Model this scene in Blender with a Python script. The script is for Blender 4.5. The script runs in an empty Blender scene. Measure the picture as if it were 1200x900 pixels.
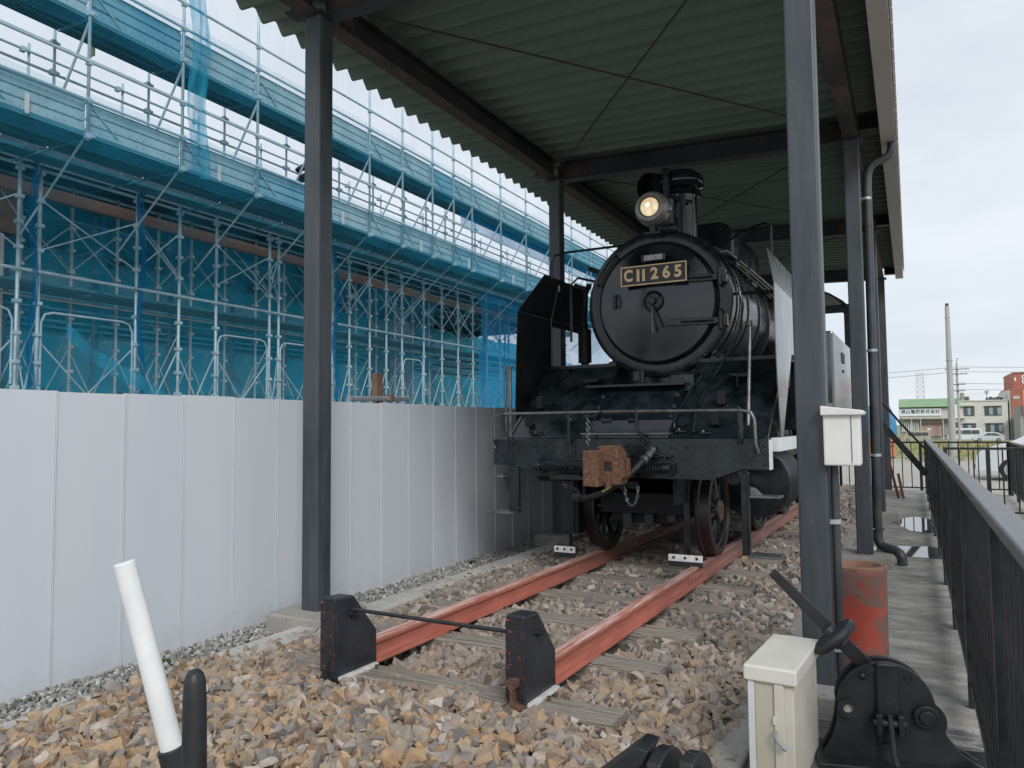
import bpy, bmesh, math, random
import numpy as np
from mathutils import Vector, Matrix, Euler

random.seed(7)
rng = np.random.default_rng(7)
S = bpy.context.scene
C = S.collection
PI = math.pi
R_ = math.radians

# ------------------------------------------------------------------ camera
def cam_axes(f, vx, vy, vvx, cx=600.0, cy=450.0):
    Y = Vector((vx - cx, cy - vy, -f)).normalized()
    dx = vvx - cx
    dyu = -(f * f + dx * (vx - cx)) / (cy - vy)
    Z = Vector((dx, dyu, -f)).normalized()
    if Z.y < 0: Z = -Z
    X = Y.cross(Z)
    return X, Y, Z
AX, AY, AZ = cam_axes(890.0, 1068.0, 497.0, 455.0)
cam = bpy.data.objects.new('camera', bpy.data.cameras.new('camera'))
C.objects.link(cam)
m = Matrix(((AX.x, AX.y, AX.z, 0.0), (AY.x, AY.y, AY.z, 0.0), (AZ.x, AZ.y, AZ.z, 1.25), (0, 0, 0, 1)))
cam.matrix_world = m
cam.data.sensor_width = 36.0
cam.data.lens = 890.0 / 1200.0 * 36.0
cam.data.clip_start = 0.05
cam.data.clip_end = 3000
S.camera = cam
S.render.resolution_x, S.render.resolution_y = 1024, 768

# ------------------------------------------------------------------ world, sun, exposure
SUN_EL, SUN_AZ = R_(35), R_(141)      # azimuth measured from +Y towards +X
W = bpy.data.worlds.new('World'); S.world = W; W.use_nodes = True
nt = W.node_tree; nt.nodes.clear()
def N(t, **k):
    n = nt.nodes.new(t)
    for a, b in k.items(): setattr(n, a, b)
    return n
sky = N('ShaderNodeTexSky', sky_type='NISHITA', sun_disc=False, sun_elevation=SUN_EL, sun_rotation=SUN_AZ)
bg1 = N('ShaderNodeBackground'); bg1.inputs[1].default_value = 0.10
bg2 = N('ShaderNodeBackground'); bg2.inputs[1].default_value = 1.0
tc = N('ShaderNodeTexCoord'); mp = N('ShaderNodeMapping'); mp.inputs['Scale'].default_value = (1.0, 1.0, 3.0)
nz = N('ShaderNodeTexNoise'); nz.inputs['Scale'].default_value = 2.6; nz.inputs['Detail'].default_value = 6; nz.inputs['Roughness'].default_value = 0.55
cr = N('ShaderNodeValToRGB')
cr.color_ramp.elements[0].position = 0.30; cr.color_ramp.elements[0].color = (0.62, 0.675, 0.74, 1)
cr.color_ramp.elements[1].position = 0.74; cr.color_ramp.elements[1].color = (0.80, 0.84, 0.89, 1)
mixs = N('ShaderNodeMixShader'); mixs.inputs[0].default_value = 0.92
wo = N('ShaderNodeOutputWorld')
L = nt.links.new
L(tc.outputs['Generated'], mp.inputs[0]); L(mp.outputs[0], nz.inputs['Vector']); L(nz.outputs[0], cr.inputs[0]); L(cr.outputs[0], bg2.inputs[0])
L(sky.outputs[0], bg1.inputs[0]); L(bg1.outputs[0], mixs.inputs[1]); L(bg2.outputs[0], mixs.inputs[2]); L(mixs.outputs[0], wo.inputs[0])

sl = bpy.data.lights.new('sun', 'SUN'); sl.energy = 1.5; sl.angle = R_(20); sl.color = (1.0, 0.975, 0.95)
sun = bpy.data.objects.new('sun', sl); C.objects.link(sun)
sd = Vector((math.sin(SUN_AZ) * math.cos(SUN_EL), math.cos(SUN_AZ) * math.cos(SUN_EL), math.sin(SUN_EL)))
sun.rotation_euler = (-sd).to_track_quat('-Z', 'Y').to_euler()
S.view_settings.view_transform = 'Standard'; S.view_settings.look = 'None'
S.view_settings.exposure = 0.24; S.view_settings.gamma = 1
S.render.engine = 'CYCLES'

# ------------------------------------------------------------------ materials
MATS = {}
def M(name): return MATS[name]
def mat(name, a, b=None, scale=4.0, rough=0.6, rough2=None, metal=0.0, bump=0.0, bscale=None, stretch=(1, 1, 1),
        spots=None, spot_scale=20.0, spot_amt=0.5, detail=5.0, spec=0.5, lo=0.35, hi=0.65, dist=0.02, coat=0.0):
    """colour a..b by noise, optional spots of a third colour, roughness varied, noise relief"""
    mt = bpy.data.materials.new(name); mt.use_nodes = True
    t = mt.node_tree; n = t.nodes; l = t.links.new; p = n['Principled BSDF']
    co = n.new('ShaderNodeTexCoord'); mpn = n.new('ShaderNodeMapping'); mpn.inputs['Scale'].default_value = stretch
    l(co.outputs['Object'], mpn.inputs[0])
    nn = n.new('ShaderNodeTexNoise'); nn.inputs['Scale'].default_value = scale; nn.inputs['Detail'].default_value = detail; nn.inputs['Roughness'].default_value = 0.6
    l(mpn.outputs[0], nn.inputs['Vector'])
    r = n.new('ShaderNodeValToRGB'); e = r.color_ramp.elements
    e[0].position = lo; e[0].color = (*a, 1); e[1].position = hi; e[1].color = (*(b or a), 1)
    l(nn.outputs[0], r.inputs[0]); col = r.outputs[0]
    if spots:
        n2 = n.new('ShaderNodeTexNoise'); n2.inputs['Scale'].default_value = spot_scale; n2.inputs['Detail'].default_value = 8; n2.inputs['Roughness'].default_value = 0.7
        l(mpn.outputs[0], n2.inputs['Vector'])
        r2 = n.new('ShaderNodeValToRGB'); r2.color_ramp.elements[0].position = 1 - spot_amt; r2.color_ramp.elements[1].position = min(1.0, 1 - spot_amt + 0.06)
        l(n2.outputs[0], r2.inputs[0])
        mx = n.new('ShaderNodeMix'); mx.data_type = 'RGBA'; l(r2.outputs[0], mx.inputs['Factor']); l(col, mx.inputs['A']); mx.inputs['B'].default_value = (*spots, 1)
        col = mx.outputs['Result']
    l(col, p.inputs['Base Color'])
    if rough2 is not None:
        mr = n.new('ShaderNodeMapRange'); mr.inputs['From Min'].default_value = 0.3; mr.inputs['From Max'].default_value = 0.7
        mr.inputs['To Min'].default_value = rough; mr.inputs['To Max'].default_value = rough2
        l(nn.outputs[0], mr.inputs[0]); l(mr.outputs[0], p.inputs['Roughness'])
    else: p.inputs['Roughness'].default_value = rough
    p.inputs['Metallic'].default_value = metal; p.inputs['Specular IOR Level'].default_value = spec
    if coat: p.inputs['Coat Weight'].default_value = coat; p.inputs['Coat Roughness'].default_value = 0.2
    if bump:
        nb = n.new('ShaderNodeTexNoise'); nb.inputs['Scale'].default_value = bscale or scale * 8; nb.inputs['Detail'].default_value = 6
        l(mpn.outputs[0], nb.inputs['Vector'])
        bp = n.new('ShaderNodeBump'); bp.inputs['Strength'].default_value = bump; bp.inputs['Distance'].default_value = dist
        l(nb.outputs[0], bp.inputs['Height']); l(bp.outputs[0], p.inputs['Normal'])
    MATS[name] = mt
    return mt

mat('loco_black', (0.005, 0.007, 0.009), (0.013, 0.018, 0.022), 3.0, 0.16, 0.36, bump=0.25, bscale=14, dist=0.008, spots=(0.026, 0.032, 0.036), spot_scale=9, spot_amt=0.42, spec=0.5)
mat('loco_gloss', (0.004, 0.007, 0.010), (0.011, 0.017, 0.021), 3.5, 0.09, 0.28, bump=0.22, bscale=5, dist=0.010, spec=0.7)
mat('loco_mirror', (0.03, 0.038, 0.044), (0.07, 0.08, 0.088), 3.0, 0.14, 0.42, bump=0.2, bscale=6, dist=0.008, stretch=(4, 4, 0.5), coat=1.0, spec=1.0)
mat('loco_matt', (0.006, 0.007, 0.008), (0.014, 0.015, 0.017), 5.0, 0.45, 0.65, bump=0.1, bscale=30, dist=0.005, spec=0.3)
mat('loco_worn', (0.005, 0.008, 0.010), (0.020, 0.027, 0.031), 6.0, 0.16, 0.42, bump=0.28, bscale=22, dist=0.010, spots=(0.05, 0.058, 0.062), spot_scale=24, spot_amt=0.33, spec=0.5)
mat('loco_steel', (0.10, 0.105, 0.11), (0.22, 0.22, 0.22), 8.0, 0.3, 0.45, metal=0.6, bump=0.15)
mat('lamp_silver', (0.22, 0.21, 0.195), (0.34, 0.325, 0.30), 6.0, 0.35, 0.5, metal=0.4)
mat('wheel_tread', (0.018, 0.012, 0.012), (0.045, 0.024, 0.019), 5.0, 0.3, 0.5, bump=0.15)
mat('hub_brown', (0.10, 0.055, 0.035), (0.18, 0.11, 0.08), 9.0, 0.45, 0.6)
mat('coupler_rust', (0.16, 0.075, 0.042), (0.09, 0.05, 0.036), 6.0, 0.6, 0.85, bump=0.5, bscale=60, spots=(0.25, 0.115, 0.055), spot_scale=30, spot_amt=0.48)
mat('brass', (0.55, 0.38, 0.20), (0.72, 0.53, 0.33), 20, 0.35, 0.5, metal=0.5)
mat('plate_black', (0.02, 0.018, 0.017), (0.045, 0.04, 0.037), 10, 0.35, 0.5)
mat('white_paint', (0.70, 0.72, 0.72), (0.82, 0.83, 0.82), 6, 0.35, 0.5, bump=0.06)
mat('seam_grey', (0.66, 0.70, 0.72), (0.74, 0.77, 0.78), 3, 0.4)
mat('white_worn', (0.62, 0.62, 0.60), (0.80, 0.80, 0.78), 12, 0.4, 0.6, bump=0.2, spots=(0.30, 0.28, 0.25), spot_scale=30, spot_amt=0.3)
mat('rubber', (0.012, 0.012, 0.013), (0.03, 0.03, 0.03), 10, 0.5, 0.7)
mat('yellow_tape', (0.75, 0.60, 0.08), (0.85, 0.72, 0.2), 10, 0.5)
mat('col_paint', (0.034, 0.042, 0.051), (0.066, 0.077, 0.088), 1.6, 0.36, 0.55, bump=0.06, bscale=40, stretch=(5, 5, 0.8), spots=(0.12, 0.13, 0.14), spot_scale=7, spot_amt=0.35)
mat('beam_paint', (0.012, 0.013, 0.016), (0.032, 0.033, 0.038), 2.4, 0.5, 0.75, bump=0.3, bscale=24, spots=(0.05, 0.030, 0.024), spot_scale=4.0, spot_amt=0.40)
mat('beam_rust', (0.022, 0.017, 0.017), (0.085, 0.055, 0.048), 2.2, 0.7, 0.9, bump=0.4, bscale=26, stretch=(1, 0.5, 1), spots=(0.025, 0.022, 0.025), spot_scale=5, spot_amt=0.44)
mat('roof_green', (0.088, 0.122, 0.094), (0.12, 0.16, 0.122), 2.0, 0.45, 0.6, stretch=(0.25, 2, 1), spots=(0.05, 0.055, 0.04), spot_scale=9, spot_amt=0.30)
mat('roof_light', (0.40, 0.40, 0.39), (0.52, 0.52, 0.5), 3.0, 0.4, 0.6)
mat('gutter_beige', (0.33, 0.29, 0.26), (0.43, 0.39, 0.36), 1.5, 0.5, 0.7, stretch=(1, 0.4, 1), spots=(0.25, 0.21, 0.19), spot_scale=6, spot_amt=0.35)
mat('pipe_dark', (0.03, 0.035, 0.04), (0.06, 0.066, 0.072), 4, 0.35, 0.5)
mat('galv', (0.32, 0.36, 0.38), (0.50, 0.54, 0.56), 8, 0.35, 0.55, metal=0.55, spots=(0.24, 0.24, 0.23), spot_scale=14, spot_amt=0.4)
mat('scaffold_steel', (0.30, 0.45, 0.52), (0.48, 0.62, 0.68), 3, 0.4, 0.6, metal=0.3)
mat('scaffold_board', (0.24, 0.40, 0.46), (0.36, 0.53, 0.58), 2.5, 0.45, 0.65, metal=0.2, bump=0.1)
mat('scaffold_board_blue', (0.10, 0.30, 0.42), (0.20, 0.42, 0.52), 1.5, 0.45, 0.65, metal=0.1, bump=0.1)
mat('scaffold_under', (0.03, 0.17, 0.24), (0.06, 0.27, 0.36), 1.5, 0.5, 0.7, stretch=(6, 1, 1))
mat('form_wood', (0.13, 0.075, 0.05), (0.22, 0.13, 0.085), 3, 0.7, 0.85, stretch=(1, 0.2, 1))
mat('slab_dark', (0.03, 0.06, 0.07), (0.055, 0.09, 0.10), 2, 0.8)
mat('conc', (0.27, 0.26, 0.235), (0.40, 0.385, 0.355), 2.2, 0.75, 0.9, bump=0.35, bscale=60, spots=(0.19, 0.18, 0.16), spot_scale=10, spot_amt=0.43)
mat('conc_pale', (0.42, 0.41, 0.38), (0.56, 0.545, 0.50), 4, 0.8, 0.92, bump=0.25, bscale=60, spots=(0.30, 0.285, 0.26), spot_scale=10, spot_amt=0.4)
mat('conc_far', (0.5, 0.51, 0.52), (0.62, 0.63, 0.63), 1.5, 0.8)
mat('wood_tie', (0.16, 0.13, 0.105), (0.45, 0.40, 0.34), 5.5, 0.8, 0.95, bump=0.9, bscale=16, stretch=(0.35, 7, 7), spots=(0.045, 0.038, 0.034), spot_scale=7, spot_amt=0.40, lo=0.28, hi=0.62, dist=0.03)
mat('tie_end', (0.06, 0.045, 0.04), (0.13, 0.10, 0.085), 9, 0.9, bump=0.6)
mat('fence_black', (0.009, 0.011, 0.013), (0.022, 0.025, 0.028), 6, 0.25, 0.4, bump=0.05, dist=0.004)
mat('fence_rail', (0.13, 0.135, 0.145), (0.20, 0.205, 0.215), 4, 0.36, 0.5, bump=0.1, spots=(0.27, 0.27, 0.27), spot_scale=18, spot_amt=0.38)
mat('iron_black', (0.010, 0.012, 0.014), (0.026, 0.030, 0.034), 6, 0.38, 0.55, bump=0.10, bscale=70, dist=0.004, spots=(0.075, 0.08, 0.085), spot_scale=22, spot_amt=0.36)
mat('stop_black', (0.014, 0.018, 0.023), (0.03, 0.036, 0.044), 5, 0.35, 0.5, bump=0.25, bscale=40, spots=(0.42, 0.07, 0.06), spot_scale=13, spot_amt=0.325)
mat('stop_edge', (0.018, 0.018, 0.022), (0.035, 0.03, 0.035), 5, 0.45, bump=0.25, bscale=40, spots=(0.52, 0.09, 0.075), spot_scale=26, spot_amt=0.42)
mat('red_pipe', (0.36, 0.06, 0.035), (0.55, 0.10, 0.06), 2.6, 0.5, 0.7, bump=0.15, spots=(0.19, 0.115, 0.095), spot_scale=3.6, spot_amt=0.55)
mat('pipe_clay', (0.24, 0.12, 0.08), (0.34, 0.19, 0.13), 8, 0.7, bump=0.2)
mat('cream', (0.66, 0.61, 0.50), (0.74, 0.70, 0.60), 3, 0.4, 0.55, bump=0.12, bscale=12, spots=(0.55, 0.50, 0.41), spot_scale=5, spot_amt=0.38)
mat('cream_lid', (0.74, 0.70, 0.62), (0.83, 0.80, 0.73), 4, 0.35, 0.5, bump=0.1, bscale=12, spots=(0.62, 0.57, 0.48), spot_scale=9, spot_amt=0.36)
mat('cream_dull', (0.55, 0.51, 0.39), (0.62, 0.58, 0.46), 3, 0.5)
mat('box_white', (0.66, 0.65, 0.62), (0.76, 0.75, 0.72), 3, 0.4, 0.55)
mat('brown_steel', (0.10, 0.035, 0.025), (0.17, 0.06, 0.045), 4, 0.55)
mat('car_paint', (0.66, 0.69, 0.71), (0.70, 0.73, 0.75), 2, 0.2, coat=0.6)
mat('car_dark', (0.02, 0.02, 0.022), None, 2, 0.4)
mat('car_beige', (0.42, 0.38, 0.28), None, 2, 0.25)
mat('tyre', (0.015, 0.015, 0.015), None, 2, 0.8)
mat('far_green', (0.20, 0.34, 0.17), (0.25, 0.39, 0.21), 0.5, 0.7, stretch=(1, 1, 1))
mat('far_grey', (0.27, 0.27, 0.27), (0.34, 0.34, 0.33), 0.7, 0.8)
mat('far_beige', (0.48, 0.48, 0.43), (0.55, 0.55, 0.5), 0.7, 0.8)
mat('far_shutter', (0.40, 0.27, 0.26), (0.46, 0.32, 0.31), 0.7, 0.7)
mat('far_white', (0.56, 0.55, 0.51), (0.66, 0.65, 0.60), 0.4, 0.8, spots=(0.47, 0.45, 0.41), spot_scale=1.1, spot_amt=0.40)
mat('far_brick', (0.36, 0.12, 0.085), (0.43, 0.16, 0.115), 0.6, 0.8)
mat('far_sign', (0.74, 0.77, 0.78), None, 1, 0.6)
mat('far_dark', (0.07, 0.07, 0.075), (0.13, 0.13, 0.13), 1, 0.5)
mat('sign_ink', (0.06, 0.09, 0.10), None, 1, 0.7)
mat('pole_conc', (0.36, 0.36, 0.35), (0.44, 0.44, 0.43), 0.6, 0.85)
mat('tarp_blue', (0.03, 0.18, 0.36), (0.06, 0.28, 0.48), 1.5, 0.45, bump=0.6, bscale=3, dist=0.1)
mat('orange_crate', (0.55, 0.17, 0.07), (0.62, 0.24, 0.12), 1, 0.6)
mat('cone_red', (0.6, 0.05, 0.03), None, 1, 0.4)
mat('weed', (0.05, 0.10, 0.03), (0.10, 0.16, 0.05), 6, 0.7)
mat('grassmat', (0.11, 0.15, 0.04), (0.27, 0.24, 0.08), 0.6, 0.85)
mat('hedge_leaf', (0.06, 0.12, 0.05), (0.12, 0.20, 0.08), 3, 0.7)
mat('trunkmat', (0.06, 0.045, 0.035), (0.11, 0.09, 0.07), 6, 0.9)

def node_mat(name):
    mt = bpy.data.materials.new(name); mt.use_nodes = True; MATS[name] = mt
    return mt, mt.node_tree.nodes, mt.node_tree.links.new, mt.node_tree.nodes['Principled BSDF']

# rail: salmon red paint, worn pale streaks on the head, fading to brown from the engine onwards
mt, n, l, p = node_mat('rail_red')
co = n.new('ShaderNodeTexCoord'); mp_ = n.new('ShaderNodeMapping'); mp_.inputs['Scale'].default_value = (14, 0.9, 6); l(co.outputs['Object'], mp_.inputs[0])
n1 = n.new('ShaderNodeTexNoise'); n1.inputs['Scale'].default_value = 3.0; n1.inputs['Detail'].default_value = 8; n1.inputs['Roughness'].default_value = 0.65; l(mp_.outputs[0], n1.inputs['Vector'])
r1 = n.new('ShaderNodeValToRGB'); r1.color_ramp.elements[0].position = 0.36; r1.color_ramp.elements[0].color = (0.38, 0.115, 0.08, 1); r1.color_ramp.elements[1].position = 0.6; r1.color_ramp.elements[1].color = (0.50, 0.17, 0.12, 1)
l(n1.outputs[0], r1.inputs[0])
sx = n.new('ShaderNodeSeparateXYZ'); l(co.outputs['Object'], sx.inputs[0])
top = n.new('ShaderNodeMapRange'); top.inputs['From Min'].default_value = -0.022; top.inputs['From Max'].default_value = -0.004; l(sx.outputs['Z'], top.inputs[0])
n2 = n.new('ShaderNodeTexNoise'); n2.inputs['Scale'].default_value = 2.2; n2.inputs['Detail'].default_value = 9; n2.inputs['Roughness'].default_value = 0.75; l(mp_.outputs[0], n2.inputs['Vector'])
r2 = n.new('ShaderNodeValToRGB'); r2.color_ramp.elements[0].position = 0.42; r2.color_ramp.elements[1].position = 0.56; l(n2.outputs[0], r2.inputs[0])
mul = n.new('ShaderNodeMath'); mul.operation = 'MULTIPLY'; l(r2.outputs[0], mul.inputs[0]); l(top.outputs[0], mul.inputs[1])
mx = n.new('ShaderNodeMix'); mx.data_type = 'RGBA'; l(mul.outputs[0], mx.inputs['Factor']); l(r1.outputs[0], mx.inputs['A']); mx.inputs['B'].default_value = (0.70, 0.50, 0.45, 1)
far = n.new('ShaderNodeMapRange'); far.inputs['From Min'].default_value = -0.9; far.inputs['From Max'].default_value = 1.6; far.inputs['To Max'].default_value = 0.85; l(sx.outputs['Y'], far.inputs[0])
mx2 = n.new('ShaderNodeMix'); mx2.data_type = 'RGBA'; l(far.outputs[0], mx2.inputs['Factor']); l(mx.outputs['Result'], mx2.inputs['A']); mx2.inputs['B'].default_value = (0.25, 0.15, 0.13, 1)
l(mx2.outputs['Result'], p.inputs['Base Color']); p.inputs['Roughness'].default_value = 0.55
bp = n.new('ShaderNodeBump'); bp.inputs['Strength'].default_value = 0.3; bp.inputs['Distance'].default_value = 0.01; l(n2.outputs[0], bp.inputs['Height']); l(bp.outputs[0], p.inputs['Normal'])

# crushed stone: one random number per stone picks its colour; browner outside the roof, part staining, part light colour painted in
mt, n, l, p = node_mat('ballast')
at = n.new('ShaderNodeAttribute'); at.attribute_name = 'rnd'
oi = n.new('ShaderNodeObjectInfo')
ad = n.new('ShaderNodeMath'); ad.operation = 'ADD'; l(at.outputs['Fac'], ad.inputs[0]); l(oi.outputs['Random'], ad.inputs[1])
fr = n.new('ShaderNodeMath'); fr.operation = 'FRACT'; l(ad.outputs[0], fr.inputs[0])
def ramp(cols):
    r = n.new('ShaderNodeValToRGB'); r.color_ramp.interpolation = 'CONSTANT'
    e = r.color_ramp.elements
    while len(e) < len(cols): e.new(0.5)
    for i, c in enumerate(cols):
        e[i].position = i / len(cols); e[i].color = (*c, 1)
    l(fr.outputs[0], r.inputs[0]); return r
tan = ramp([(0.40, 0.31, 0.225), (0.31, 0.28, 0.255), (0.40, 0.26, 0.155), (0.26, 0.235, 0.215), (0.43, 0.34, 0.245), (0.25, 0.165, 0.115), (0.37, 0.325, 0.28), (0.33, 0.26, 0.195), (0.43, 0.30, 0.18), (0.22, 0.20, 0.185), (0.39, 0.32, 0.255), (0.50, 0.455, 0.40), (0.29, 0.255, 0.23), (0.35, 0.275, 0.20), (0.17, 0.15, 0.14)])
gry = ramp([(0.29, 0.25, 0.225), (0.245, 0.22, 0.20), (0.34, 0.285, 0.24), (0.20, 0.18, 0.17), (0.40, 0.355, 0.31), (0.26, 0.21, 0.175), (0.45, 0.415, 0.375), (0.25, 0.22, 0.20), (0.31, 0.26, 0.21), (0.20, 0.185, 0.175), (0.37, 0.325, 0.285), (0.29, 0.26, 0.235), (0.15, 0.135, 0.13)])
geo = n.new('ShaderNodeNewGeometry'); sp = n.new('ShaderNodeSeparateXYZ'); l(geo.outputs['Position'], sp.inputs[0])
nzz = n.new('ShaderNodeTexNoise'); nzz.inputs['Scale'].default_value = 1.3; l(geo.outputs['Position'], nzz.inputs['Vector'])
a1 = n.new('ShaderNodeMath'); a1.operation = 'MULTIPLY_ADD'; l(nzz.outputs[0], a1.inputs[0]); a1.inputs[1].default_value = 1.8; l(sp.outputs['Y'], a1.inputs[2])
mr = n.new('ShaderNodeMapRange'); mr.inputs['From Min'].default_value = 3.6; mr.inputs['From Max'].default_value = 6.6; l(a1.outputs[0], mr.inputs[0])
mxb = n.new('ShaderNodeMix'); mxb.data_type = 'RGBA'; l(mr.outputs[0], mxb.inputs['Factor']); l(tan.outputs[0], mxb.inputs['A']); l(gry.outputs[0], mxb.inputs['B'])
ns = n.new('ShaderNodeTexNoise'); ns.inputs['Scale'].default_value = 34; ns.inputs['Detail'].default_value = 8; ns.inputs['Roughness'].default_value = 0.7; l(geo.outputs['Position'], ns.inputs['Vector'])
rs = n.new('ShaderNodeValToRGB'); rs.color_ramp.elements[0].position = 0.3; rs.color_ramp.elements[0].color = (0.74, 0.73, 0.73, 1); rs.color_ramp.elements[1].position = 0.66; rs.color_ramp.elements[1].color = (1.14, 1.12, 1.08, 1); l(ns.outputs[0], rs.inputs[0])
mm = n.new('ShaderNodeMix'); mm.data_type = 'RGBA'; mm.blend_type = 'MULTIPLY'; mm.inputs['Factor'].default_value = 1; l(mxb.outputs['Result'], mm.inputs['A']); l(rs.outputs[0], mm.inputs['B'])
# iron-brown patches across single stones
ni = n.new('ShaderNodeTexNoise'); ni.inputs['Scale'].default_value = 17; ni.inputs['Detail'].default_value = 4; l(geo.outputs['Position'], ni.inputs['Vector'])
ri = n.new('ShaderNodeValToRGB'); ri.color_ramp.elements[0].position = 0.56; ri.color_ramp.elements[1].position = 0.66; l(ni.outputs[0], ri.inputs[0])
fi = n.new('ShaderNodeMath'); fi.operation = 'MULTIPLY'; l(ri.outputs[0], fi.inputs[0])
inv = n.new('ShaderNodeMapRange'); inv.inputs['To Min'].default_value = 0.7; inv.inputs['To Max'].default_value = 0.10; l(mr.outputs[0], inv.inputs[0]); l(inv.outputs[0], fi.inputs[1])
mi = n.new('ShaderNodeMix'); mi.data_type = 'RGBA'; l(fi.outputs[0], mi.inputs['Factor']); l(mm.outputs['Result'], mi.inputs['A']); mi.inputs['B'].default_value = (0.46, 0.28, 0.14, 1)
l(mi.outputs['Result'], p.inputs['Base Color']); p.inputs['Roughness'].default_value = 0.85
bp = n.new('ShaderNodeBump'); bp.inputs['Strength'].default_value = 0.3; bp.inputs['Distance'].default_value = 0.006; l(ns.outputs[0], bp.inputs['Height']); l(bp.outputs[0], p.inputs['Normal'])

mt, n, l, p = node_mat('gravel_grey')
at = n.new('ShaderNodeAttribute'); at.attribute_name = 'rnd'; fr = at
r = n.new('ShaderNodeValToRGB'); r.color_ramp.interpolation = 'CONSTANT'
e = r.color_ramp.elements
gc = [(0.33, 0.33, 0.31), (0.24, 0.24, 0.225), (0.42, 0.41, 0.38), (0.29, 0.28, 0.25), (0.5, 0.49, 0.46), (0.21, 0.21, 0.205)]
while len(e) < len(gc): e.new(0.5)
for i, c in enumerate(gc): e[i].position = i / len(gc); e[i].color = (*c, 1)
l(at.outputs['Fac'], r.inputs[0]); l(r.outputs[0], p.inputs['Base Color']); p.inputs['Roughness'].default_value = 0.85

mat('soil', (0.10, 0.09, 0.08), (0.17, 0.155, 0.135), 8, 0.95, bump=0.5, bscale=30)

# big ground: pale gravel lot near, green and dry grass further off
mt, n, l, p = node_mat('ground_mat')
geo = n.new('ShaderNodeNewGeometry'); sp = n.new('ShaderNodeSeparateXYZ'); l(geo.outputs['Position'], sp.inputs[0])
na = n.new('ShaderNodeTexNoise'); na.inputs['Scale'].default_value = 0.25; na.inputs['Detail'].default_value = 8; l(geo.outputs['Position'], na.inputs['Vector'])
nb = n.new('ShaderNodeTexNoise'); nb.inputs['Scale'].default_value = 9; nb.inputs['Detail'].default_value = 6; l(geo.outputs['Position'], nb.inputs['Vector'])
rg = n.new('ShaderNodeValToRGB'); rg.color_ramp.elements[0].position = 0.3; rg.color_ramp.elements[0].color = (0.30, 0.28, 0.24, 1); rg.color_ramp.elements[1].position = 0.7; rg.color_ramp.elements[1].color = (0.52, 0.49, 0.44, 1); l(nb.outputs[0], rg.inputs[0])
rq = n.new('ShaderNodeValToRGB'); rq.color_ramp.elements[0].position = 0.35; rq.color_ramp.elements[0].color = (0.13, 0.19, 0.06, 1); rq.color_ramp.elements[1].position = 0.62; rq.color_ramp.elements[1].color = (0.36, 0.31, 0.13, 1); l(na.outputs[0], rq.inputs[0])
ma = n.new('ShaderNodeMath'); ma.operation = 'MULTIPLY_ADD'; l(na.outputs[0], ma.inputs[0]); ma.inputs[1].default_value = 40; l(sp.outputs['Y'], ma.inputs[2])
mr = n.new('ShaderNodeMapRange'); mr.inputs['From Min'].default_value = 58; mr.inputs['From Max'].default_value = 66; l(ma.outputs[0], mr.inputs[0])
mg = n.new('ShaderNodeMix'); mg.data_type = 'RGBA'; l(mr.outputs[0], mg.inputs['Factor']); l(rg.outputs[0], mg.inputs['A']); l(rq.outputs[0], mg.inputs['B'])
l(mg.outputs['Result'], p.inputs['Base Color']); p.inputs['Roughness'].default_value = 0.95
bp = n.new('ShaderNodeBump'); bp.inputs['Strength'].default_value = 0.6; bp.inputs['Distance'].default_value = 0.03; l(nb.outputs[0], bp.inputs['Height']); l(bp.outputs[0], p.inputs['Normal'])

# concrete walkway: long stains, darker where rain has wetted it (near end and round the puddles)
mt, n, l, p = node_mat('path_conc')
geo = n.new('ShaderNodeNewGeometry'); sp = n.new('ShaderNodeSeparateXYZ'); l(geo.outputs['Position'], sp.inputs[0])
mpp = n.new('ShaderNodeMapping'); mpp.inputs['Scale'].default_value = (1.2, 2.2, 1); l(geo.outputs['Position'], mpp.inputs[0])
na = n.new('ShaderNodeTexNoise'); na.inputs['Scale'].default_value = 2.2; na.inputs['Detail'].default_value = 10; na.inputs['Roughness'].default_value = 0.65; l(mpp.outputs[0], na.inputs['Vector'])
nb = n.new('ShaderNodeTexNoise'); nb.inputs['Scale'].default_value = 70; nb.inputs['Detail'].default_value = 5; l(geo.outputs['Position'], nb.inputs['Vector'])
r = n.new('ShaderNodeValToRGB'); e = r.color_ramp.elements
e[0].position = 0.34; e[0].color = (0.20, 0.195, 0.18, 1); e[1].position = 0.66; e[1].color = (0.50, 0.47, 0.41, 1); x = e.new(0.5); x.color = (0.32, 0.31, 0.285, 1)
l(na.outputs[0], r.inputs[0])
rb = n.new('ShaderNodeValToRGB'); rb.color_ramp.elements[0].position = 0.3; rb.color_ramp.elements[0].color = (0.75, 0.75, 0.75, 1); rb.color_ramp.elements[1].position = 0.7; rb.color_ramp.elements[1].color = (1.15, 1.15, 1.15, 1); l(nb.outputs[0], rb.inputs[0])
mu = n.new('ShaderNodeMix'); mu.data_type = 'RGBA'; mu.blend_type = 'MULTIPLY'; mu.inputs['Factor'].default_value = 1; l(r.outputs[0], mu.inputs['A']); l(rb.outputs[0], mu.inputs['B'])
wa = n.new('ShaderNodeMath'); wa.operation = 'MULTIPLY_ADD'; l(na.outputs[0], wa.inputs[0]); wa.inputs[1].default_value = 1.8; l(sp.outputs['Y'], wa.inputs[2])
wr = n.new('ShaderNodeMapRange'); wr.inputs['From Min'].default_value = 5.35; wr.inputs['From Max'].default_value = 5.2; l(wa.outputs[0], wr.inputs[0])
mw = n.new('ShaderNodeMix'); mw.data_type = 'RGBA'; mw.blend_type = 'MULTIPLY'; l(wr.outputs[0], mw.inputs['Factor']); l(mu.outputs['Result'], mw.inputs['A']); mw.inputs['B'].default_value = (0.42, 0.43, 0.45, 1)
l(mw.outputs['Result'], p.inputs['Base Color'])
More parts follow.
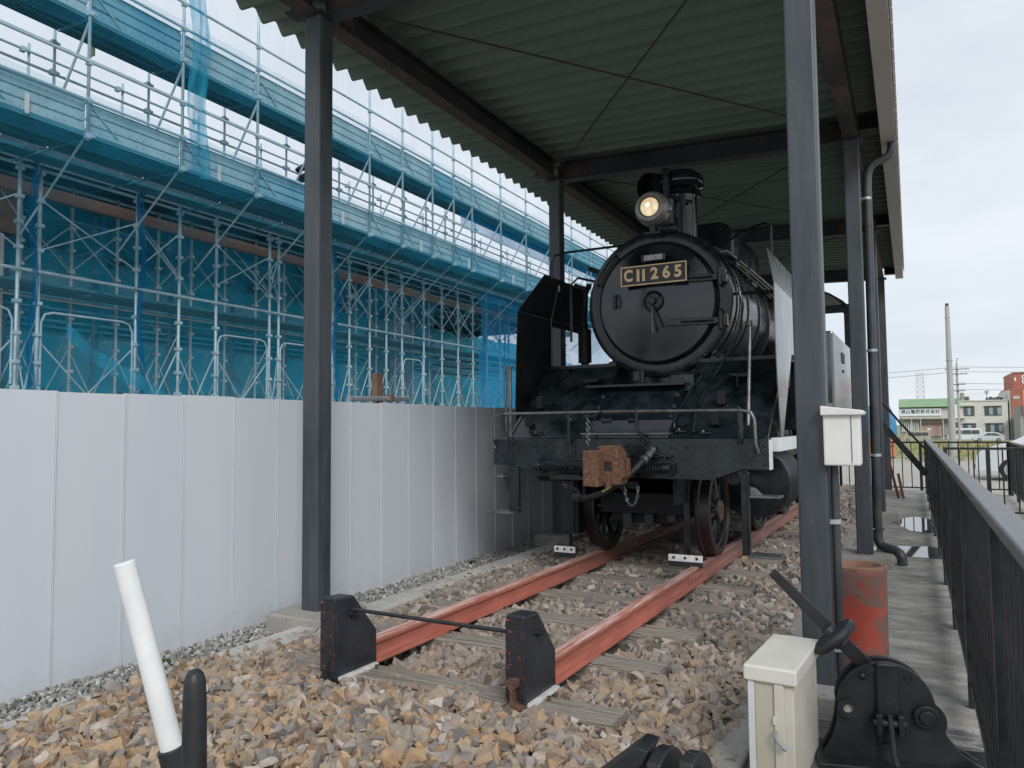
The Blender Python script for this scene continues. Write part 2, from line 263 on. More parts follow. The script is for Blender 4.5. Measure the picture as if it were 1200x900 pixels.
mrr = n.new('ShaderNodeMapRange'); mrr.inputs['To Min'].default_value = 0.8; mrr.inputs['To Max'].default_value = 0.35; l(wr.outputs[0], mrr.inputs[0]); l(mrr.outputs[0], p.inputs['Roughness'])
bp = n.new('ShaderNodeBump'); bp.inputs['Strength'].default_value = 0.35; bp.inputs['Distance'].default_value = 0.006; l(nb.outputs[0], bp.inputs['Height']); l(bp.outputs[0], p.inputs['Normal'])

mt, n, l, p = node_mat('water_film')
p.inputs['Base Color'].default_value = (0.10, 0.10, 0.095, 1); p.inputs['Roughness'].default_value = 0.03; p.inputs['IOR'].default_value = 1.6; p.inputs['Specular IOR Level'].default_value = 1.0

# hoarding sheet: pale grey with soft vertical waviness
mt, n, l, p = node_mat('panel_grey')
co = n.new('ShaderNodeTexCoord'); mpp = n.new('ShaderNodeMapping'); mpp.inputs['Scale'].default_value = (1, 3.0, 0.35); l(co.outputs['Object'], mpp.inputs[0])
oi = n.new('ShaderNodeObjectInfo')
na = n.new('ShaderNodeTexNoise'); na.noise_dimensions = '4D'; na.inputs['Scale'].default_value = 1.6; na.inputs['Detail'].default_value = 3; l(mpp.outputs[0], na.inputs['Vector'])
w_ = n.new('ShaderNodeMath'); w_.operation = 'MULTIPLY'; w_.inputs[1].default_value = 20; l(oi.outputs['Random'], w_.inputs[0]); l(w_.outputs[0], na.inputs['W'])
r = n.new('ShaderNodeValToRGB'); r.color_ramp.elements[0].position = 0.3; r.color_ramp.elements[0].color = (0.62, 0.675, 0.73, 1); r.color_ramp.elements[1].position = 0.7; r.color_ramp.elements[1].color = (0.67, 0.705, 0.75, 1); l(na.outputs[0], r.inputs[0])
hv = n.new('ShaderNodeHueSaturation'); vv = n.new('ShaderNodeMapRange'); vv.inputs['To Min'].default_value = 0.975; vv.inputs['To Max'].default_value = 1.02; l(oi.outputs['Random'], vv.inputs[0]); l(vv.outputs[0], hv.inputs['Value']); l(r.outputs[0], hv.inputs['Color'])
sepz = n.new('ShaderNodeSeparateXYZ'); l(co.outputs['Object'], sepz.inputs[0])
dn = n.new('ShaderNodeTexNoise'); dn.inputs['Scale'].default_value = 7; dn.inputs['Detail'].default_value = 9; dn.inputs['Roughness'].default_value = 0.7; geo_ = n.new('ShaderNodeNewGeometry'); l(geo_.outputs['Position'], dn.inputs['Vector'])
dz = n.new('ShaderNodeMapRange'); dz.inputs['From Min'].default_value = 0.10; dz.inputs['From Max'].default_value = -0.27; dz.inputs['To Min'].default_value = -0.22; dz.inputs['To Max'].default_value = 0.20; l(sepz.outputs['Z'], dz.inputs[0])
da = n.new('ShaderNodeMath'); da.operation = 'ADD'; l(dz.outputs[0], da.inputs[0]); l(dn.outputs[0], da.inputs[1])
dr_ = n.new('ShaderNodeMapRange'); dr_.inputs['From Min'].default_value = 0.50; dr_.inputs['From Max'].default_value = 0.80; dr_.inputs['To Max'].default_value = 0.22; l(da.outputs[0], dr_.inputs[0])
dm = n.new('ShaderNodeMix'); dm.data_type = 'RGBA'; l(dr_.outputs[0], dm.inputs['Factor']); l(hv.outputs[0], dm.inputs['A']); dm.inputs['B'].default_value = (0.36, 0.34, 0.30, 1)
l(dm.outputs['Result'], p.inputs['Base Color']); p.inputs['Roughness'].default_value = 0.38; p.inputs['Specular IOR Level'].default_value = 0.45
bp = n.new('ShaderNodeBump'); bp.inputs['Strength'].default_value = 0.10; bp.inputs['Distance'].default_value = 0.01; l(na.outputs[0], bp.inputs['Height']); l(bp.outputs[0], p.inputs['Normal'])

def net_mat(name, colr, alpha, alpha2, trans=0.5, nscale=1.2, stretch=(1, 1, 1)):
    """woven net: see-through share varies with folds, the rest diffuses and passes light"""
    mt = bpy.data.materials.new(name); mt.use_nodes = True; n = mt.node_tree.nodes; l = mt.node_tree.links.new; n.clear()
    out = n.new('ShaderNodeOutputMaterial'); tr = n.new('ShaderNodeBsdfTransparent'); df = n.new('ShaderNodeBsdfDiffuse'); tl = n.new('ShaderNodeBsdfTranslucent')
    for q in (df, tl): q.inputs[0].default_value = (*colr, 1)
    m1 = n.new('ShaderNodeMixShader'); m1.inputs[0].default_value = trans; l(df.outputs[0], m1.inputs[1]); l(tl.outputs[0], m1.inputs[2])
    geo = n.new('ShaderNodeNewGeometry'); mp2 = n.new('ShaderNodeMapping'); mp2.inputs['Scale'].default_value = stretch; l(geo.outputs['Position'], mp2.inputs[0])
    nz = n.new('ShaderNodeTexNoise'); nz.inputs['Scale'].default_value = nscale; nz.inputs['Detail'].default_value = 5; nz.inputs['Distortion'].default_value = 0.6; l(mp2.outputs[0], nz.inputs['Vector'])
    mr = n.new('ShaderNodeMapRange'); mr.inputs['From Min'].default_value = 0.35; mr.inputs['From Max'].default_value = 0.65; mr.inputs['To Min'].default_value = alpha; mr.inputs['To Max'].default_value = alpha2; l(nz.outputs[0], mr.inputs[0])
    m2 = n.new('ShaderNodeMixShader'); l(mr.outputs[0], m2.inputs[0]); l(tr.outputs[0], m2.inputs[1]); l(m1.outputs[0], m2.inputs[2]); l(m2.outputs[0], out.inputs[0])
    MATS[name] = mt
net_mat('net_front', (0.05, 0.56, 0.82), 0.28, 0.58, 0.4, 0.9)
net_mat('net_bright', (0.02, 0.36, 0.72), 0.45, 0.65, 0.5, 0.8)
net_mat('net_back', (0.04, 0.36, 0.50), 0.95, 1.0, 0.5, 0.9)
net_mat('net_clear', (0.60, 0.78, 0.92), 0.10, 0.22, 0.7, 0.9, (1, 1.5, 0.25))
net_mat('net_gather', (0.01, 0.20, 0.45), 0.5, 0.9, 0.5, 4.0, (1, 3, 0.6))
net_mat('net_thin', (0.02, 0.36, 0.56), 0.06, 0.22, 0.5, 0.8)
net_mat('net_strip', (0.05, 0.42, 0.62), 0.35, 0.75, 0.5, 3.0, (1, 3, 0.5))

mt, n, l, p = node_mat('lamp_glass')
p.inputs['Base Color'].default_value = (0.9, 0.8, 0.55, 1); p.inputs['Roughness'].default_value = 0.15
co = n.new('ShaderNodeTexCoord'); vo = n.new('ShaderNodeTexNoise'); vo.inputs['Scale'].default_value = 14; l(co.outputs['Object'], vo.inputs['Vector'])
r = n.new('ShaderNodeValToRGB'); r.color_ramp.elements[0].position = 0.35; r.color_ramp.elements[0].color = (0.55, 0.33, 0.16, 1); r.color_ramp.elements[1].position = 0.68; r.color_ramp.elements[1].color = (1.0, 0.86, 0.55, 1); l(vo.outputs[0], r.inputs[0])
l(r.outputs[0], p.inputs['Emission Color']); p.inputs['Emission Strength'].default_value = 0.6
mt, n, l, p = node_mat('bulb_glow')
p.inputs['Emission Color'].default_value = (1.0, 0.82, 0.45, 1); p.inputs['Emission Strength'].default_value = 2.2
mt, n, l, p = node_mat('glass_dark')
p.inputs['Base Color'].default_value = (0.09, 0.10, 0.11, 1); p.inputs['Roughness'].default_value = 0.08
mt, n, l, p = node_mat('glass_pale')
p.inputs['Base Color'].default_value = (0.30, 0.38, 0.40, 1); p.inputs['Roughness'].default_value = 0.06; p.inputs['Specular IOR Level'].default_value = 0.8

# ------------------------------------------------------------------ mesh helpers
class MB:
    """collects shapes; build() links them as one mesh object"""
    def __init__(s): s.v = []; s.f = []; s.sm = []
    def add(s, vs, fs, smooth=False):
        o = len(s.v); s.v.extend([tuple(v) for v in vs]); s.f.extend([tuple(i + o for i in f) for f in fs]); s.sm.extend([smooth] * len(fs)); return s
    def box(s, x0, x1, y0, y1, z0, z1):
        return s.add([(x0, y0, z0), (x1, y0, z0), (x1, y1, z0), (x0, y1, z0), (x0, y0, z1), (x1, y0, z1), (x1, y1, z1), (x0, y1, z1)],
                     [(0, 3, 2, 1), (4, 5, 6, 7), (0, 1, 5, 4), (1, 2, 6, 5), (2, 3, 7, 6), (3, 0, 4, 7)])
    def cb(s, c, d, rot=None):
        mt_ = rot if rot is not None else Matrix.Identity(3)
        vs = []
        for sx, sy, sz in ((-1, -1, -1), (1, -1, -1), (1, 1, -1), (-1, 1, -1), (-1, -1, 1), (1, -1, 1), (1, 1, 1), (-1, 1, 1)):
            vs.append(Vector(c) + mt_ @ Vector((sx * d[0] / 2, sy * d[1] / 2, sz * d[2] / 2)))
        return s.add(vs, [(0, 3, 2, 1), (4, 5, 6, 7), (0, 1, 5, 4), (1, 2, 6, 5), (2, 3, 7, 6), (3, 0, 4, 7)])
    def cyl(s, a, b, r0, r1=None, k=12, caps=True):
        a = Vector(a); b = Vector(b); r1 = r0 if r1 is None else r1
        d = (b - a).normalized(); q = d.to_track_quat('Z', 'Y'); X = q @ Vector((1, 0, 0)); Y = q @ Vector((0, 1, 0))
        vs = []
        for c, r in ((a, r0), (b, r1)):
            for i in range(k):
                t = 2 * PI * i / k; vs.append(c + X * (math.cos(t) * r) + Y * (math.sin(t) * r))
        s.add(vs, [(i, (i + 1) % k, k + (i + 1) % k, k + i) for i in range(k)], True)
        if caps: s.add(vs, [tuple(range(k - 1, -1, -1)), tuple(range(k, 2 * k))])
        return s
    def tube(s, pts, r, k=8):
        pts = [Vector(p) for p in pts]; n_ = len(pts); vs = []
        up = None
        for i, p_ in enumerate(pts):
            d = (pts[min(i + 1, n_ - 1)] - pts[max(i - 1, 0)]).normalized()
            if up is None:
                up = Vector((0, 0, 1)) if abs(d.z) < 0.9 else Vector((1, 0, 0))
            X = d.cross(up).normalized(); Y = X.cross(d).normalized(); up = Y
            rr = r[i] if isinstance(r, (list, tuple)) else r
            for j in range(k):
                t = 2 * PI * j / k; vs.append(p_ + X * (math.cos(t) * rr) + Y * (math.sin(t) * rr))
        fs = [(i * k + j, i * k + (j + 1) % k, (i + 1) * k + (j + 1) % k, (i + 1) * k + j) for i in range(n_ - 1) for j in range(k)]
        s.add(vs, fs, True); s.add([vs[i] for i in range(k)], [tuple(range(k))]); s.add(vs[-k:], [tuple(range(k))])
        return s
    def lathe(s, prof, org, axis, k=32, smooth=True, a0=0, a1=2 * PI, ref=None):
        """prof = [(radius, distance along axis)]"""
        ax = Vector(axis).normalized(); q = ax.to_track_quat('Z', 'Y'); X = q @ Vector((1, 0, 0)); Y = q @ Vector((0, 1, 0))
        if ref is not None: X = Vector(ref); Y = ax.cross(X)
        full = abs(a1 - a0 - 2 * PI) < 1e-6; kk = k if full else k + 1
        vs = []
        for r, d in prof:
            for i in range(kk):
                t = a0 + (a1 - a0) * i / k; vs.append(Vector(org) + ax * d + X * (math.cos(t) * r) + Y * (math.sin(t) * r))
        fs = []
        for a in range(len(prof) - 1):
            for i in range(k):
                j = (i + 1) % kk
                fs.append((a * kk + i, a * kk + j, (a + 1) * kk + j, (a + 1) * kk + i))
        return s.add(vs, fs, smooth)
    def disc(s, org, axis, r, k=32):
        ax = Vector(axis).normalized(); q = ax.to_track_quat('Z', 'Y'); X = q @ Vector((1, 0, 0)); Y = q @ Vector((0, 1, 0))
        return s.add([Vector(org) + X * (math.cos(2 * PI * i / k) * r) + Y * (math.sin(2 * PI * i / k) * r) for i in range(k)], [tuple(range(k))])
    def prism(s, poly, a, b, plane='xz'):
        """poly extruded from a to b along the missing axis"""
        def P(u, v, w):
            return {'xz': (u, w, v), 'yz': (w, u, v), 'xy': (u, v, w)}[plane]
        k = len(poly); vs = [P(u, v, a) for u, v in poly] + [P(u, v, b) for u, v in poly]
        return s.add(vs, [tuple(range(k)), tuple(range(2 * k - 1, k - 1, -1))] + [(i, k + i, k + (i + 1) % k, (i + 1) % k) for i in range(k)])
    def dome(s, c, r, axis, h=None, k=10, rings=3):
        h = r if h is None else h
        prof = [(r * math.cos(PI / 2 * i / rings), h * math.sin(PI / 2 * i / rings)) for i in range(rings)] + [(0.0005, h)]
        return s.lathe(prof, c, axis, k)
    def mesh(s, name):
        me = bpy.data.meshes.new(name); me.from_pydata(s.v, [], s.f)
        me.polygons.foreach_set('use_smooth', s.sm); me.update()
        bm_ = bmesh.new(); bm_.from_mesh(me); bmesh.ops.remove_doubles(bm_, verts=bm_.verts, dist=1e-5); bmesh.ops.recalc_face_normals(bm_, faces=bm_.faces); bm_.to_mesh(me); bm_.free()
        return me
    def build(s, name, material, parent=None, bevel=0.0, loc=None, rot=None):
        me = s.mesh(name); o = bpy.data.objects.new(name, me); me.materials.append(M(material)); C.objects.link(o)
        if any(s.sm):
            try:
                me.set_sharp_from_angle(angle=R_(38))
            except Exception: pass
        if parent is not None: o.parent = parent
        if loc is not None: o.location = loc
        if rot is not None: o.rotation_euler = rot
        if bevel:
            bv = o.modifiers.new('bevel', 'BEVEL'); bv.width = bevel; bv.segments = 2; bv.limit_method = 'ANGLE'; bv.angle_limit = R_(40)
        return o
def thing(name, label, cat, loc=(0, 0, 0), rz=0.0, group=None):
    o = bpy.data.objects.new(name, None); C.objects.link(o); o.empty_display_size = 0.1
    o.location = loc; o.rotation_euler = (0, 0, rz)
    return tag(o, label, cat, group)
def tag(o, label, cat, group=None):
    o['label'] = label; o['category'] = cat
    if group: o['group'] = group
    return o
def struct(o): o['kind'] = 'structure'; return o
def stuff(o): o['kind'] = 'stuff'; return o
def inst(src, parent=None, loc=None, rot=None, scale=None):
    c = src.copy(); C.objects.link(c)
    if parent is not None: c.parent = parent
    if loc is not None: c.location = loc
    if rot is not None: c.rotation_euler = rot
    if scale is not None: c.scale = scale
    return c
def copy_tree(root, loc, rz=None, label=None, group=None):
    r = root.copy(); C.objects.link(r); r.location = loc
    if rz is not None: r.rotation_euler = (0, 0, rz)
    if label: r['label'] = label
    if group: r['group'] = group
    for ch in list(root.children):
        c = ch.copy(); C.objects.link(c); c.parent = r
        for g in list(ch.children):
            d = g.copy(); C.objects.link(d); d.parent = c
    return r
def text_mesh(body, size, extrude, offset=0.0, spacing=1.0):
    cu = bpy.data.curves.new('lettering', 'FONT'); cu.body = body; cu.size = size; cu.extrude = extrude; cu.offset = offset
    cu.align_x = 'CENTER'; cu.align_y = 'CENTER'; cu.resolution_u = 4; cu.space_character = spacing
    o = bpy.data.objects.new('tmp', cu); C.objects.link(o); bpy.context.view_layer.update()
    me = bpy.data.meshes.new_from_object(o.evaluated_get(bpy.context.evaluated_depsgraph_get()))
    bpy.data.objects.remove(o); bpy.data.curves.remove(cu)
    return me

# ------------------------------------------------------------------ ground and terrain
PATH_Z = -0.24
g = MB()
ys = [-30, 0, 20, 26, 40, 80, 130, 2500]; zs = [-0.30, -0.30, -0.30, -0.30, -0.40, -0.85, -1.30, -1.30]
xs = [-2500, -5.2, 2.0, 2500]
vs = [(x, y, z) for y, z in zip(ys, zs) for x in xs]
fs = [(j * 4 + i, j * 4 + i + 1, (j + 1) * 4 + i + 1, (j + 1) * 4 + i) for j in range(len(ys) - 1) for i in range(3)]
g.add(vs, fs)
struct(g.build('ground', 'ground_mat'))

# concrete walkway in cast slabs, a dark joint between
pth = MB().box(-0.70, 0.36, -1.0, 19.6, -0.60, PATH_Z - 0.035).build('path', 'soil'); struct(pth)
yy = -0.9
for i, y1 in enumerate((4.12, 8.72, 13.0, 17.0, 19.55)):
    MB().box(-0.70, 0.35, yy + 0.006, y1 - 0.006, PATH_Z - 0.03, PATH_Z).build('slab', 'path_conc', pth, bevel=0.006); yy = y1
def blob(cx, cy, rx, ry, z, seed, k=36):
    rr = random.Random(seed); ph = [rr.uniform(0, 6.28) for _ in range(4)]
    pts = []
    for i in range(k):
        t = 2 * PI * i / k
        q = 1 + 0.16 * math.sin(2 * t + ph[0]) + 0.12 * math.sin(3 * t + ph[1]) + 0.07 * math.sin(5 * t + ph[2]) + 0.04 * math.sin(9 * t + ph[3])
        pts.append((min(0.30, cx + rx * q * math.cos(t)), cy + ry * q * math.sin(t), z))
    m_ = MB(); m_.add(pts, [tuple(range(k))]); return m_
struct(blob(-0.04, 10.1, 0.46, 0.50, PATH_Z + 0.004, 3).build('puddle', 'water_film'))
struct(blob(0.02, 12.9, 0.30, 0.85, PATH_Z + 0.004, 5).build('puddle', 'water_film'))
struct(blob(0.02, 3.35, 0.27, 0.18, PATH_Z + 0.004, 9).build('puddle', 'water_film'))

# kerb strip along the left footings, soil bed under the ballast
struct(MB().box(-3.98, -3.74, -1.0, 19.6, -0.5, -0.165).build('kerb', 'conc_pale', bevel=0.012))
struct(MB().box(-0.86, -0.703, -1.0, 19.6, -0.5, -0.215).build('path_edging', 'conc', bevel=0.012))
struct(MB().box(-4.9, -3.983, -1.0, 24, -0.5, -0.262).build('gravel_bed', 'soil'))
bed = struct(MB().box(-3.737, -0.863, -1.0, 19.6, -0.5, -0.245).build('ballast_bed', 'soil'))

# ------------------------------------------------------------------ track
TH = R_(0.9); TO = Vector((-2.32, 6.55, 0))
ux = Vector((math.cos(TH), -math.sin(TH), 0)); vy = Vector((math.sin(TH), math.cos(TH), 0))
def W2(lx, ly, z): return TO + ux * lx + vy * ly + Vector((0, 0, z))
TIES = [-2.98, -2.14, -1.38, -0.58, 0.20, 0.95, 1.7, 2.45, 3.2, 3.95, 4.7, 5.45, 6.2, 6.95, 7.7, 8.45, 9.2, 9.95, 10.7, 11.45, 12.2]
ORD = 'fifth sixth seventh eighth ninth tenth eleventh twelfth thirteenth fourteenth fifteenth sixteenth seventeenth eighteenth nineteenth twentieth twenty-first'.split()
tnames = ['half buried in the ballast right behind the stop blocks', 'second from the stop blocks, split and pale', 'third from the stop blocks', 'fourth from the stop blocks']
for i, ly in enumerate(TIES):
    r_ = random.Random(i)
    m_ = MB(); nseg = 14; vs = []
    hw = 0.105 + r_.uniform(-0.006, 0.008)
    for k in range(nseg + 1):
        x = -1.06 + 2.12 * k / nseg
        for dy, dz in ((-hw, -0.12), (-hw, -0.006), (-hw + 0.012, 0), (hw - 0.012, 0), (hw, -0.006), (hw, -0.12)):
            vs.append((x, dy + r_.uniform(-0.003, 0.003), dz + (r_.uniform(-0.005, 0.003) if dz > -0.1 else 0)))
    fs = [(k * 6 + j, k * 6 + (j + 1) % 6, (k + 1) * 6 + (j + 1) % 6, (k + 1) * 6 + j) for k in range(nseg) for j in range(6)]
    fs += [tuple(range(5, -1, -1)), tuple(nseg * 6 + j for j in range(6))]
    m_.add(vs, fs)
    p_ = W2(r_.uniform(-0.02, 0.02), ly, -0.142)
    lab = ('weathered grey wooden sleeper ' + tnames[i]) if i < 4 else 'weathered wooden sleeper, ' + ORD[i - 4] + ' from the stop blocks, ' + ('before the engine wheels' if i < 6 else 'under the black engine')
    o = thing('sleeper', lab, 'sleeper', p_, -TH + r_.uniform(-0.012, 0.012), 'wooden sleepers of the track')
    m_.build('timber', 'wood_tie', o)
    for s in (-1, 1):
        q = MB(); q.cyl((s * 0.56 + 0.10, 0.04, -0.01), (s * 0.56 + 0.10, 0.04, 0.022), 0.011, 0.011, 6); q.cyl((s * 0.56 - 0.10, -0.04, -0.01), (s * 0.56 - 0.10, -0.04, 0.022), 0.011, 0.011, 6)
        q.build('spike', 'coupler_rust', o)
def rail_profile():
    return [(-0.061, -0.14), (0.061, -0.14), (0.061, -0.131), (0.012, -0.118), (0.008, -0.105), (0.008, -0.045), (0.031, -0.034), (0.032, -0.006), (0.026, 0), (-0.026, 0), (-0.032, -0.006), (-0.031, -0.034), (-0.008, -0.045), (-0.008, -0.105), (-0.012, -0.118), (-0.061, -0.131)]
for s, lab in ((-1, 'left running rail painted salmon red, next to the white hoarding'), (1, 'right running rail painted salmon red with pale worn streaks')):
    t = thing('rail', lab, 'rail', W2(s * 0.56, 0, 0), -TH, 'rails of the track')
    joints = [-2.86 if s > 0 else -2.90, 0.25 if s > 0 else 2.2, 12.6]
    for a, b in zip(joints, joints[1:]):
        m_ = MB(); pr = rail_profile(); k = len(pr); n_ = 24; r_ = random.Random(int(a * 10) + s)
        vs = []
        for q in range(n_ + 1):
            y = a + 0.004 + (b - a - 0.008) * q / n_
            for (u, w) in pr: vs.append((u + (r_.uniform(-0.002, 0.002) if w > -0.13 else 0), y, w))
        fs = [(q * k + j, q * k + (j + 1) % k, (q + 1) * k + (j + 1) % k, (q + 1) * k + j) for q in range(n_) for j in range(k)] + [tuple(range(k)), tuple(n_ * k + j for j in range(k - 1, -1, -1))]
        m_.add(vs, fs)
        o = m_.build('rail_bar', 'rail_red', t, bevel=0)
    jy = joints[1]
    fp = MB(); fp.box(0.008, 0.024, jy - 0.22, jy + 0.22, -0.108, -0.045)
    for q in (-0.16, -0.06, 0.06, 0.16): fp.cyl((0.02, jy + q, -0.077), (0.042, jy + q, -0.077), 0.014, k=6)
    fp.build('fishplate', 'rail_red', t, bevel=0.003)
# stop blocks
def stop_block(lx, y0, label, seed):
    o = thing('stop_block', label, 'stop block', (lx, y0, 0), -TH, 'black stop blocks on the rail ends')
    poly = [(0.0, -0.17), (0.36, -0.15), (0.36, 0.06), (0.155, 0.30), (0.0, 0.31)]
    m_ = MB(); m_.prism(poly, -0.055, 0.055, 'yz'); m_.build('body', 'stop_black', o, bevel=0.012)
    MB().box(-0.053, 0.053, -0.007, -0.002, -0.10, 0.285).build('face_plate', 'stop_edge', o, bevel=0.002)
    q = MB(); q.cyl((0.05, 0.13, 0.20), (0.075, 0.13, 0.20), 0.022, k=6); q.cyl((0.07, 0.13, 0.20), (0.10, 0.13, 0.20), 0.012, k=8)
    q.build('bolt', 'iron_black', o)
    pr = rail_profile(); MB().prism([(u * 0.9, w) for u, w in pr], -0.05 if seed == 2 else -0.012, 0.02, 'xz').build('rail_stub', 'coupler_rust' if seed == 2 else 'iron_black', o)
    f_ = MB(); f_.box(0.05, 0.085, 0.02, 0.34, -0.145, -0.125); f_.build('foot_angle', 'white_worn', o, bevel=0.003)
    return o
stop_block(-2.925, 3.34, 'left black stop block with red chips, nearest the hoarding', 1)
stop_block(-1.80, 3.44, 'right black stop block with a rusty rail stub under it', 2)
tag(MB().cyl((-2.87, 3.47, 0.225), (-1.855, 3.565, 0.185), 0.011, k=10).build('tie_rod', 'iron_black'), 'thin black tie rod joining the two stop blocks', 'rod')

# ------------------------------------------------------------------ ballast stones
def hull_stone(seed):
    r_ = random.Random(seed); bm_ = bmesh.new()
    sx, sy, sz = 0.98, r_.uniform(0.58, 0.86), r_.uniform(0.38, 0.66)
    for cx_ in (-1, 1):
        for cy_ in (-1, 1):
            for cz_ in (-1, 1):
                if r_.random() < 0.22: continue
                bm_.verts.new(((cx_ * 0.78 + r_.uniform(-.36, .36)) * sx * .5, (cy_ * 0.78 + r_.uniform(-.36, .36)) * sy * .5, (cz_ * 0.78 + r_.uniform(-.34, .34)) * sz * .5))
    for ax_ in r_.sample(range(3), 2):
        d = [r_.uniform(-.3, .3) for _ in range(3)]; d[ax_] = r_.choice((-1.15, 1.15)); bm_.verts.new((d[0] * sx * .5, d[1] * sy * .5, d[2] * sz * .5))
    bmesh.ops.convex_hull(bm_, input=bm_.verts)
    loose = [v for v in bm_.verts if not v.link_faces]; bmesh.ops.delete(bm_, geom=loose, context='VERTS')
    bmesh.ops.triangulate(bm_, faces=bm_.faces)
    bm_.verts.index_update()
    V = np.array([v.co[:] for v in bm_.verts]); F = np.array([[v.index for v in f.verts] for f in bm_.faces]); bm_.free()
    return V, F
PROTO = [hull_stone(100 + i) for i in range(22)]
def scatter(name, pts, sizes, material, rg):
    """pts Nx3, one mesh, per-vertex random number 'rnd' shared by each stone"""
    VV = []; FF = []; RR = []; off = 0
    idx = rg.integers(0, len(PROTO), len(pts))
    for k, (V, F) in enumerate(PROTO):
        sel = np.where(idx == k)[0]; n_ = len(sel)
        if n_ == 0: continue
        # random rotations from quaternions, flattened bias
        q = rg.normal(size=(n_, 4)); q[:, 0] += 0.8; q /= np.linalg.norm(q, axis=1)[:, None]
        w, x, y, z = q.T
        Rm = np.stack([np.stack([1 - 2 * (y * y + z * z), 2 * (x * y - z * w), 2 * (x * z + y * w)], -1), np.stack([2 * (x * y + z * w), 1 - 2 * (x * x + z * z), 2 * (y * z - x * w)], -1), np.stack([2 * (x * z - y * w), 2 * (y * z + x * w), 1 - 2 * (x * x + y * y)], -1)], 1)
        P_ = np.einsum('nij,vj->nvi', Rm, V) * sizes[sel][:, None, None] + pts[sel][:, None, :]
        nv = len(V)
        VV.append(P_.reshape(-1, 3)); FF.append((F[None] + (np.arange(n_) * nv)[:, None, None] + off).reshape(-1, 3)); RR.append(np.repeat(rg.random(n_), nv)); off += n_ * nv
    V = np.concatenate(VV); F = np.concatenate(FF); Rr = np.concatenate(RR)
    me = bpy.data.meshes.new(name); me.vertices.add(len(V)); me.vertices.foreach_set('co', V.ravel())
    me.loops.add(F.size); me.loops.foreach_set('vertex_index', F.ravel().astype(np.int32))
    me.polygons.add(len(F)); me.polygons.foreach_set('loop_start', (np.arange(len(F)) * 3).astype(np.int32))
    me.update(calc_edges=True); me.validate(); me.polygons.foreach_set('use_smooth', np.zeros(len(me.polygons), bool))
    a = me.attributes.new('rnd', 'FLOAT', 'POINT'); a.data.foreach_set('value', Rr.astype(np.float32))
    me.materials.append(M(material)); o = bpy.data.objects.new(name, me); C.objects.link(o); return o
def jitter(x0, x1, y0, y1, cell, rg):
    nx = max(1, int((x1 - x0) / cell)); ny = max(1, int((y1 - y0) / cell))
    X, Y = np.meshgrid(np.arange(nx), np.arange(ny)); X = x0 + (X.ravel() + rg.random(nx * ny)) * (x1 - x0) / nx; Y = y0 + (Y.ravel() + rg.random(nx * ny)) * (y1 - y0) / ny
    return X, Y
FOOT = [(x, y) for x in (-4.045, -0.482) for y in (4.48, 9.02, 13.5, 18.0)]
def ballast_field(cell, size, y0, y1, zbase, rg, upper):
    X, Y = jitter(-3.86 if upper else -3.74, -0.80, y0, y1, cell, rg)
    lx = (X - TO.x) * math.cos(TH) - (Y - TO.y) * math.sin(TH); ly = (X - TO.x) * math.sin(TH) + (Y - TO.y) * math.cos(TH)
    s_ = size * 1.12 * rg.uniform(0.48, 1.42, len(X)) * np.where(rg.random(len(X)) > 0.93, 1.3, 1)
    Z = np.full(len(X), zbase) + rg.uniform(-0.014, 0.014, len(X))
    near = np.clip((3.6 - Y) / 0.5, 0, 1); Z += near * 0.030 + near * np.clip((-1.2 - X) / 1.2, 0, 1) * 0.03
    Z += 0.012 * np.sin(X * 3.1 + 1) * np.sin(Y * 2.3)
    Z -= np.clip((X + 1.12) / 0.35, 0, 1) * 0.05
    Z -= np.clip((-3.52 - X) / 0.25, 0, 1) * (0.02 if upper else 0.045)
    keep = np.ones(len(X), bool)
    for i, t in enumerate(TIES):
        d = np.abs(ly - t); inside = (d < 0.105 + s_ * 0.30) & (np.abs(lx) < 1.07 + s_ * 0.3)
        if i == 0: inside &= ~((lx < 0.35) & (rg.random(len(X)) < 0.42)) & ~((lx < -0.45) & (rg.random(len(X)) < 0.9))
        else: inside &= ~(rg.random(len(X)) < 0.012)
        keep &= ~inside
    if upper:
        pass
    for s in (-1, 1): keep &= ~((np.abs(lx - s * 0.56) < 0.066 + s_ * 0.36) & (ly > -3.0))
    for fx, fy in FOOT: keep &= ~((np.abs(X - fx) < 0.29 + s_ * 0.4) & (np.abs(Y - fy) < 0.30 + s_ * 0.4))
    keep &= ~((np.abs(X + 0.54) < 0.1) & (np.abs(Y - 3.56) < 0.28))
    P_ = np.stack([X, Y, Z], 1)[keep]; return P_, s_[keep]
rg = np.random.default_rng(11)
sets = []
for (y0, y1, cell, size) in ((0.9, 7.0, 0.047, 0.064), (7.0, 12.0, 0.056, 0.072), (12.0, 19.4, 0.075, 0.085)):
    sets.append(ballast_field(cell, size, y0, y1, -0.214, rg, False)); sets.append(ballast_field(cell * 1.02, size * 1.02, y0, y1, -0.188, rg, True))
    if y0 < 8: sets.append(ballast_field(cell * 1.7, size * 0.95, y0, y1, -0.173, rg, True))
sets.append(ballast_field(0.040, 0.030, 0.9, 5.2, -0.196, rg, True))
PP = np.concatenate([a for a, b in sets]); SS = np.concatenate([b for a, b in sets])
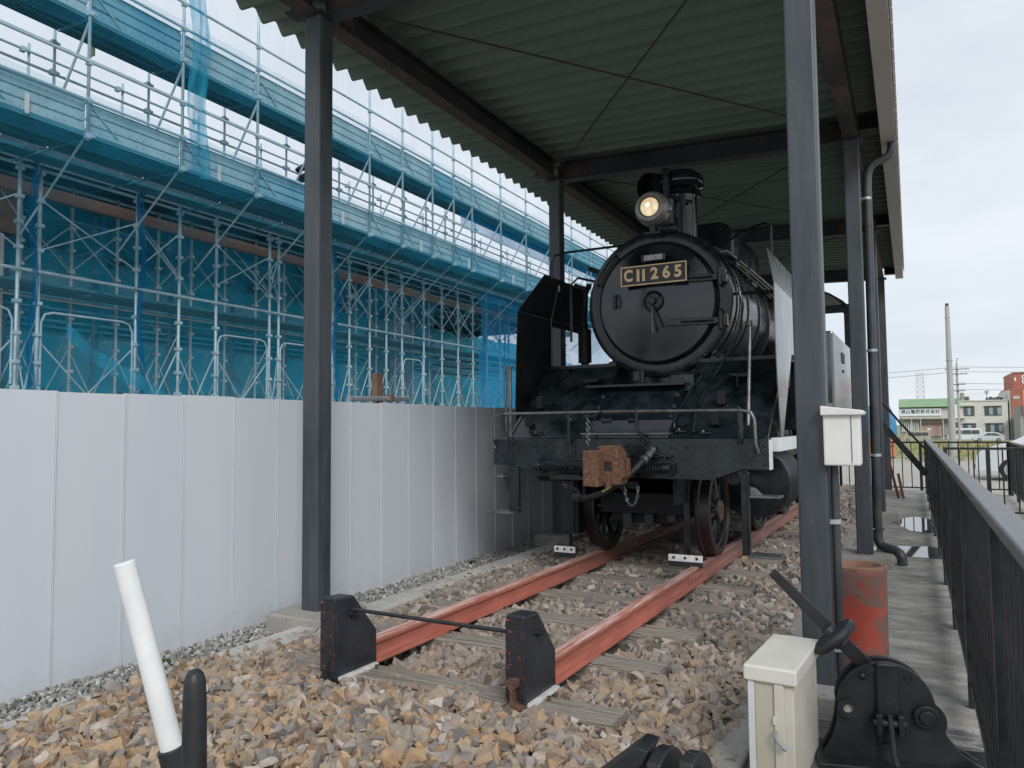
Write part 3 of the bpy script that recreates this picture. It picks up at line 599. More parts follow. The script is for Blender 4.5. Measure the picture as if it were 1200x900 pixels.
# the 300 stones that show largest stay single objects
camp = np.array([0, 0, 1.25]); d = np.linalg.norm(PP - camp, axis=1)
fx_ = PP @ np.array([AX.z, AY.z, AZ.z]) * -1 - (-1.25 * AZ.z)
u_ = (PP - camp) @ np.array([AX.x, AY.x, AZ.x]); v_ = (PP - camp) @ np.array([AX.y, AY.y, AZ.y]); w_ = -((PP - camp) @ np.array([AX.z, AY.z, AZ.z]))
inview = (w_ > 0.1) & (np.abs(u_ / np.maximum(w_, .1)) < 0.66) & (np.abs(v_ / np.maximum(w_, .1)) < 0.495) & (PP[:, 2] > -0.185)
score = np.where(inview, SS / d, 0); order = np.argsort(-score); singles = order[:300]; rest = order[300:]
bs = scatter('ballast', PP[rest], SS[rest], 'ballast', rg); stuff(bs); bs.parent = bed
stone_meshes = []
for k, (V, F) in enumerate(PROTO):
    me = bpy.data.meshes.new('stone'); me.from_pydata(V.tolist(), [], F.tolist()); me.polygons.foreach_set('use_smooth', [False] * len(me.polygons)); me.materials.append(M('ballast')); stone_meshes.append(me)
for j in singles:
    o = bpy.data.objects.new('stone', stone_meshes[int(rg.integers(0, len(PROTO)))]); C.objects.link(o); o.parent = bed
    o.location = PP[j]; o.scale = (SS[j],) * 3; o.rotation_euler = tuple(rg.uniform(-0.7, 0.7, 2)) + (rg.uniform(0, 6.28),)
# finer grey gravel between kerb and hoarding
gx, gy = jitter(-4.52, -3.97, 0.6, 9.5, 0.026, rg)
k_ = np.ones(len(gx), bool)
for fx, fy in FOOT: k_ &= ~((np.abs(gx - fx) < 0.27) & (np.abs(gy - fy) < 0.28))
gx, gy = gx[k_], gy[k_]
g1 = scatter('gravel', np.stack([gx, gy, rg.uniform(-0.262, -0.235, len(gx))], 1), rg.uniform(0.022, 0.045, len(gx)), 'gravel_grey', rg); stuff(g1)
gx, gy = jitter(-4.50, -3.97, 9.5, 19, 0.05, rg)
g2 = scatter('gravel', np.stack([gx, gy, rg.uniform(-0.262, -0.24, len(gx))], 1), rg.uniform(0.03, 0.06, len(gx)), 'gravel_grey', rg); stuff(g2)

# ------------------------------------------------------------------ white hoarding
hd = thing('hoarding', 'tall pale grey site hoarding of flat steel panels behind the track', 'hoarding', (-4.5, 0, 0))
pitch = 0.447; y = 2.742 - pitch * 11; i = 0
rp = random.Random(4)
pan = []
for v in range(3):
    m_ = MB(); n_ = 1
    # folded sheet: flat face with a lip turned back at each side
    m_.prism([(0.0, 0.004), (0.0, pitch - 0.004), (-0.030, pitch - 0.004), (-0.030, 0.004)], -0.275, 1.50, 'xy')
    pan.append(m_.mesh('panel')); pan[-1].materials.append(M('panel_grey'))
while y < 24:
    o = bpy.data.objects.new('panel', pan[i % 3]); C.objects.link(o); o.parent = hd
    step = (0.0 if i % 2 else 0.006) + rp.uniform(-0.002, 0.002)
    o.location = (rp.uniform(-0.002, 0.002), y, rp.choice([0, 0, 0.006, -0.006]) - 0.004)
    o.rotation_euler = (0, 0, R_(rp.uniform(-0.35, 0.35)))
    y += pitch; i += 1
sm = MB(); y = 2.742 - pitch * 11
while y < 24: sm.box(0.004, 0.008, y - 0.0035, y + 0.0015, -0.262, 1.497); y += pitch
sm.build('seam_strips', 'seam_grey', hd)['kind'] = 'stuff'
hp = MB()
for q in range(14):
    hp.cyl((-0.10, -1 + q * 1.8, -0.3), (-0.10, -1 + q * 1.8, 1.40), 0.024, k=8)
hp.cyl((-0.07, -2, 1.2), (-0.07, 23, 1.2), 0.024, k=8); hp.cyl((-0.07, -2, 0.3), (-0.07, 23, 0.3), 0.024, k=8)
hp.build('rear_frame', 'galv', hd)
t = thing('clamp_post', 'short brown post rising behind the hoarding with a loose pipe clamped across it', 'post', (-4.66, 6.02, 0))
MB().box(-0.03, 0.03, -0.045, 0.045, -0.25, 1.80).build('post', 'form_wood', t)
q = MB(); q.cyl((0.06, -0.50, 1.535), (0.06, 0.42, 1.560), 0.024, k=12); q.build('cross_pipe', 'galv', t)
q = MB(); q.box(0.02, 0.095, 0.10, 0.16, 1.52, 1.59); q.build('clamp', 'form_wood', t, bevel=0.006)

# ------------------------------------------------------------------ canopy over the engine
CX_L, CX_R = -4.045, -0.482
def beam_bottom(x): return 4.50 - (x - CX_L) * 0.035
def H_section(w, h, tf, tw):
    return [(-w / 2, 0), (w / 2, 0), (w / 2, tf), (tw / 2, tf), (tw / 2, h - tf), (w / 2, h - tf), (w / 2, h), (-w / 2, h), (-w / 2, h - tf), (-tw / 2, h - tf), (-tw / 2, tf), (-w / 2, tf)]
canopy = thing('canopy', 'open steel canopy with a corrugated roof on dark square columns over the engine', 'canopy', (0, 0, 0))
FRY = [4.48, 9.02, 13.5, 18.0]
clab = {(0, 0): 'scuffed slate grey column by the left stop block'}
col_me = MB().box(-0.078, 0.078, -0.078, 0.078, 0, 4.66).mesh('column'); col_me.materials.append(M('col_paint'))
foot_me = None
for s, cx in enumerate((CX_L, CX_R)):
    for q, y in enumerate(FRY):
        h_ = beam_bottom(cx) + 0.16 + 0.15
        m_ = MB(); m_.box(-0.078, 0.078, -0.078, 0.078, -0.15, beam_bottom(cx)); o = m_.build('column', 'col_paint', canopy, bevel=0.012, loc=(cx, y, 0))
        m_ = MB(); m_.box(-0.25, 0.27, -0.27, 0.27, -0.5, -0.105 if s == 0 else -0.125); m_.build('footing', 'conc', canopy, bevel=0.012, loc=(cx, y, 0))
        # cap plate and bolts
        m_ = MB(); m_.box(-0.12, 0.12, -0.12, 0.12, beam_bottom(cx) - 0.014, beam_bottom(cx) - 0.002); m_.build('cap_plate', 'beam_paint', canopy, loc=(cx, y, 0))
for cx in (CX_L, CX_R):
    zb = beam_bottom(cx)
    for a, b in ((3.45, 4.40), (4.56, 8.94), (9.10, 13.42), (13.58, 17.92)):
        m_ = MB(); m_.prism([(u + cx, w + zb) for u, w in H_section(0.15, 0.22, 0.011, 0.008)], a, b, 'xz'); m_.build('eave_beam', 'beam_paint', canopy)
        m_ = MB(); m_.box(cx - 0.0752, cx + 0.0752, a, b, zb - 0.004, zb - 0.0005); m_.build('lower_flange', 'beam_rust', canopy)
for y in FRY:
    z0, z1 = beam_bottom(CX_L), beam_bottom(CX_R)
    sec = H_section(0.15, 0.24, 0.011, 0.008)
    for (xa, xb) in ((CX_L - 0.30, CX_L - 0.079), (CX_L + 0.079, CX_R - 0.079), (CX_R + 0.079, CX_R + 0.33)):
        za, zb = beam_bottom(xa), beam_bottom(xb); hk = 0.24 if CX_L <= xa < CX_R - 1 else 0.14
        sc = H_section(0.15, hk, 0.011, 0.008); off = 0.24 - hk
        va = [(xa, y + u, za + off + w - 0.02) for u, w in sc]; vb = [(xb, y + u, zb + off + w - 0.02) for u, w in sc]; k = len(sc)
        m_ = MB(); m_.add(va + vb, [tuple(range(k)), tuple(range(2 * k - 1, k - 1, -1))] + [(i, k + i, k + (i + 1) % k, (i + 1) % k) for i in range(k)])
        m_.build('cross_beam', 'beam_paint', canopy)
    for xs_, sgn in ((CX_L, 1), (CX_R, -1)):
        zz = beam_bottom(xs_)
        m_ = MB(); m_.box(xs_ + sgn * 0.10, xs_ + sgn * 0.46, y - 0.012, y + 0.012, zz + 0.01, zz + 0.19)
        for a in range(3):
            for b in range(2): m_.cyl((xs_ + sgn * (0.16 + a * 0.11), y - 0.022, zz + 0.05 + b * 0.09), (xs_ + sgn * (0.16 + a * 0.11), y + 0.022, zz + 0.05 + b * 0.09), 0.013, k=6)
        m_.build('splice_plate', 'beam_rust', canopy, bevel=0.002)
        for sg in (-1, 1):
            m_ = MB(); ya_, yb_ = sorted((y + sg * 0.10, y + sg * 0.42)); m_.box(xs_ - 0.009, xs_ + 0.009, ya_, yb_, zz + 0.02, zz + 0.19)
            for a in range(3): m_.cyl((xs_ - 0.02, y + sg * (0.16 + a * 0.10), zz + 0.10), (xs_ + 0.02, y + sg * (0.16 + a * 0.10), zz + 0.10), 0.013, k=6)
            m_.build('splice_plate', 'beam_rust', canopy)
for a, b in zip(FRY, FRY[1:]):
    for (xa, xb) in ((CX_L + 0.1, CX_R - 0.1), (CX_R - 0.1, CX_L + 0.1)):
        MB().cyl((xa, a + 0.1, beam_bottom(xa) + 0.12), (xb, b - 0.1, beam_bottom(xb) + 0.12), 0.0085, k=8).build('brace_rod', 'beam_paint', canopy)
# corrugated roof deck, separate sheets side by side
RP = 0.245; RX0, RX1 = -4.97, -0.02
def roof_z(x): return 4.765 - (x - RX0) * 0.035
prof = [(0.0, 0.0), (0.028, 0.0), (0.118, 0.088), (0.176, 0.088), (0.245, 0.0)]
y = 3.42
for q in range(10):
    n_ = 6; pts = []
    for a in range(n_):
        for (u, w) in prof[:-1]: pts.append((y + a * RP + u, w))
    pts.append((y + n_ * RP - 0.001, 0.0))
    vs = []
    for th_ in (0, 0.004):
        for e_ in (0, 1):
            for (yy_, w) in pts:
                xx = RX1 if e_ else -4.84 - (yy_ - 4.4) * 0.022
                vs.append((xx, yy_, roof_z(xx) + w + th_))
    k = len(pts); fs = []
    for a in range(k - 1):
        fs.append((a, a + 1, k + a + 1, k + a)); fs.append((2 * k + a, 3 * k + a, 3 * k + a + 1, 2 * k + a + 1))
        fs.append((a, 2 * k + a, 2 * k + a + 1, a + 1)); fs.append((k + a, k + a + 1, 3 * k + a + 1, 3 * k + a))
    m_ = MB(); m_.add(vs, fs); m_.build('roof_sheet', 'roof_green', canopy)
    y += n_ * RP
RY1 = y
m_ = MB(); pts = []
# gutter: open box section along the right eave
gz = 4.36
m_.prism([(-0.19, gz), (-0.045, gz), (-0.045, gz + 0.16), (-0.05, gz + 0.16), (-0.05, gz + 0.006), (-0.185, gz + 0.006), (-0.185, gz + 0.12), (-0.19, gz + 0.12)], 3.3, RY1, 'xz')
m_.build('gutter', 'gutter_beige', canopy)
for q in range(14):
    MB().box(-0.20, -0.035, 3.6 + q * 1.02, 3.63 + q * 1.02, gz + 0.155, gz + 0.165).build('gutter_strap', 'white_paint', canopy)
m_ = MB()
for q in range(int((RY1 - 3.3) / 0.245)):
    yy_ = 3.3 + q * 0.245
    MBx = m_.box(-0.038, -0.018, yy_ + 0.01, yy_ + 0.235, 4.50, 4.685)
m_.build('eave_closure', 'roof_light', canopy)
# downpipe by the second right column
t = thing('downpipe', 'dark grey plastic downpipe from the gutter beside the second right column', 'downpipe', (0.045, 0, 0))
m_ = MB(); m_.tube([(-0.13, 9.25, 4.38), (-0.13, 9.25, 4.30), (-0.16, 9.25, 4.22), (-0.22, 9.25, 4.19), (-0.30, 9.25, 4.17), (-0.36, 9.25, 4.12), (-0.385, 9.25, 4.03), (-0.39, 9.25, 3.9), (-0.40, 9.25, 2.0), (-0.41, 9.25, 0.05)], 0.047, 12)
m_.build('pipe', 'pipe_dark', t)
m_ = MB(); m_.tube([(-0.41, 9.25, 0.08), (-0.41, 9.25, 0.0), (-0.385, 9.24, -0.055), (-0.32, 9.2, -0.085), (-0.24, 9.14, -0.095), (-0.20, 9.11, -0.12), (-0.18, 9.10, -0.17), (-0.18, 9.10, -0.235)], 0.052, 12); m_.build('outlet_bend', 'pipe_dark', t)
for z in (3.75, 2.05, 0.9, 0.10):
    MB().cyl((-0.40, 9.25, z), (-0.40, 9.25, z + 0.03), 0.055, k=12).build('collar', 'galv' if z > 0.2 else 'pipe_dark', t)
    m_ = MB(); m_.cyl((-0.48, 9.16, z + 0.015), (-0.42, 9.24, z + 0.015), 0.008, k=6); m_.build('bracket', 'galv', t)
# raking struts near the far end
tag(MB().tube([(-0.56, 15.3, 1.75), (-0.46, 15.35, 1.66), (-0.2, 15.6, 1.30), (0.20, 16.0, 0.80)], 0.022, 8).build('stay_rail', 'fence_black'), 'thin black rod sloping from the far column down to the railing', 'rod')
m_ = MB(); a = Vector((-0.52, 16.4, 1.28)); b = Vector((0.22, 16.4, 0.30)); dd = (b - a); an = math.atan2(dd.z, dd.x)
m_.cb((a + b) / 2, (dd.length, 0.06, 0.11), Euler((0, -an, 0)).to_matrix())
tag(m_.build('raking_strut', 'fence_black'), 'thick black diagonal strut bracing the far column to the railing', 'strut')
m_ = MB(); m_.cb((-0.355, 17.3, 0.14), (0.05, 0.05, 0.84), Euler((0, -0.20, 0)).to_matrix()); t = thing('leaning_stakes', 'two reddish brown steel stakes leaning on the far footing', 'stakes'); m_.build('stake', 'brown_steel', t)
m_ = MB(); m_.cb((-0.23, 17.1, 0.02), (0.05, 0.05, 0.50), Euler((0, -0.16, 0)).to_matrix()); m_.build('stake', 'brown_steel', t)
# power conduit and white box on the first right column
t = thing('power_box', 'white plastic electrical box with a lid fixed to the first right column', 'electrical box', (-0.322, 4.44, 0))
MB().box(-0.095, 0.082, -0.09, 0.09, 1.035, 1.315).build('body', 'box_white', t, bevel=0.008)
m_ = MB(); m_.prism([(-0.105, 1.300), (0.102, 1.300), (0.108, 1.316), (0.095, 1.326), (-0.105, 1.352)], -0.115, 0.10, 'xz'); m_.build('lid', 'box_white', t, bevel=0.006)
m_ = MB(); m_.box(0.04, 0.044, -0.0925, -0.089, 1.05, 1.295); m_.build('door_gap', 'far_dark', t)
t2 = tag(MB().tube([(-0.376, 4.45, 1.04), (-0.376, 4.45, 0.3), (-0.374, 4.45, -0.24)], 0.022, 10).build('conduit', 'pipe_dark'), 'dark cable conduit running down the first right column from the white box', 'conduit')
for z in (0.72, 0.05):
    m_ = MB(); m_.cyl((-0.376, 4.45, z), (-0.376, 4.45, z + 0.024), 0.028, k=12); m_.box(-0.403, -0.375, 4.415, 4.425, z, z + 0.024); m_.build('clip', 'galv', t2)

# ------------------------------------------------------------------ railings
def railing(name, label, p0, p1, ztop, zbot, post_pitch, picket_pitch, rail_w, group, foot=PATH_Z, top_mat='fence_rail', picket=(0.016, 0.034), skip_end=False):
    p0 = Vector((*p0, 0)); p1 = Vector((*p1, 0)); Lg = (p1 - p0).length; ang = math.atan2(p1.y - p0.y, p1.x - p0.x)
    t = thing(name, label, 'railing', p0, ang, group)
    MB().box(0, Lg, -rail_w / 2, rail_w / 2, ztop - 0.04, ztop).build('top_rail', top_mat, t, bevel=0.008)
    MB().box(0.02, Lg - 0.02, -0.022, 0.022, zbot, zbot + 0.03).build('bottom_rail', 'fence_black', t, bevel=0.003)
    pm = MB().box(-0.03, 0.03, -0.03, 0.03, foot - 0.05, ztop - 0.042).mesh('post'); pm.materials.append(M('fence_black'))
    k = MB().box(-picket[0] / 2, picket[0] / 2, -picket[1] / 2, picket[1] / 2, zbot + 0.031, ztop - 0.042).mesh('picket'); k.materials.append(M('fence_black'))
    n_ = max(1, round(Lg / post_pitch))
    for i in range(n_ + 1):
        o = bpy.data.objects.new('post', pm); C.objects.link(o); o.parent = t; o.location = (0.03 + (Lg - 0.06) * i / n_, 0, 0)
        if i < n_:
            seg = (Lg - 0.06) / n_; c_ = int(seg / picket_pitch)
            for j in range(1, c_):
                q = bpy.data.objects.new('picket', k); C.objects.link(q); q.parent = t; bv_ = q.modifiers.new('bevel', 'BEVEL'); bv_.width = 0.004; bv_.segments = 2; q.location = (0.03 + (Lg - 0.06) * i / n_ + seg * j / c_, 0, 0)
    return t
railing('railing', 'long black steel railing with a grey top rail beside the concrete walkway', (0.245, 1.25), (0.25, 18.6), 0.965, -0.13, 1.75, 0.122, 0.08, None, picket=(0.022, 0.024))
railing('railing', 'black railing crossing the far end of the site behind the footings', (-3.2, 19.45), (1.85, 19.45), 0.86, -0.19, 1.6, 0.17, 0.05, 'black railings round the site', top_mat='fence_black', picket=(0.022, 0.022))
railing('railing', 'short nearer black railing facing the parked white car', (0.45, 14.6), (1.72, 14.6), 0.86, -0.20, 0.62, 0.17, 0.05, 'black railings round the site', top_mat='fence_black', picket=(0.022, 0.022))
railing('railing', 'short black side railing with close set bars seen edge on beside the car', (1.72, 14.7), (1.85, 19.4), 0.86, -0.19, 1.5, 0.13, 0.05, 'black railings round the site', top_mat='fence_black', picket=(0.022, 0.022))
railing('railing', 'black railing at the right edge above the red and white cone', (1.58, 12.2), (2.6, 12.2), 0.86, -0.22, 1.0, 0.17, 0.05, 'black railings round the site', top_mat='fence_black', picket=(0.022, 0.022))
t = thing('traffic_cone', 'red and white striped traffic cone at the right edge behind the railing', 'cone', (1.70, 12.75, -0.30))
MB().box(-0.17, 0.17, -0.17, 0.17, 0, 0.03).build('base', 'cone_red', t)
for a, (z0, z1) in enumerate(((0.03, 0.18), (0.18, 0.30), (0.30, 0.42), (0.42, 0.54))):
    MB().cyl((0, 0, z0), (0, 0, z1), 0.13 - z0 * 0.2, 0.13 - z1 * 0.2, 16).build('band', 'cone_red' if a % 2 == 0 else 'white_paint', t)
# red clay pipe
t = thing('drain_pipe', 'upright clay drain pipe with red paint standing on the walkway', 'pipe', (-0.305, 5.05, PATH_Z))
m_ = MB(); m_.lathe([(0.142, 0), (0.143, 0.30), (0.146, 0.60), (0.150, 0.645), (0.146, 0.652), (0.118, 0.652), (0.114, 0.645), (0.112, 0.3), (0.112, 0.02)], (0, 0, 0), (0, 0, 1), 40)
m_.build('shell', 'red_pipe', t)
m_ = MB(); m_.lathe([(0.1495, 0.630), (0.1515, 0.648), (0.146, 0.6545), (0.118, 0.6545), (0.1125, 0.645), (0.1115, 0.45)], (0, 0, 0), (0, 0, 1), 40); m_.build('rim', 'pipe_clay', t)

# ------------------------------------------------------------------ cream box on the ground
t = thing('cable_box', 'cream metal cabinet with a hooked latch in the foreground', 'cabinet', (-0.535, 3.58, 0))
t.rotation_euler = (0, 0, R_(-4)); t.scale = (1.02, 1, 1)
MB().box(-0.088, 0.088, -0.25, 0.25, PATH_Z - 0.02, 0.215).build('body', 'cream', t, bevel=0.006)
m_ = MB(); m_.box(-0.105, 0.105, -0.272, 0.272, 0.190, 0.255); m_.build('lid', 'cream_lid', t, bevel=0.008)
MB().box(-0.062, 0.010, -0.254, -0.2515, PATH_Z, 0.186).build('front_panel', 'cream_dull', t)
MB().box(-0.090, -0.064, -0.262, -0.252, PATH_Z, 0.188).build('side_strip', 'white_paint', t, bevel=0.002)
MB().box(0.014, 0.052, -0.266, -0.2515, PATH_Z, 0.188).build('door_edge', 'cream', t, bevel=0.004)
m_ = MB(); m_.tube([(0.018, -0.27, 0.0), (0.018, -0.292, -0.005), (0.03, -0.295, -0.03), (0.055, -0.297, -0.045)], 0.007, 8); m_.cyl((0.05, -0.297, -0.043), (0.066, -0.297, -0.052), 0.011, k=8); m_.build('latch', 'galv', t)
MB().box(0.012, 0.020, -0.275, -0.268, 0.03, 0.06).build('tab', 'white_worn', t)

# ------------------------------------------------------------------ point lever stands
def lever_stand(name, label, loc, rz, with_lever=True):
    t = thing(name, label, 'point lever', loc, rz, None)
    # two parallel cheek plates: domed top, flared foot (outline in x, z)
    out = [(-0.285, 0.0), (-0.262, 0.045), (-0.235, 0.10), (-0.215, 0.17), (-0.205, 0.25)]
    for i in range(15):
        a = PI * (0.97 - 0.90 * i / 14); out.append((-0.005 + 0.205 * math.cos(a), 0.265 + 0.205 * math.sin(a)))
    out += [(0.215, 0.22), (0.245, 0.14), (0.30, 0.07), (0.37, 0.025), (0.43, 0.0)]
    for sgn, y0 in ((1, -0.055), (-1, 0.033)):
        m_ = MB(); m_.prism(out, y0, y0 + 0.022, 'xz'); m_.build('cheek_plate', 'iron_black', t, bevel=0.004)
    m_ = MB(); m_.box(-0.31, 0.47, -0.16, 0.14, -0.012, 0.018); m_.build('base_plate', 'iron_black', t, bevel=0.006)
    m_ = MB(); m_.box(-0.045, 0.045, -0.082, -0.056, 0.10, 0.47); m_.add([], [])
    m_.build('guide_bar', 'iron_black', t, bevel=0.008)
    MB().box(-0.009, 0.009, -0.0835, -0.0815, 0.20, 0.34).build('guide_slot', 'rubber', t)
    m_ = MB(); m_.cyl((0.155, -0.085, 0.235), (0.155, -0.055, 0.235), 0.052, k=24); m_.cyl((0.155, -0.098, 0.235), (0.155, -0.085, 0.235), 0.032, k=24); m_.build('pivot_boss', 'iron_black', t, bevel=0.004)
    m_ = MB(); m_.lathe([(0.022, 0), (0.046, 0), (0.046, 0.016), (0.022, 0.016), (0.022, 0)], (-0.165, -0.056, 0.245), (0, -1, 0), 24); m_.build('hole_ring', 'iron_black', t)
    m_ = MB(); m_.disc((-0.165, -0.0575, 0.245), (0, -1, 0), 0.0225, 20); m_.build('hole', 'conc_pale', t)
    m_ = MB(); m_.dome((-0.10, -0.055, 0.40), 0.018, (0, -1, 0)); m_.build('rivet', 'iron_black', t)
    m_ = MB(); m_.lathe([(0.012, 0), (0.02, 0), (0.02, 0.006), (0.012, 0.006), (0.012, 0)], (0.095, -0.056, 0.40), (0, -1, 0), 16); m_.build('rivet', 'iron_black', t)
    m_ = MB(); m_.cyl((-0.07, -0.095, 0.20), (0.07, -0.095, 0.20), 0.02, k=12); m_.box(-0.058, -0.032, -0.12, -0.07, 0.15, 0.245); m_.box(0.032, 0.058, -0.12, -0.07, 0.15, 0.245); m_.build('clevis', 'iron_black', t, bevel=0.005)
    m_ = MB(); m_.tube([(0.0, -0.10, 0.24), (0.002, -0.125, 0.17), (0.004, -0.14, 0.08), (0.012, -0.17, 0.03), (0.02, -0.26, 0.018)], 0.012, 8); m_.build('link_rod', 'iron_black', t)
    m_ = MB(); m_.prism([(0.0, 0.0), (0.05, -0.015), (0.075, 0.05), (0.07, 0.14), (0.0, 0.13)], 0.02, 0.10, 'yz'); 
    return t
ls = lever_stand('point_lever', 'black cast iron point lever stand with its weighted lever thrown to the left', (-0.150, 3.84, -0.235), R_(13)); ls.scale = (0.97, 0.97, 0.93)
rear = MB(); rear.lathe([(0.0005, 0), (0.10, 0), (0.10, 0.03), (0.0005, 0.03)], (0.185, 0.10, 0.15), (0, 1, 0), 28); rear.build('rear_disc', 'iron_black', ls, bevel=0.004)
# lever bar, flat, rising up left away from the pivot
a = Vector((0.05, -0.005, 0.30)); b = Vector((-0.475, -0.005, 0.865)); dd = b - a; an = math.atan2(dd.z, dd.x)
m_ = MB(); Rm = Euler((0, -an, 0)).to_matrix()
k_ = []
n0 = dd.length
for q, (s_, w_) in enumerate(((0.0, 0.075), (0.55, 0.062), (1.0, 0.044))):
    c_ = a + dd * s_
    for sy in (-0.010, 0.010):
        for sw in (-1, 1): k_.append(c_ + Rm @ Vector((0, sy, sw * w_ / 2)))
m_.add(k_, [(0, 1, 3, 2), (8, 10, 11, 9)] + [(i * 4 + a_, i * 4 + b_, i * 4 + 4 + b_, i * 4 + 4 + a_) for i in range(2) for a_, b_ in ((0, 1), (1, 3), (3, 2), (2, 0))])
m_.build('lever_bar', 'iron_black', ls, bevel=0.004)
# weight: thick lens shaped disc clamped on the bar
c_ = a + dd * 0.50; ax = Vector((-0.68, 0.116, 0.73)).normalized()
wdir = Vector((0.80, -0.10, 0.59)).normalized()
m_ = MB(); m_.lathe([(0.0005, -0.026), (0.085, -0.026), (0.108, -0.020), (0.118, -0.006), (0.118, 0.006), (0.108, 0.020), (0.085, 0.026), (0.0005, 0.026)], c_ + Vector((0, -0.045, -0.01)), ax, 36)
m_.build('weight', 'iron_black', ls)
m_ = MB(); m_.lathe([(0.0005, -0.05), (0.034, -0.05), (0.036, -0.04), (0.036, 0.04), (0.034, 0.05), (0.0005, 0.05)], c_ + Vector((0, -0.035, -0.01)), ax, 20); m_.build('weight_boss', 'iron_black', ls)
# second stand in front, only its notched top in view
t = thing('lever_quadrant', 'black curved lever quadrant with a slot, at the bottom edge of the ballast', 'lever frame', (-0.80, 2.50, -0.21), R_(0)); t.scale = (1.15, 1, 1.02)
arc = []
for sgn, x0, lab in ((0, 0.0, 'a'), (1, 0.085, 'b')):
    out = [(-0.16, 0.0)]
    for i in range(9):
        a_ = PI * (0.60 - 0.42 * i / 8) if sgn == 0 else PI * (0.56 - 0.34 * i / 8)
        out.append((0.30 * math.cos(a_) * 0.9 + 0.02, 0.10 + 0.30 * math.sin(a_) * 0.93))
    out += [(0.24, 0.0)]
    m_ = MB(); m_.prism(out, x0, x0 + 0.042, 'yz'); m_.build('quadrant_plate', 'iron_black', t, bevel=0.006)
m_ = MB(); m_.prism([(-0.26, 0.0), (-0.24, 0.17), (-0.02, 0.355), (0.0, 0.355), (0.0, 0.0)], 0.02, 0.05, 'xz'); m_.build('web', 'iron_black', t, bevel=0.004)
m_ = MB(); m_.prism([(-0.29, 0.13), (-0.27, 0.17), (-0.04, 0.395), (0.0, 0.39), (-0.02, 0.34)], -0.04, 0.10, 'xz'); m_.build('flange', 'iron_black', t, bevel=0.004)
m_ = MB(); m_.prism([(0.127, 0.0), (0.127, 0.34), (0.165, 0.33), (0.19, 0.20), (0.20, 0.0)], 0.02, 0.05, 'xz'); m_.build('web', 'iron_black', t, bevel=0.004)
m_ = MB(); m_.box(-0.30, 0.26, -0.22, 0.30, -0.02, 0.012); m_.build('base_plate', 'iron_black', t, bevel=0.004)
# white lever handle and black rod in the lower left
t = thing('hand_lever', 'thick white lever handle with a black lower sleeve leaning out of the lower left', 'lever', (-1.700, 1.465, -0.2))
m_ = MB(); a = Vector((-0.158, -0.142, 1.105)); b = Vector((-0.058, -0.062, 0.605)); m_.cyl(b, a, 0.0290, 0.0275, 28); m_.build('white_grip', 'white_paint', t, bevel=0.004)
dv = (b - a).normalized(); m_ = MB(); m_.cyl(b + dv * 0.45, b - dv * 0.012, 0.040, 0.0365, 24); m_.build('sleeve', 'iron_black', t, bevel=0.003)
m_ = MB(); m_.box(-0.03, 0.16, -0.06, 0.09, -0.03, 0.10); m_.build('socket', 'iron_black', t, bevel=0.01)
t = thing('guide_rod', 'black round topped rod standing beside the white lever handle', 'rod', (-1.545, 1.30, -0.2))
m_ = MB(); m_.lathe([(0.034, 0.0), (0.030, 0.55), (0.0275, 0.80), (0.0255, 0.845), (0.021, 0.862), (0.013, 0.872), (0.0005, 0.876)], (0, 0, 0), (-0.012, 0, 1), 24); m_.build('shaft', 'iron_black', t)
m_ = MB(); m_.box(-0.06, 0.06, -0.06, 0.06, -0.03, 0.03); m_.build('foot', 'iron_black', t, bevel=0.008)

# weeds along the hoarding
def weed(x, y, z, n_, h, label, seed):
    r_ = random.Random(seed); m_ = MB()
    for _ in range(n_):
        a = r_.uniform(0, 6.28); l_ = h * r_.uniform(0.5, 1); d_ = Vector((math.cos(a), math.sin(a), r_.uniform(0.5, 1.6))).normalized(); s_ = d_.cross(Vector((0, 0, 1))).normalized() * 0.008
        b0 = Vector((r_.uniform(-.02, .02), r_.uniform(-.02, .02), 0)); m1 = b0 + d_ * l_ * 0.6; e1 = b0 + d_ * l_ - Vector((0, 0, 0.2 * l_))
        m_.add([b0 - s_ * .4, b0 + s_ * .4, m1 + s_, m1 - s_, e1], [(0, 1, 2, 3), (3, 2, 4)])
    o = m_.build('weed', 'weed'); o.location = (x, y, z); tag(o, label, 'weed'); return o
weed(-4.30, 3.36, -0.25, 46, 0.07, 'small green weed in the gravel just behind the white lever handle', 1)
weed(-4.36, 7.30, -0.25, 30, 0.10, 'dry grey green weed at the foot of the hoarding near the engine', 2)
weed(-4.40, 2.55, -0.25, 22, 0.05, 'tiny weed in the gravel at the left edge of the hoarding', 3)

# ------------------------------------------------------------------ steam locomotive (x right, y backwards from the buffer beam, z above rail)
lo = thing('steam_locomotive', 'black tank steam locomotive with a gold numbered plate and lit headlamp under the canopy', 'locomotive', TO, -TH)
BX0, BX1 = -1.335, 1.275
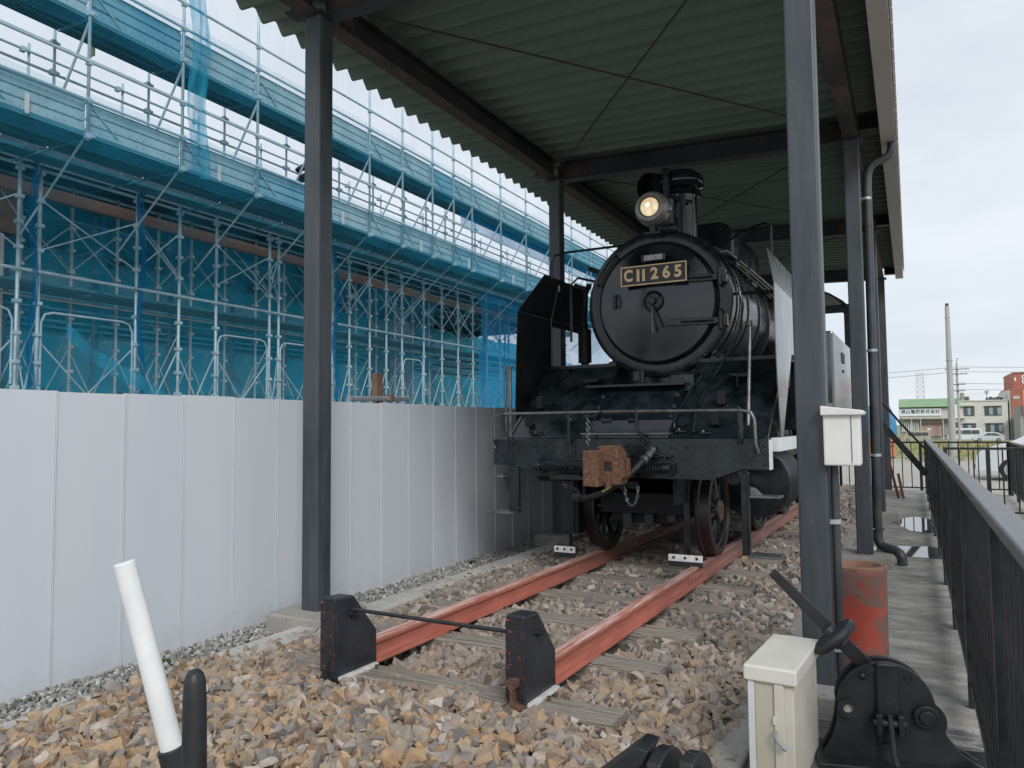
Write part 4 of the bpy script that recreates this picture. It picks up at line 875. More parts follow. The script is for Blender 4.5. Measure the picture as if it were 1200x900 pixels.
# buffer beam
m_ = MB(); m_.prism([(BX0, 1.14), (BX0, 0.89), (-1.10, 0.89), (-0.84, 0.79), (0.79, 0.79), (1.06, 0.885), (BX1, 0.885), (BX1, 1.14)], 0.0, 0.025, 'xz')
beam = m_.build('buffer_beam', 'loco_worn', lo, bevel=0.003)
MB().box(BX0, BX1 - 0.002, 0.026, 0.14, 1.125, 1.143).build('beam_top_flange', 'loco_black', beam, bevel=0.003)
MB().box(BX1 + 0.001, BX1 + 0.008, 0.0, 0.13, 0.885, 1.13).build('beam_end_edge', 'white_paint', beam)
riv = MB().dome((0, 0, 0), 0.014, (0, -1, 0), 0.010, 8, 2).mesh('rivet'); riv.materials.append(M('loco_black'))
rivL = MB().cyl((0, 0, 0), (0, -0.014, 0), 0.021, k=6).mesh('bolt_head'); rivL.materials.append(M('loco_black'))
def put(me, name, parent, x, y, z):
    o = bpy.data.objects.new(name, me); C.objects.link(o); o.parent = parent; o.location = (x, y, z); return o
for x in (-0.93, -0.79, -0.67, -0.55): put(riv, 'rivet', beam, x, 0, 1.075)
for x in (-0.93, -0.60): put(riv, 'rivet', beam, x, 0, 0.93 if x > -0.8 else 0.84)
for x in (0.20, 0.33, 0.46, 0.60): put(riv, 'rivet', beam, x, 0, 1.07)
put(riv, 'rivet', beam, 0.62, 0, 0.83); put(riv, 'rivet', beam, -0.60, 0, 1.0)
for x in (-1.13, 1.13): 
    for z in (1.075, 1.0): put(rivL, 'bolt', beam, x, 0, z)
for x, z in ((-1.30, 1.09), (-1.30, 0.94), (1.245, 1.08), (1.245, 0.93), (-1.27, 1.04), (1.245, 1.01)): put(riv, 'rivet', beam, x, 0, z)
for x in (-0.50, 0.13):
    m_ = MB(); m_.box(x - 0.045, x + 0.045, -0.012, -0.001, 0.975, 1.135); b_ = m_.build('stiffener_plate', 'loco_black', beam, bevel=0.002)
    for z in (1.085, 1.01): put(rivL, 'bolt', beam, x, -0.012, z)
for s, x in ((-1, -1.225), (1, 1.10)):
    MB().box(x - 0.06, x + 0.06, -0.012, -0.001, 0.995, 1.125).build('end_plate', 'loco_black', beam, bevel=0.002)
# front handrail
hr = MB(); hr.tube([(-1.30, -0.03, 1.05), (-1.335, -0.05, 1.12), (-1.33, -0.05, 1.30), (-1.30, -0.05, 1.36), (-1.22, -0.05, 1.385)], 0.013, 8)
hr.tube([(-1.22, -0.05, 1.385), (0.0, -0.05, 1.388), (1.07, -0.05, 1.378), (1.15, -0.05, 1.36), (1.175, -0.05, 1.30), (1.18, -0.045, 1.10), (1.20, -0.02, 1.02)], 0.014, 8)
rail_ = hr.build('front_handrail', 'loco_steel', lo)
for x, b_ in ((-1.20, 1), (-0.50, 0), (0.16, 1), (1.05, 0)):
    m_ = MB()
    if b_: m_.tube([(x, -0.05, 1.41), (x, -0.05, 1.24), (x + 0.03, -0.045, 1.18), (x + 0.07, -0.02, 1.14), (x + 0.09, -0.01, 1.10)], 0.017, 8)
    else: m_.tube([(x, -0.05, 1.41), (x, -0.05, 1.22), (x + 0.0, -0.03, 1.10)], [0.014, 0.018, 0.022], 8)
    m_.build('rail_post', 'loco_black', rail_)
m_ = MB(); m_.cyl((1.05, 0.03, 1.38), (1.05, 0.03, 1.14), 0.012, 0.02, 8); m_.build('rail_post', 'loco_black', rail_)
for x in (-0.13, 0.125):
    m_ = MB(); m_.cyl((x - 0.035, -0.02, 1.31), (x + 0.035, -0.02, 1.31), 0.026, k=10); m_.cyl((x - 0.045, -0.02, 1.31), (x - 0.035, -0.02, 1.31), 0.034, k=8); m_.cyl((x + 0.035, -0.02, 1.31), (x + 0.045, -0.02, 1.31), 0.034, k=8); m_.build('coupling_nut', 'loco_black', rail_)
m_ = MB(); m_.tube([(-0.32, -0.06, 1.34), (-0.24, -0.07, 1.345), (-0.16, -0.05, 1.395)], 0.014, 8); m_.cyl((-0.34, -0.06, 1.34), (-0.27, -0.06, 1.345), 0.026, k=8); m_.build('uncoupling_lever', 'loco_black', lo)
# coupler lifting chain
def chain(pts, name, r, parent, matn='loco_steel', wire=0.006):
    m_ = MB(); pts = [Vector(p_) for p_ in pts]
    for i in range(len(pts) - 1):
        c_ = (pts[i] + pts[i + 1]) / 2; d_ = (pts[i + 1] - pts[i]).normalized(); s_ = d_.cross(Vector((0, 1, 0)) if i % 2 else Vector((1, 0, 0)))
        if s_.length < 0.1: s_ = d_.cross(Vector((0, 0, 1)))
        s_.normalize(); half = (pts[i + 1] - pts[i]).length * 0.62
        loop = [c_ + d_ * (half * math.cos(t)) + s_ * (r * math.sin(t)) for t in [2 * PI * k / 10 for k in range(11)]]
        m_.tube(loop, wire, 5)
    return m_.build(name, matn, parent)
chain([(-0.295, -0.085, 1.335 - 0.028 * i) for i in range(10)], 'lift_chain', 0.014, lo)
# knuckle coupler, rusty brown
cp = MB(); cpo = None
head = MB(); head.prism([(-0.115, 0.0), (0.075, -0.015), (0.16, 0.035), (0.185, 0.11), (0.20, 0.28), (-0.085, 0.30), (-0.125, 0.10)], 0.735, 1.035, 'xy')
head = MB()
head.prism([(-0.19, 0.72), (-0.19, 1.005), (-0.175, 1.02), (-0.045, 1.02), (-0.035, 1.01), (-0.035, 0.715)], -0.60, -0.44, 'xz')
cpl = head.build('coupler', 'coupler_rust', lo, bevel=0.016)
m_ = MB(); m_.prism([(-0.045, 0.725), (-0.045, 1.00), (-0.105, 1.035), (-0.07, 1.055), (0.07, 1.06), (0.12, 1.01), (0.135, 0.96), (0.165, 0.93), (0.175, 0.88), (0.175, 0.79), (0.145, 0.76), (0.135, 0.725)], -0.47, -0.26, 'xz'); m_.build('coupler_head', 'coupler_rust', cpl, bevel=0.012)
m_ = MB(); m_.box(-0.022, 0.065, -0.474, -0.468, 0.845, 0.925); m_.build('knuckle_opening', 'rubber', cpl, bevel=0.003)
m_ = MB(); m_.cyl((0.01, -0.45, 0.70), (0.01, -0.45, 0.745), 0.035, k=12); m_.build('knuckle_pin', 'coupler_rust', cpl)
m_ = MB(); m_.box(0.175, 0.198, -0.40, -0.33, 0.80, 0.95); m_.build('guard_lug', 'coupler_rust', cpl, bevel=0.004); cpl.scale = (0.84, 1, 1); cpl.location = (0.03, 0, 0.035)
m_ = MB(); m_.box(-0.09, 0.09, -0.26, 0.1, 0.80, 0.97); m_.build('coupler_shank', 'loco_black', cpl, bevel=0.01)
# draft yoke and springs on the beam
m_ = MB(); m_.prism([(-0.28, 0.81), (-0.28, 1.02), (-0.24, 1.05), (0.06, 1.045), (0.10, 1.0), (0.11, 0.90), (0.06, 0.87), (0.06, 0.81)], -0.10, -0.001, 'xz'); m_.build('striker_casting', 'loco_worn', lo, bevel=0.012)
def spring(x0, x1, y, z, R, r, turns, parent):
    pts = []; n_ = turns * 12
    for i in range(n_ + 1):
        t = 2 * PI * turns * i / n_; pts.append((x0 + (x1 - x0) * i / n_, y + R * math.cos(t), z + R * math.sin(t)))
    m_ = MB(); m_.tube(pts, r, 5); return m_.build('centring_spring', 'loco_black', parent)
spring(-0.76, -0.30, -0.09, 0.895, 0.040, 0.010, 17, lo); spring(0.10, 0.42, -0.09, 0.885, 0.036, 0.010, 12, lo)
for x, s in ((-0.80, 1), (0.44, -1)):
    m_ = MB(); m_.prism([(x - 0.05, 0.84), (x - 0.05, 0.93), (x, 0.965), (x + 0.05, 0.93), (x + 0.05, 0.84), (x, 0.81)], -0.05, -0.001, 'xz'); m_.cyl((x - 0.03, -0.09, 0.89), (x + 0.03, -0.09, 0.89), 0.048, k=12); b_ = m_.build('spring_seat', 'loco_black', lo, bevel=0.004)
    for z in (0.925, 0.86): put(rivL, 'bolt', b_, x - 0.025 * s, -0.05, z)
m_ = MB(); m_.cyl((0.16, -0.03, 0.985), (0.47, -0.03, 0.99), 0.014, k=8); m_.cyl((-0.64, -0.03, 0.80), (-0.40, -0.03, 0.80), 0.03, k=8); m_.box(-0.70, -0.36, -0.06, -0.001, 0.765, 0.80); m_.build('draft_bracket', 'loco_black', lo, bevel=0.003)
# brake hose with yellow tape
hs = [(0.285, -0.05, 1.02), (0.27, -0.12, 0.99), (0.235, -0.20, 0.93), (0.17, -0.27, 0.845), (0.07, -0.31, 0.755), (-0.06, -0.32, 0.68), (-0.20, -0.31, 0.635), (-0.31, -0.29, 0.625)]
m_ = MB(); m_.tube(hs, 0.027, 12); hose = m_.build('brake_hose', 'rubber', lo)
m_ = MB(); m_.tube([(0.032, -0.346, 0.742), (-0.055, -0.352, 0.694)], 0.008, 8); m_.build('tape_mark', 'yellow_tape', hose)
m_ = MB(); m_.tube([(0.30, -0.03, 1.05), (0.285, -0.07, 1.015), (0.27, -0.12, 0.98)], 0.034, 12); m_.cyl((0.262, -0.14, 0.97), (0.25, -0.17, 0.95), 0.038, k=12); m_.build('hose_cock', 'loco_steel', hose)
m_ = MB(); m_.cyl((-0.27, -0.30, 0.63), (-0.36, -0.27, 0.63), 0.036, k=12); m_.build('hose_coupling', 'loco_black', hose)
m_ = MB(); m_.tube([(0.19, -0.03, 1.10), (0.25, -0.04, 1.05), (0.32, -0.05, 1.02), (0.40, -0.04, 0.99), (0.42, -0.03, 0.92)], 0.011, 8); m_.build('air_pipe', 'loco_black', lo)
chain([(-0.52 + 0.032 * i, -0.16 - 0.012 * i, 0.74 - 0.012 * i - 0.010 * math.sin(i)) for i in range(8)], 'hose_chain', 0.013, lo, 'loco_black')
m_ = MB(); m_.cyl((0.02, 0.02, 0.72), (0.02, -0.03, 0.72), 0.045, k=16); m_.cyl((0.02, -0.03, 0.72), (0.02, -0.05, 0.72), 0.028, k=12); m_.box(0.05, 0.15, -0.01, 0.02, 0.70, 0.76); m_.build('steam_cock', 'loco_black', lo)
q = []; 
for i in range(15):
    t = PI * i / 14; q.append((0.10 - 0.062 * math.cos(t), -0.05, 0.72 - 0.17 * math.sin(t)))
chain(q, 'safety_chain', 0.010, lo, wire=0.005)
# apron plates from beam top up to the running board
m_ = MB()
A0 = (0.10, 1.150); A1 = (1.08, 1.905)     # (y, z) foot and head of the slope
def slope_z(y): return A0[1] + (A1[1] - A0[1]) * (y - A0[0]) / (A1[0] - A0[0])
for s in (-1, 1):
    xs_ = [(-1.21, -0.40)] if s < 0 else [(0.42, 1.24)]
    for xa, xb in xs_:
        m_ = MB(); m_.add([(xa, A0[0], A0[1]), (xb, A0[0], A0[1]), (xb, A1[0], A1[1]), (xa, A1[0], A1[1]), (xa, A0[0] + .01, A0[1] - .012), (xb, A0[0] + .01, A0[1] - .012), (xb, A1[0] + .01, A1[1] - .012), (xa, A1[0] + .01, A1[1] - .012)], [(0, 1, 2, 3), (4, 7, 6, 5), (0, 4, 5, 1), (3, 2, 6, 7), (0, 3, 7, 4), (1, 5, 6, 2)])
        apr = m_.build('front_apron', 'loco_worn', lo)
for xa, xb in ((-1.235, -1.20), (1.225, 1.255)):
    m_ = MB(); m_.prism([(A0[0], A0[1] - .03), (A1[0], A1[1] - .03), (A1[0], A1[1] + .012), (A0[0], A0[1] + .012)], xa, xb, 'yz'); m_.build('apron_edge', 'loco_black', apr, bevel=0.002)
# tread pattern on the slope (checker plate)
m_ = MB(); r_ = random.Random(3)
for i in range(34):
    for j in range(26):
        x = -1.17 + 0.75 * i / 33; t = (j + 0.5) / 26
        if (i + j) % 2: continue
        yv = A0[0] + (A1[0] - A0[0]) * t; zv = slope_z(yv); d_ = 0.008
        m_.add([(x - d_, yv, zv + .002), (x, yv - d_ * .6, zv + .0005), (x + d_, yv, zv + .002), (x, yv + d_ * .6, zv + .008)], [(0, 1, 2, 3)])
m_.build('checker_tread', 'loco_worn', apr)['kind'] = 'stuff'
# centre casing with lip and steps
m_ = MB(); m_.prism([(0.02, 1.145), (0.02, 1.175), (0.20, 1.185), (0.20, 1.20), (0.24, 1.31), (0.56, 1.60), (0.62, 1.66), (0.62, 1.145)], -0.405, 0.425, 'yz'); cas = m_.build('centre_casing', 'loco_gloss', lo, bevel=0.004)
m_ = MB(); m_.box(-0.41, 0.43, 0.005, 0.19, 1.176, 1.196); m_.build('step_plate', 'loco_steel', cas, bevel=0.005)
m_ = MB(); m_.prism([(0.50, 1.64), (0.50, 1.665), (1.22, 1.68), (1.22, 1.655)], -0.56, 0.44, 'yz'); m_.build('lip_plate', 'loco_black', cas, bevel=0.003)
m_ = MB(); m_.add([(-0.30, 0.299, 1.372), (0.36, 0.299, 1.372), (0.36, 0.53, 1.582), (-0.30, 0.53, 1.582), (-0.30, 0.305, 1.36), (0.36, 0.305, 1.36), (0.36, 0.54, 1.57), (-0.30, 0.54, 1.57)], [(0, 1, 2, 3), (0, 4, 5, 1), (1, 5, 6, 2), (3, 2, 6, 7), (0, 3, 7, 4)]); m_.build('hatch_plate', 'loco_worn', cas)
for x in (-0.36, 0.385):
    for yv in (0.28, 0.38, 0.50): put(rivL, 'bolt', cas, x, yv - 0.02, 1.31 + (yv - 0.24) * 0.9)
m_ = MB(); m_.prism([(0.42, 1.145), (0.62, 1.145), (0.62, 1.92), (0.56, 1.92)], 0.66, 1.08, 'xz'); 
m_ = MB(); m_.prism([(0.62, 1.58), (0.62, 1.75), (1.0, 1.80), (1.0, 1.58)], 0.27, 0.50, 'yz'); m_.build('valve_casing', 'loco_black', lo, bevel=0.01)
# saddle below smokebox
m_ = MB(); m_.prism([(-0.66, 1.15), (-0.64, 1.93), (-0.50, 2.0), (0.50, 2.0), (0.62, 1.93), (0.66, 1.15)], 1.24, 1.9, 'xz'); m_.build('saddle', 'loco_black', lo, bevel=0.01)
m_ = MB(); m_.box(-0.21, -0.14, 0.92, 1.0, 1.715, 1.82); m_.box(-0.14, -0.10, 0.94, 1.0, 1.70, 1.83); m_.build('number_lamp', 'loco_worn', lo, bevel=0.006)
# running board head: riveted strip along the top of the slope, both sides
for xa, xb in ((-1.22, -0.45), (0.44, 1.25)):
    MB().box(xa, xb, 1.085, 2.3, 1.895, 1.925).build('running_board', 'loco_black', lo, bevel=0.004)
    m_ = MB(); m_.box(xa, xb, 1.06, 1.084, 1.875, 1.925); o = m_.build('angle_strip', 'loco_worn', lo, bevel=0.002)
    m_ = MB(); k = 0
    while xa + 0.02 + k * 0.032 < xb: m_.dome((xa + 0.02 + k * 0.032, 1.06, 1.90), 0.008, (0, -1, 0), 0.006, 6, 2); k += 1
    m_.build('strip_rivets', 'loco_black', o)['kind'] = 'stuff'
MB().box(-1.30, -0.80, 2.35, 7.2, 1.50, 1.54).build('running_board', 'loco_black', lo, bevel=0.004)
MB().box(0.75, 1.38, 2.0, 4.1, 1.48, 1.52).build('running_board', 'loco_black', lo, bevel=0.004)
MB().box(0.62, 1.26, 1.90, 1.93, 1.2, 1.9).build('board_front', 'loco_black', lo)
# lamp irons on the apron
for x in (-1.035, 0.80):
    for (y0, z0, h_) in ((0.46, 1.455, 0.12), (0.22, 1.27, 0.10)):
        m_ = MB(); m_.prism([(x - 0.035, z0 - 0.01), (x - 0.035, z0 + h_ - 0.02), (x - 0.02, z0 + h_), (x + 0.02, z0 + h_), (x + 0.035, z0 + h_ - 0.02), (x + 0.035, z0 - 0.01)], y0 - 0.05, y0 - 0.03, 'xz'); m_.box(x - 0.03, x + 0.03, y0 - 0.03, y0 + 0.05, z0 - 0.01, z0 + 0.02); m_.build('lamp_iron', 'loco_matt', lo, bevel=0.003)
# hooks and small fittings on the slope
for x, yv in ((-0.92, 0.14), (0.50, 0.16), (0.72, 0.14), (-0.62, 0.30)):
    m_ = MB(); zz = slope_z(yv); m_.box(x - 0.05, x + 0.05, yv - 0.02, yv + 0.05, zz, zz + 0.018); m_.dome((x - 0.02, yv, zz + 0.018), 0.022, (0, 0, 1), 0.03, 8); m_.cyl((x - 0.08, yv, zz + 0.03), (x + 0.06, yv, zz + 0.03), 0.010, k=6); m_.build('apron_fitting', 'loco_worn', lo, bevel=0.002)
m_ = MB(); m_.prism([(-0.66, 1.735), (-0.46, 1.735), (-0.48, 1.705), (-0.60, 1.70)], 0.60, 0.80, 'xz'); m_.build('step_tab', 'loco_matt', lo, bevel=0.003)
m_ = MB(); m_.prism([(0.80, 1.735), (1.02, 1.735), (0.98, 1.70), (0.90, 1.70)], 0.62, 0.80, 'xz'); m_.box(0.90, 0.912, 0.60, 0.7, 1.60, 1.71); m_.build('step_tab', 'loco_matt', lo, bevel=0.003)
for pts in ([(0.40, 0.12, 1.18), (0.42, 0.30, 1.36), (0.47, 0.55, 1.56), (0.56, 0.85, 1.80)], [(0.62, 0.12, 1.19), (0.60, 0.30, 1.40), (0.66, 0.60, 1.66), (0.74, 0.95, 1.93), (0.84, 1.12, 2.2), (0.86, 1.16, 2.45), (0.80, 1.2, 2.72), (0.62, 1.26, 3.02)]):
    m_ = MB(); m_.tube(pts, 0.014, 8); m_.build('conduit_pipe', 'loco_worn', lo)
m_ = MB(); m_.cyl((1.065, 0.25, 1.25), (1.045, 0.55, 2.16), 0.017, k=10); m_.cyl((1.04, 0.54, 2.15), (1.04, 0.57, 2.20), 0.024, k=8); m_.tube([(1.065, 0.25, 1.25), (1.08, 0.20, 1.16)], 0.018, 8); m_.build('grab_pole', 'loco_steel', lo)
m_ = MB(); m_.cyl((-1.20, 0.10, 1.14), (-1.20, 0.10, 1.86), 0.018, k=10); m_.cyl((-1.20, 0.10, 1.84), (-1.20, 0.10, 1.865), 0.028, k=10); m_.build('grab_pole', 'loco_steel', lo)
m_ = MB(); m_.cyl((-1.255, 0.11, 1.14), (-1.255, 0.11, 1.86), 0.012, k=10); m_.build('grab_pole', 'loco_steel', lo)

# smokebox, door, boiler
SC = Vector((-0.01, 1.15, 2.54)); SR = 0.775
m_ = MB(); m_.lathe([(0.62, 0.012), (0.640, -0.004), (0.66, -0.010), (0.735, -0.006), (0.768, 0.008), (SR, 0.035), (SR, 0.07)], SC, (0, 1, 0), 96)
ring = m_.build('smokebox_ring', 'loco_black', lo)
m_ = MB(); m_.lathe([(SR - .012, 0.071), (SR - .012, 1.45), (SR - .03, 1.46)], SC, (0, 1, 0), 80); m_.lathe([(SR, 0.26), (SR + .002, 0.30)], SC, (0, 1, 0), 80); m_.build('smokebox_barrel', 'loco_gloss', lo)
dr = []
for i in range(13):
    t = i / 12; dr.append((0.608 * (1 - t) + 0.0005 * t, -0.045 - 0.085 * math.sin(t * PI / 2) ** 1.2))
m_ = MB(); m_.lathe([(0.625, 0.01), (0.622, -0.030), (0.608, -0.045)] + dr[1:], SC, (0, 1, 0), 96); door = m_.build('smokebox_door', 'loco_gloss', lo)
m_ = MB(); m_.lathe([(0.612, -0.0405), (0.622, -0.052), (0.632, -0.04), (0.636, 0.0)], SC, (0, 1, 0), 96); m_.build('door_rim', 'loco_black', door)
# seams in the ring
for a in (-2.25, -0.86):
    c_, s_ = math.cos(a), math.sin(a); m_ = MB(); m_.cyl(SC + Vector((c_ * 0.65, -0.0125, s_ * 0.65)), SC + Vector((c_ * 0.765, -0.004, s_ * 0.765)), 0.0025, k=5); m_.build('ring_seam', 'loco_steel', ring)
# locking wheel and dart handles
HC = SC + Vector((-0.0, -0.135, 0.0))
m_ = MB(); m_.lathe([(0.088, -0.028), (0.104, -0.022), (0.112, -0.008), (0.104, 0.006), (0.088, 0.012), (0.080, -0.008), (0.088, -0.028)], HC, (0, 1, 0), 40); m_.lathe([(0.0005, -0.034), (0.030, -0.034), (0.038, -0.022), (0.038, 0.012)], HC, (0, 1, 0), 20); whl = m_.build('locking_wheel', 'loco_black', door)
m_ = MB(); m_.lathe([(0.0005, -0.004), (0.088, -0.004), (0.088, 0.01)], HC, (0, 1, 0), 32); m_.build('wheel_web', 'loco_worn', door)
for a in (0.5, 2.0, 3.4, 4.7):
    m_ = MB(); c_ = HC + Vector((math.cos(a) * 0.060, -0.006, math.sin(a) * 0.060)); m_.disc(c_, (0, -1, 0), 0.018, 12); m_.build('wheel_hole', 'rubber', door)
m_ = MB(); a = HC + Vector((0.005, -0.04, -0.05)); m_.cyl(a, HC + Vector((0.075, -0.075, -0.285)), 0.014, 0.011, 10); m_.dome(HC + Vector((0.075, -0.075, -0.285)), 0.016, (0.2, -.1, -1)); m_.build('dart_handle', 'loco_black', door)
m_ = MB(); m_.cyl(HC + Vector((-0.005, -0.03, -0.05)), HC + Vector((0.005, -0.045, -0.335)), 0.012, 0.010, 10); m_.build('dart_handle', 'loco_steel', door)
# hinges
for z, x0 in ((0.205, -0.02), (-0.235, 0.14)):
    m_ = MB(); X1 = 0.665
    def dy(x, z): 
        rr = min(0.6, math.hypot(x, z)); return -0.045 - 0.085 * math.sin((1 - rr / 0.608) * PI / 2) ** 1.2
    k_ = 8; top_ = []
    for i in range(k_ + 1):
        x = x0 + (X1 - x0) * i / k_; w_ = 0.030 + 0.012 * abs(math.sin(i * 0.8)) * 0.5; yv = dy(x, z) - 0.012
        top_.append([(x, yv - 0.016, z + w_), (x, yv - 0.016, z - w_), (x, yv + 0.02, z - w_), (x, yv + 0.02, z + w_)])
    vs = [Vector(p_) + SC for t_ in top_ for p_ in t_]; fs = [(i * 4 + a_, i * 4 + b_, i * 4 + 4 + b_, i * 4 + 4 + a_) for i in range(k_) for a_, b_ in ((0, 1), (1, 2), (2, 3), (3, 0))] + [(0, 3, 2, 1), (k_ * 4, k_ * 4 + 1, k_ * 4 + 2, k_ * 4 + 3)]
    m_.add(vs, fs); h_ = m_.build('hinge_strap', 'loco_worn', door, bevel=0.006)
    m_ = MB(); m_.cyl(SC + Vector((x0 + 0.14, dy(x0 + .14, z) - 0.034, z)), SC + Vector((0.60, -0.082, z)), 0.010, k=8); m_.build('hinge_rib', 'loco_black', door)
    m_ = MB(); m_.cyl(SC + Vector((0.675, -0.075, z - 0.095)), SC + Vector((0.675, -0.075, z + 0.095)), 0.030, k=14); m_.box(SC.x + 0.655, SC.x + 0.735, SC.y - 0.09, SC.y - 0.01, SC.z + z - 0.065, SC.z + z + 0.065)
    m_.cyl(SC + Vector((0.675, -0.075, z + 0.095)), SC + Vector((0.675, -0.075, z + 0.115)), 0.018, k=8); m_.build('hinge_bracket', 'loco_black', lo, bevel=0.008)
# small latch plate left on the door
m_ = MB(); m_.box(SC.x - 0.46, SC.x - 0.425, SC.y - 0.095, SC.y - 0.072, SC.z - 0.04, SC.z + 0.10); m_.tube([SC + Vector((-0.445, -0.085, 0.10)), SC + Vector((-0.40, -0.105, 0.11)), SC + Vector((-0.385, -0.11, 0.04)), SC + Vector((-0.39, -0.105, -0.04))], 0.008, 6); m_.build('door_latch', 'loco_black', door, bevel=0.004)
# curved grab bar upper left of the ring
m_ = MB(); a0, a1 = 2.25, 2.78
pp = [SC + Vector((math.cos(a0 + (a1 - a0) * i / 6) * 0.70, -0.065, math.sin(a0 + (a1 - a0) * i / 6) * 0.70)) for i in range(7)]
m_.tube([pp[0] + Vector((0, .06, 0))] + pp + [pp[-1] + Vector((0, .06, 0))], 0.016, 8); m_.build('grab_bar', 'loco_black', lo)
m_ = MB(); pp = [SC + Vector((math.cos(a0 + (a1 - a0) * i / 6) * 0.645, -0.075, math.sin(a0 + (a1 - a0) * i / 6) * 0.645)) for i in range(7)]
m_.tube([pp[0] + Vector((0, .06, 0))] + pp + [pp[-1] + Vector((0, .06, 0))], 0.010, 8); m_.build('grab_bar', 'loco_black', lo)
# number plate
NP = SC + Vector((0.018, -0.165, 0.275)); Rp = Euler((0, 0, 0)).to_matrix()
m_ = MB(); m_.cb(NP, (0.70, 0.014, 0.205)); pl = m_.build('number_plate', 'plate_black', lo, bevel=0.003)
m_ = MB(); w_, h_, b_ = 0.70, 0.205, 0.012
for cx_, cz_, dx_, dz_ in ((0, h_ / 2 - b_ / 2, w_, b_), (0, -h_ / 2 + b_ / 2, w_, b_), (-w_ / 2 + b_ / 2, 0, b_, h_ - 2 * b_), (w_ / 2 - b_ / 2, 0, b_, h_ - 2 * b_)): m_.cb(NP + Vector((cx_, -0.011, cz_)), (dx_, 0.008, dz_))
m_.build('plate_border', 'brass', pl)
def letter(body, x, sc_x, size, off, zoff=0.0):
    me = text_mesh(body, size, 0.006, off); me.materials.append(M('brass'))
    o = bpy.data.objects.new('digit', me); C.objects.link(o); o.parent = pl; o.rotation_euler = (PI / 2, 0, 0); o.scale = (sc_x, 1, 1); o.location = NP + Vector((x, -0.012, zoff)); return o
letter('C', -0.265, 0.84, 0.165, 0.006)
for x in (-0.160, -0.100):
    m_ = MB(); m_.cb(NP + Vector((x, -0.012, 0)), (0.030, 0.010, 0.128)); m_.build('digit', 'brass', pl, bevel=0.002)
for ch, x in (('2', 0.015), ('6', 0.140), ('5', 0.262)): letter(ch, x, 0.98, 0.165, 0.006)
for x in (-0.325, 0.325):
    for z in (-0.08, 0.08): put(riv, 'plate_screw', pl, NP.x + x, NP.y - 0.006, NP.z + z).scale = (0.5, 0.5, 0.5)
# small oblong shed plate above
SP = SC + Vector((0.012, -0.135, 0.455))
m_ = MB(); m_.cb(SP, (0.255, 0.012, 0.075)); sp_ = m_.build('shed_plate', 'plate_black', lo, bevel=0.003)
for i, x in enumerate((-0.072, -0.024, 0.026, 0.074)):
    m_ = MB(); c_ = SP + Vector((x, -0.008, 0.002)); 
    for dx_, dz_, a_, b_ in ((0, 0.020, 0.036, 0.007), (0, -0.020, 0.036, 0.007), (-0.017, 0, 0.007, 0.040), (0.017, 0, 0.007, 0.040), (0, 0.0, 0.006 if i % 2 else 0.030, 0.036 if i % 2 else 0.006)): m_.cb(c_ + Vector((dx_, 0, dz_)), (a_, 0.005, b_))
    m_.build('character', 'white_paint', sp_)
# headlamp on its stalk
LC = Vector((-0.01, 1.06, 3.515))
m_ = MB(); m_.lathe([(0.092, -0.10), (0.112, -0.126), (0.146, -0.116), (0.172, -0.06), (0.178, 0.02), (0.160, 0.10), (0.12, 0.16), (0.05, 0.19), (0.0005, 0.195)], LC, (0, 1, 0), 48); hl = m_.build('headlamp', 'lamp_silver', lo)
m_ = MB(); m_.lathe([(0.098, -0.112), (0.104, -0.126), (0.110, -0.112)], LC, (0, 1, 0), 40); m_.build('bezel', 'coupler_rust', hl)
m_ = MB(); m_.lathe([(0.0975, -0.104), (0.06, -0.118), (0.0005, -0.123)], LC, (0, 1, 0), 32); m_.build('lens', 'lamp_glass', hl)
m_ = MB(); m_.dome(LC + Vector((-0.015, -0.119, 0.02)), 0.022, (0, -1, 0), 0.012, 12); m_.build('bulb', 'bulb_glow', hl)
m_ = MB(); m_.box(LC.x - 0.03, LC.x + 0.03, LC.y - 0.02, LC.y + 0.02, 3.26, 3.40); m_.box(LC.x - 0.08, LC.x + 0.09, LC.y - 0.05, LC.y + 0.10, 3.245, 3.27); m_.build('lamp_stalk', 'loco_worn', hl, bevel=0.004)
m_ = MB(); m_.cyl((LC.x + 0.165, LC.y + 0.02, LC.z - 0.02), (LC.x + 0.19, LC.y + 0.02, LC.z - 0.02), 0.03, k=10); m_.build('lamp_latch', 'galv', hl)
# steam generator / wires tangle beside lamp
m_ = MB(); m_.cyl((0.02, 1.10, 3.31), (0.20, 1.16, 3.31), 0.055, k=14); m_.box(-0.02, 0.22, 1.10, 1.3, 3.29, 3.33); m_.build('lamp_bracket', 'loco_black', lo, bevel=0.006)
for q in ([(0.10, 1.1, 3.36), (0.12, 1.05, 3.44), (0.20, 1.05, 3.47), (0.25, 1.1, 3.40), (0.24, 1.2, 3.30)], [(-0.05, 1.1, 3.33), (0.02, 1.0, 3.36), (0.10, 1.02, 3.30), (0.22, 1.05, 3.27)], [(0.05, 1.25, 3.32), (0.02, 1.2, 3.45), (0.08, 1.18, 3.55)]):
    m_ = MB(); m_.tube(q, 0.008, 6); m_.build('cable', 'rubber', lo)
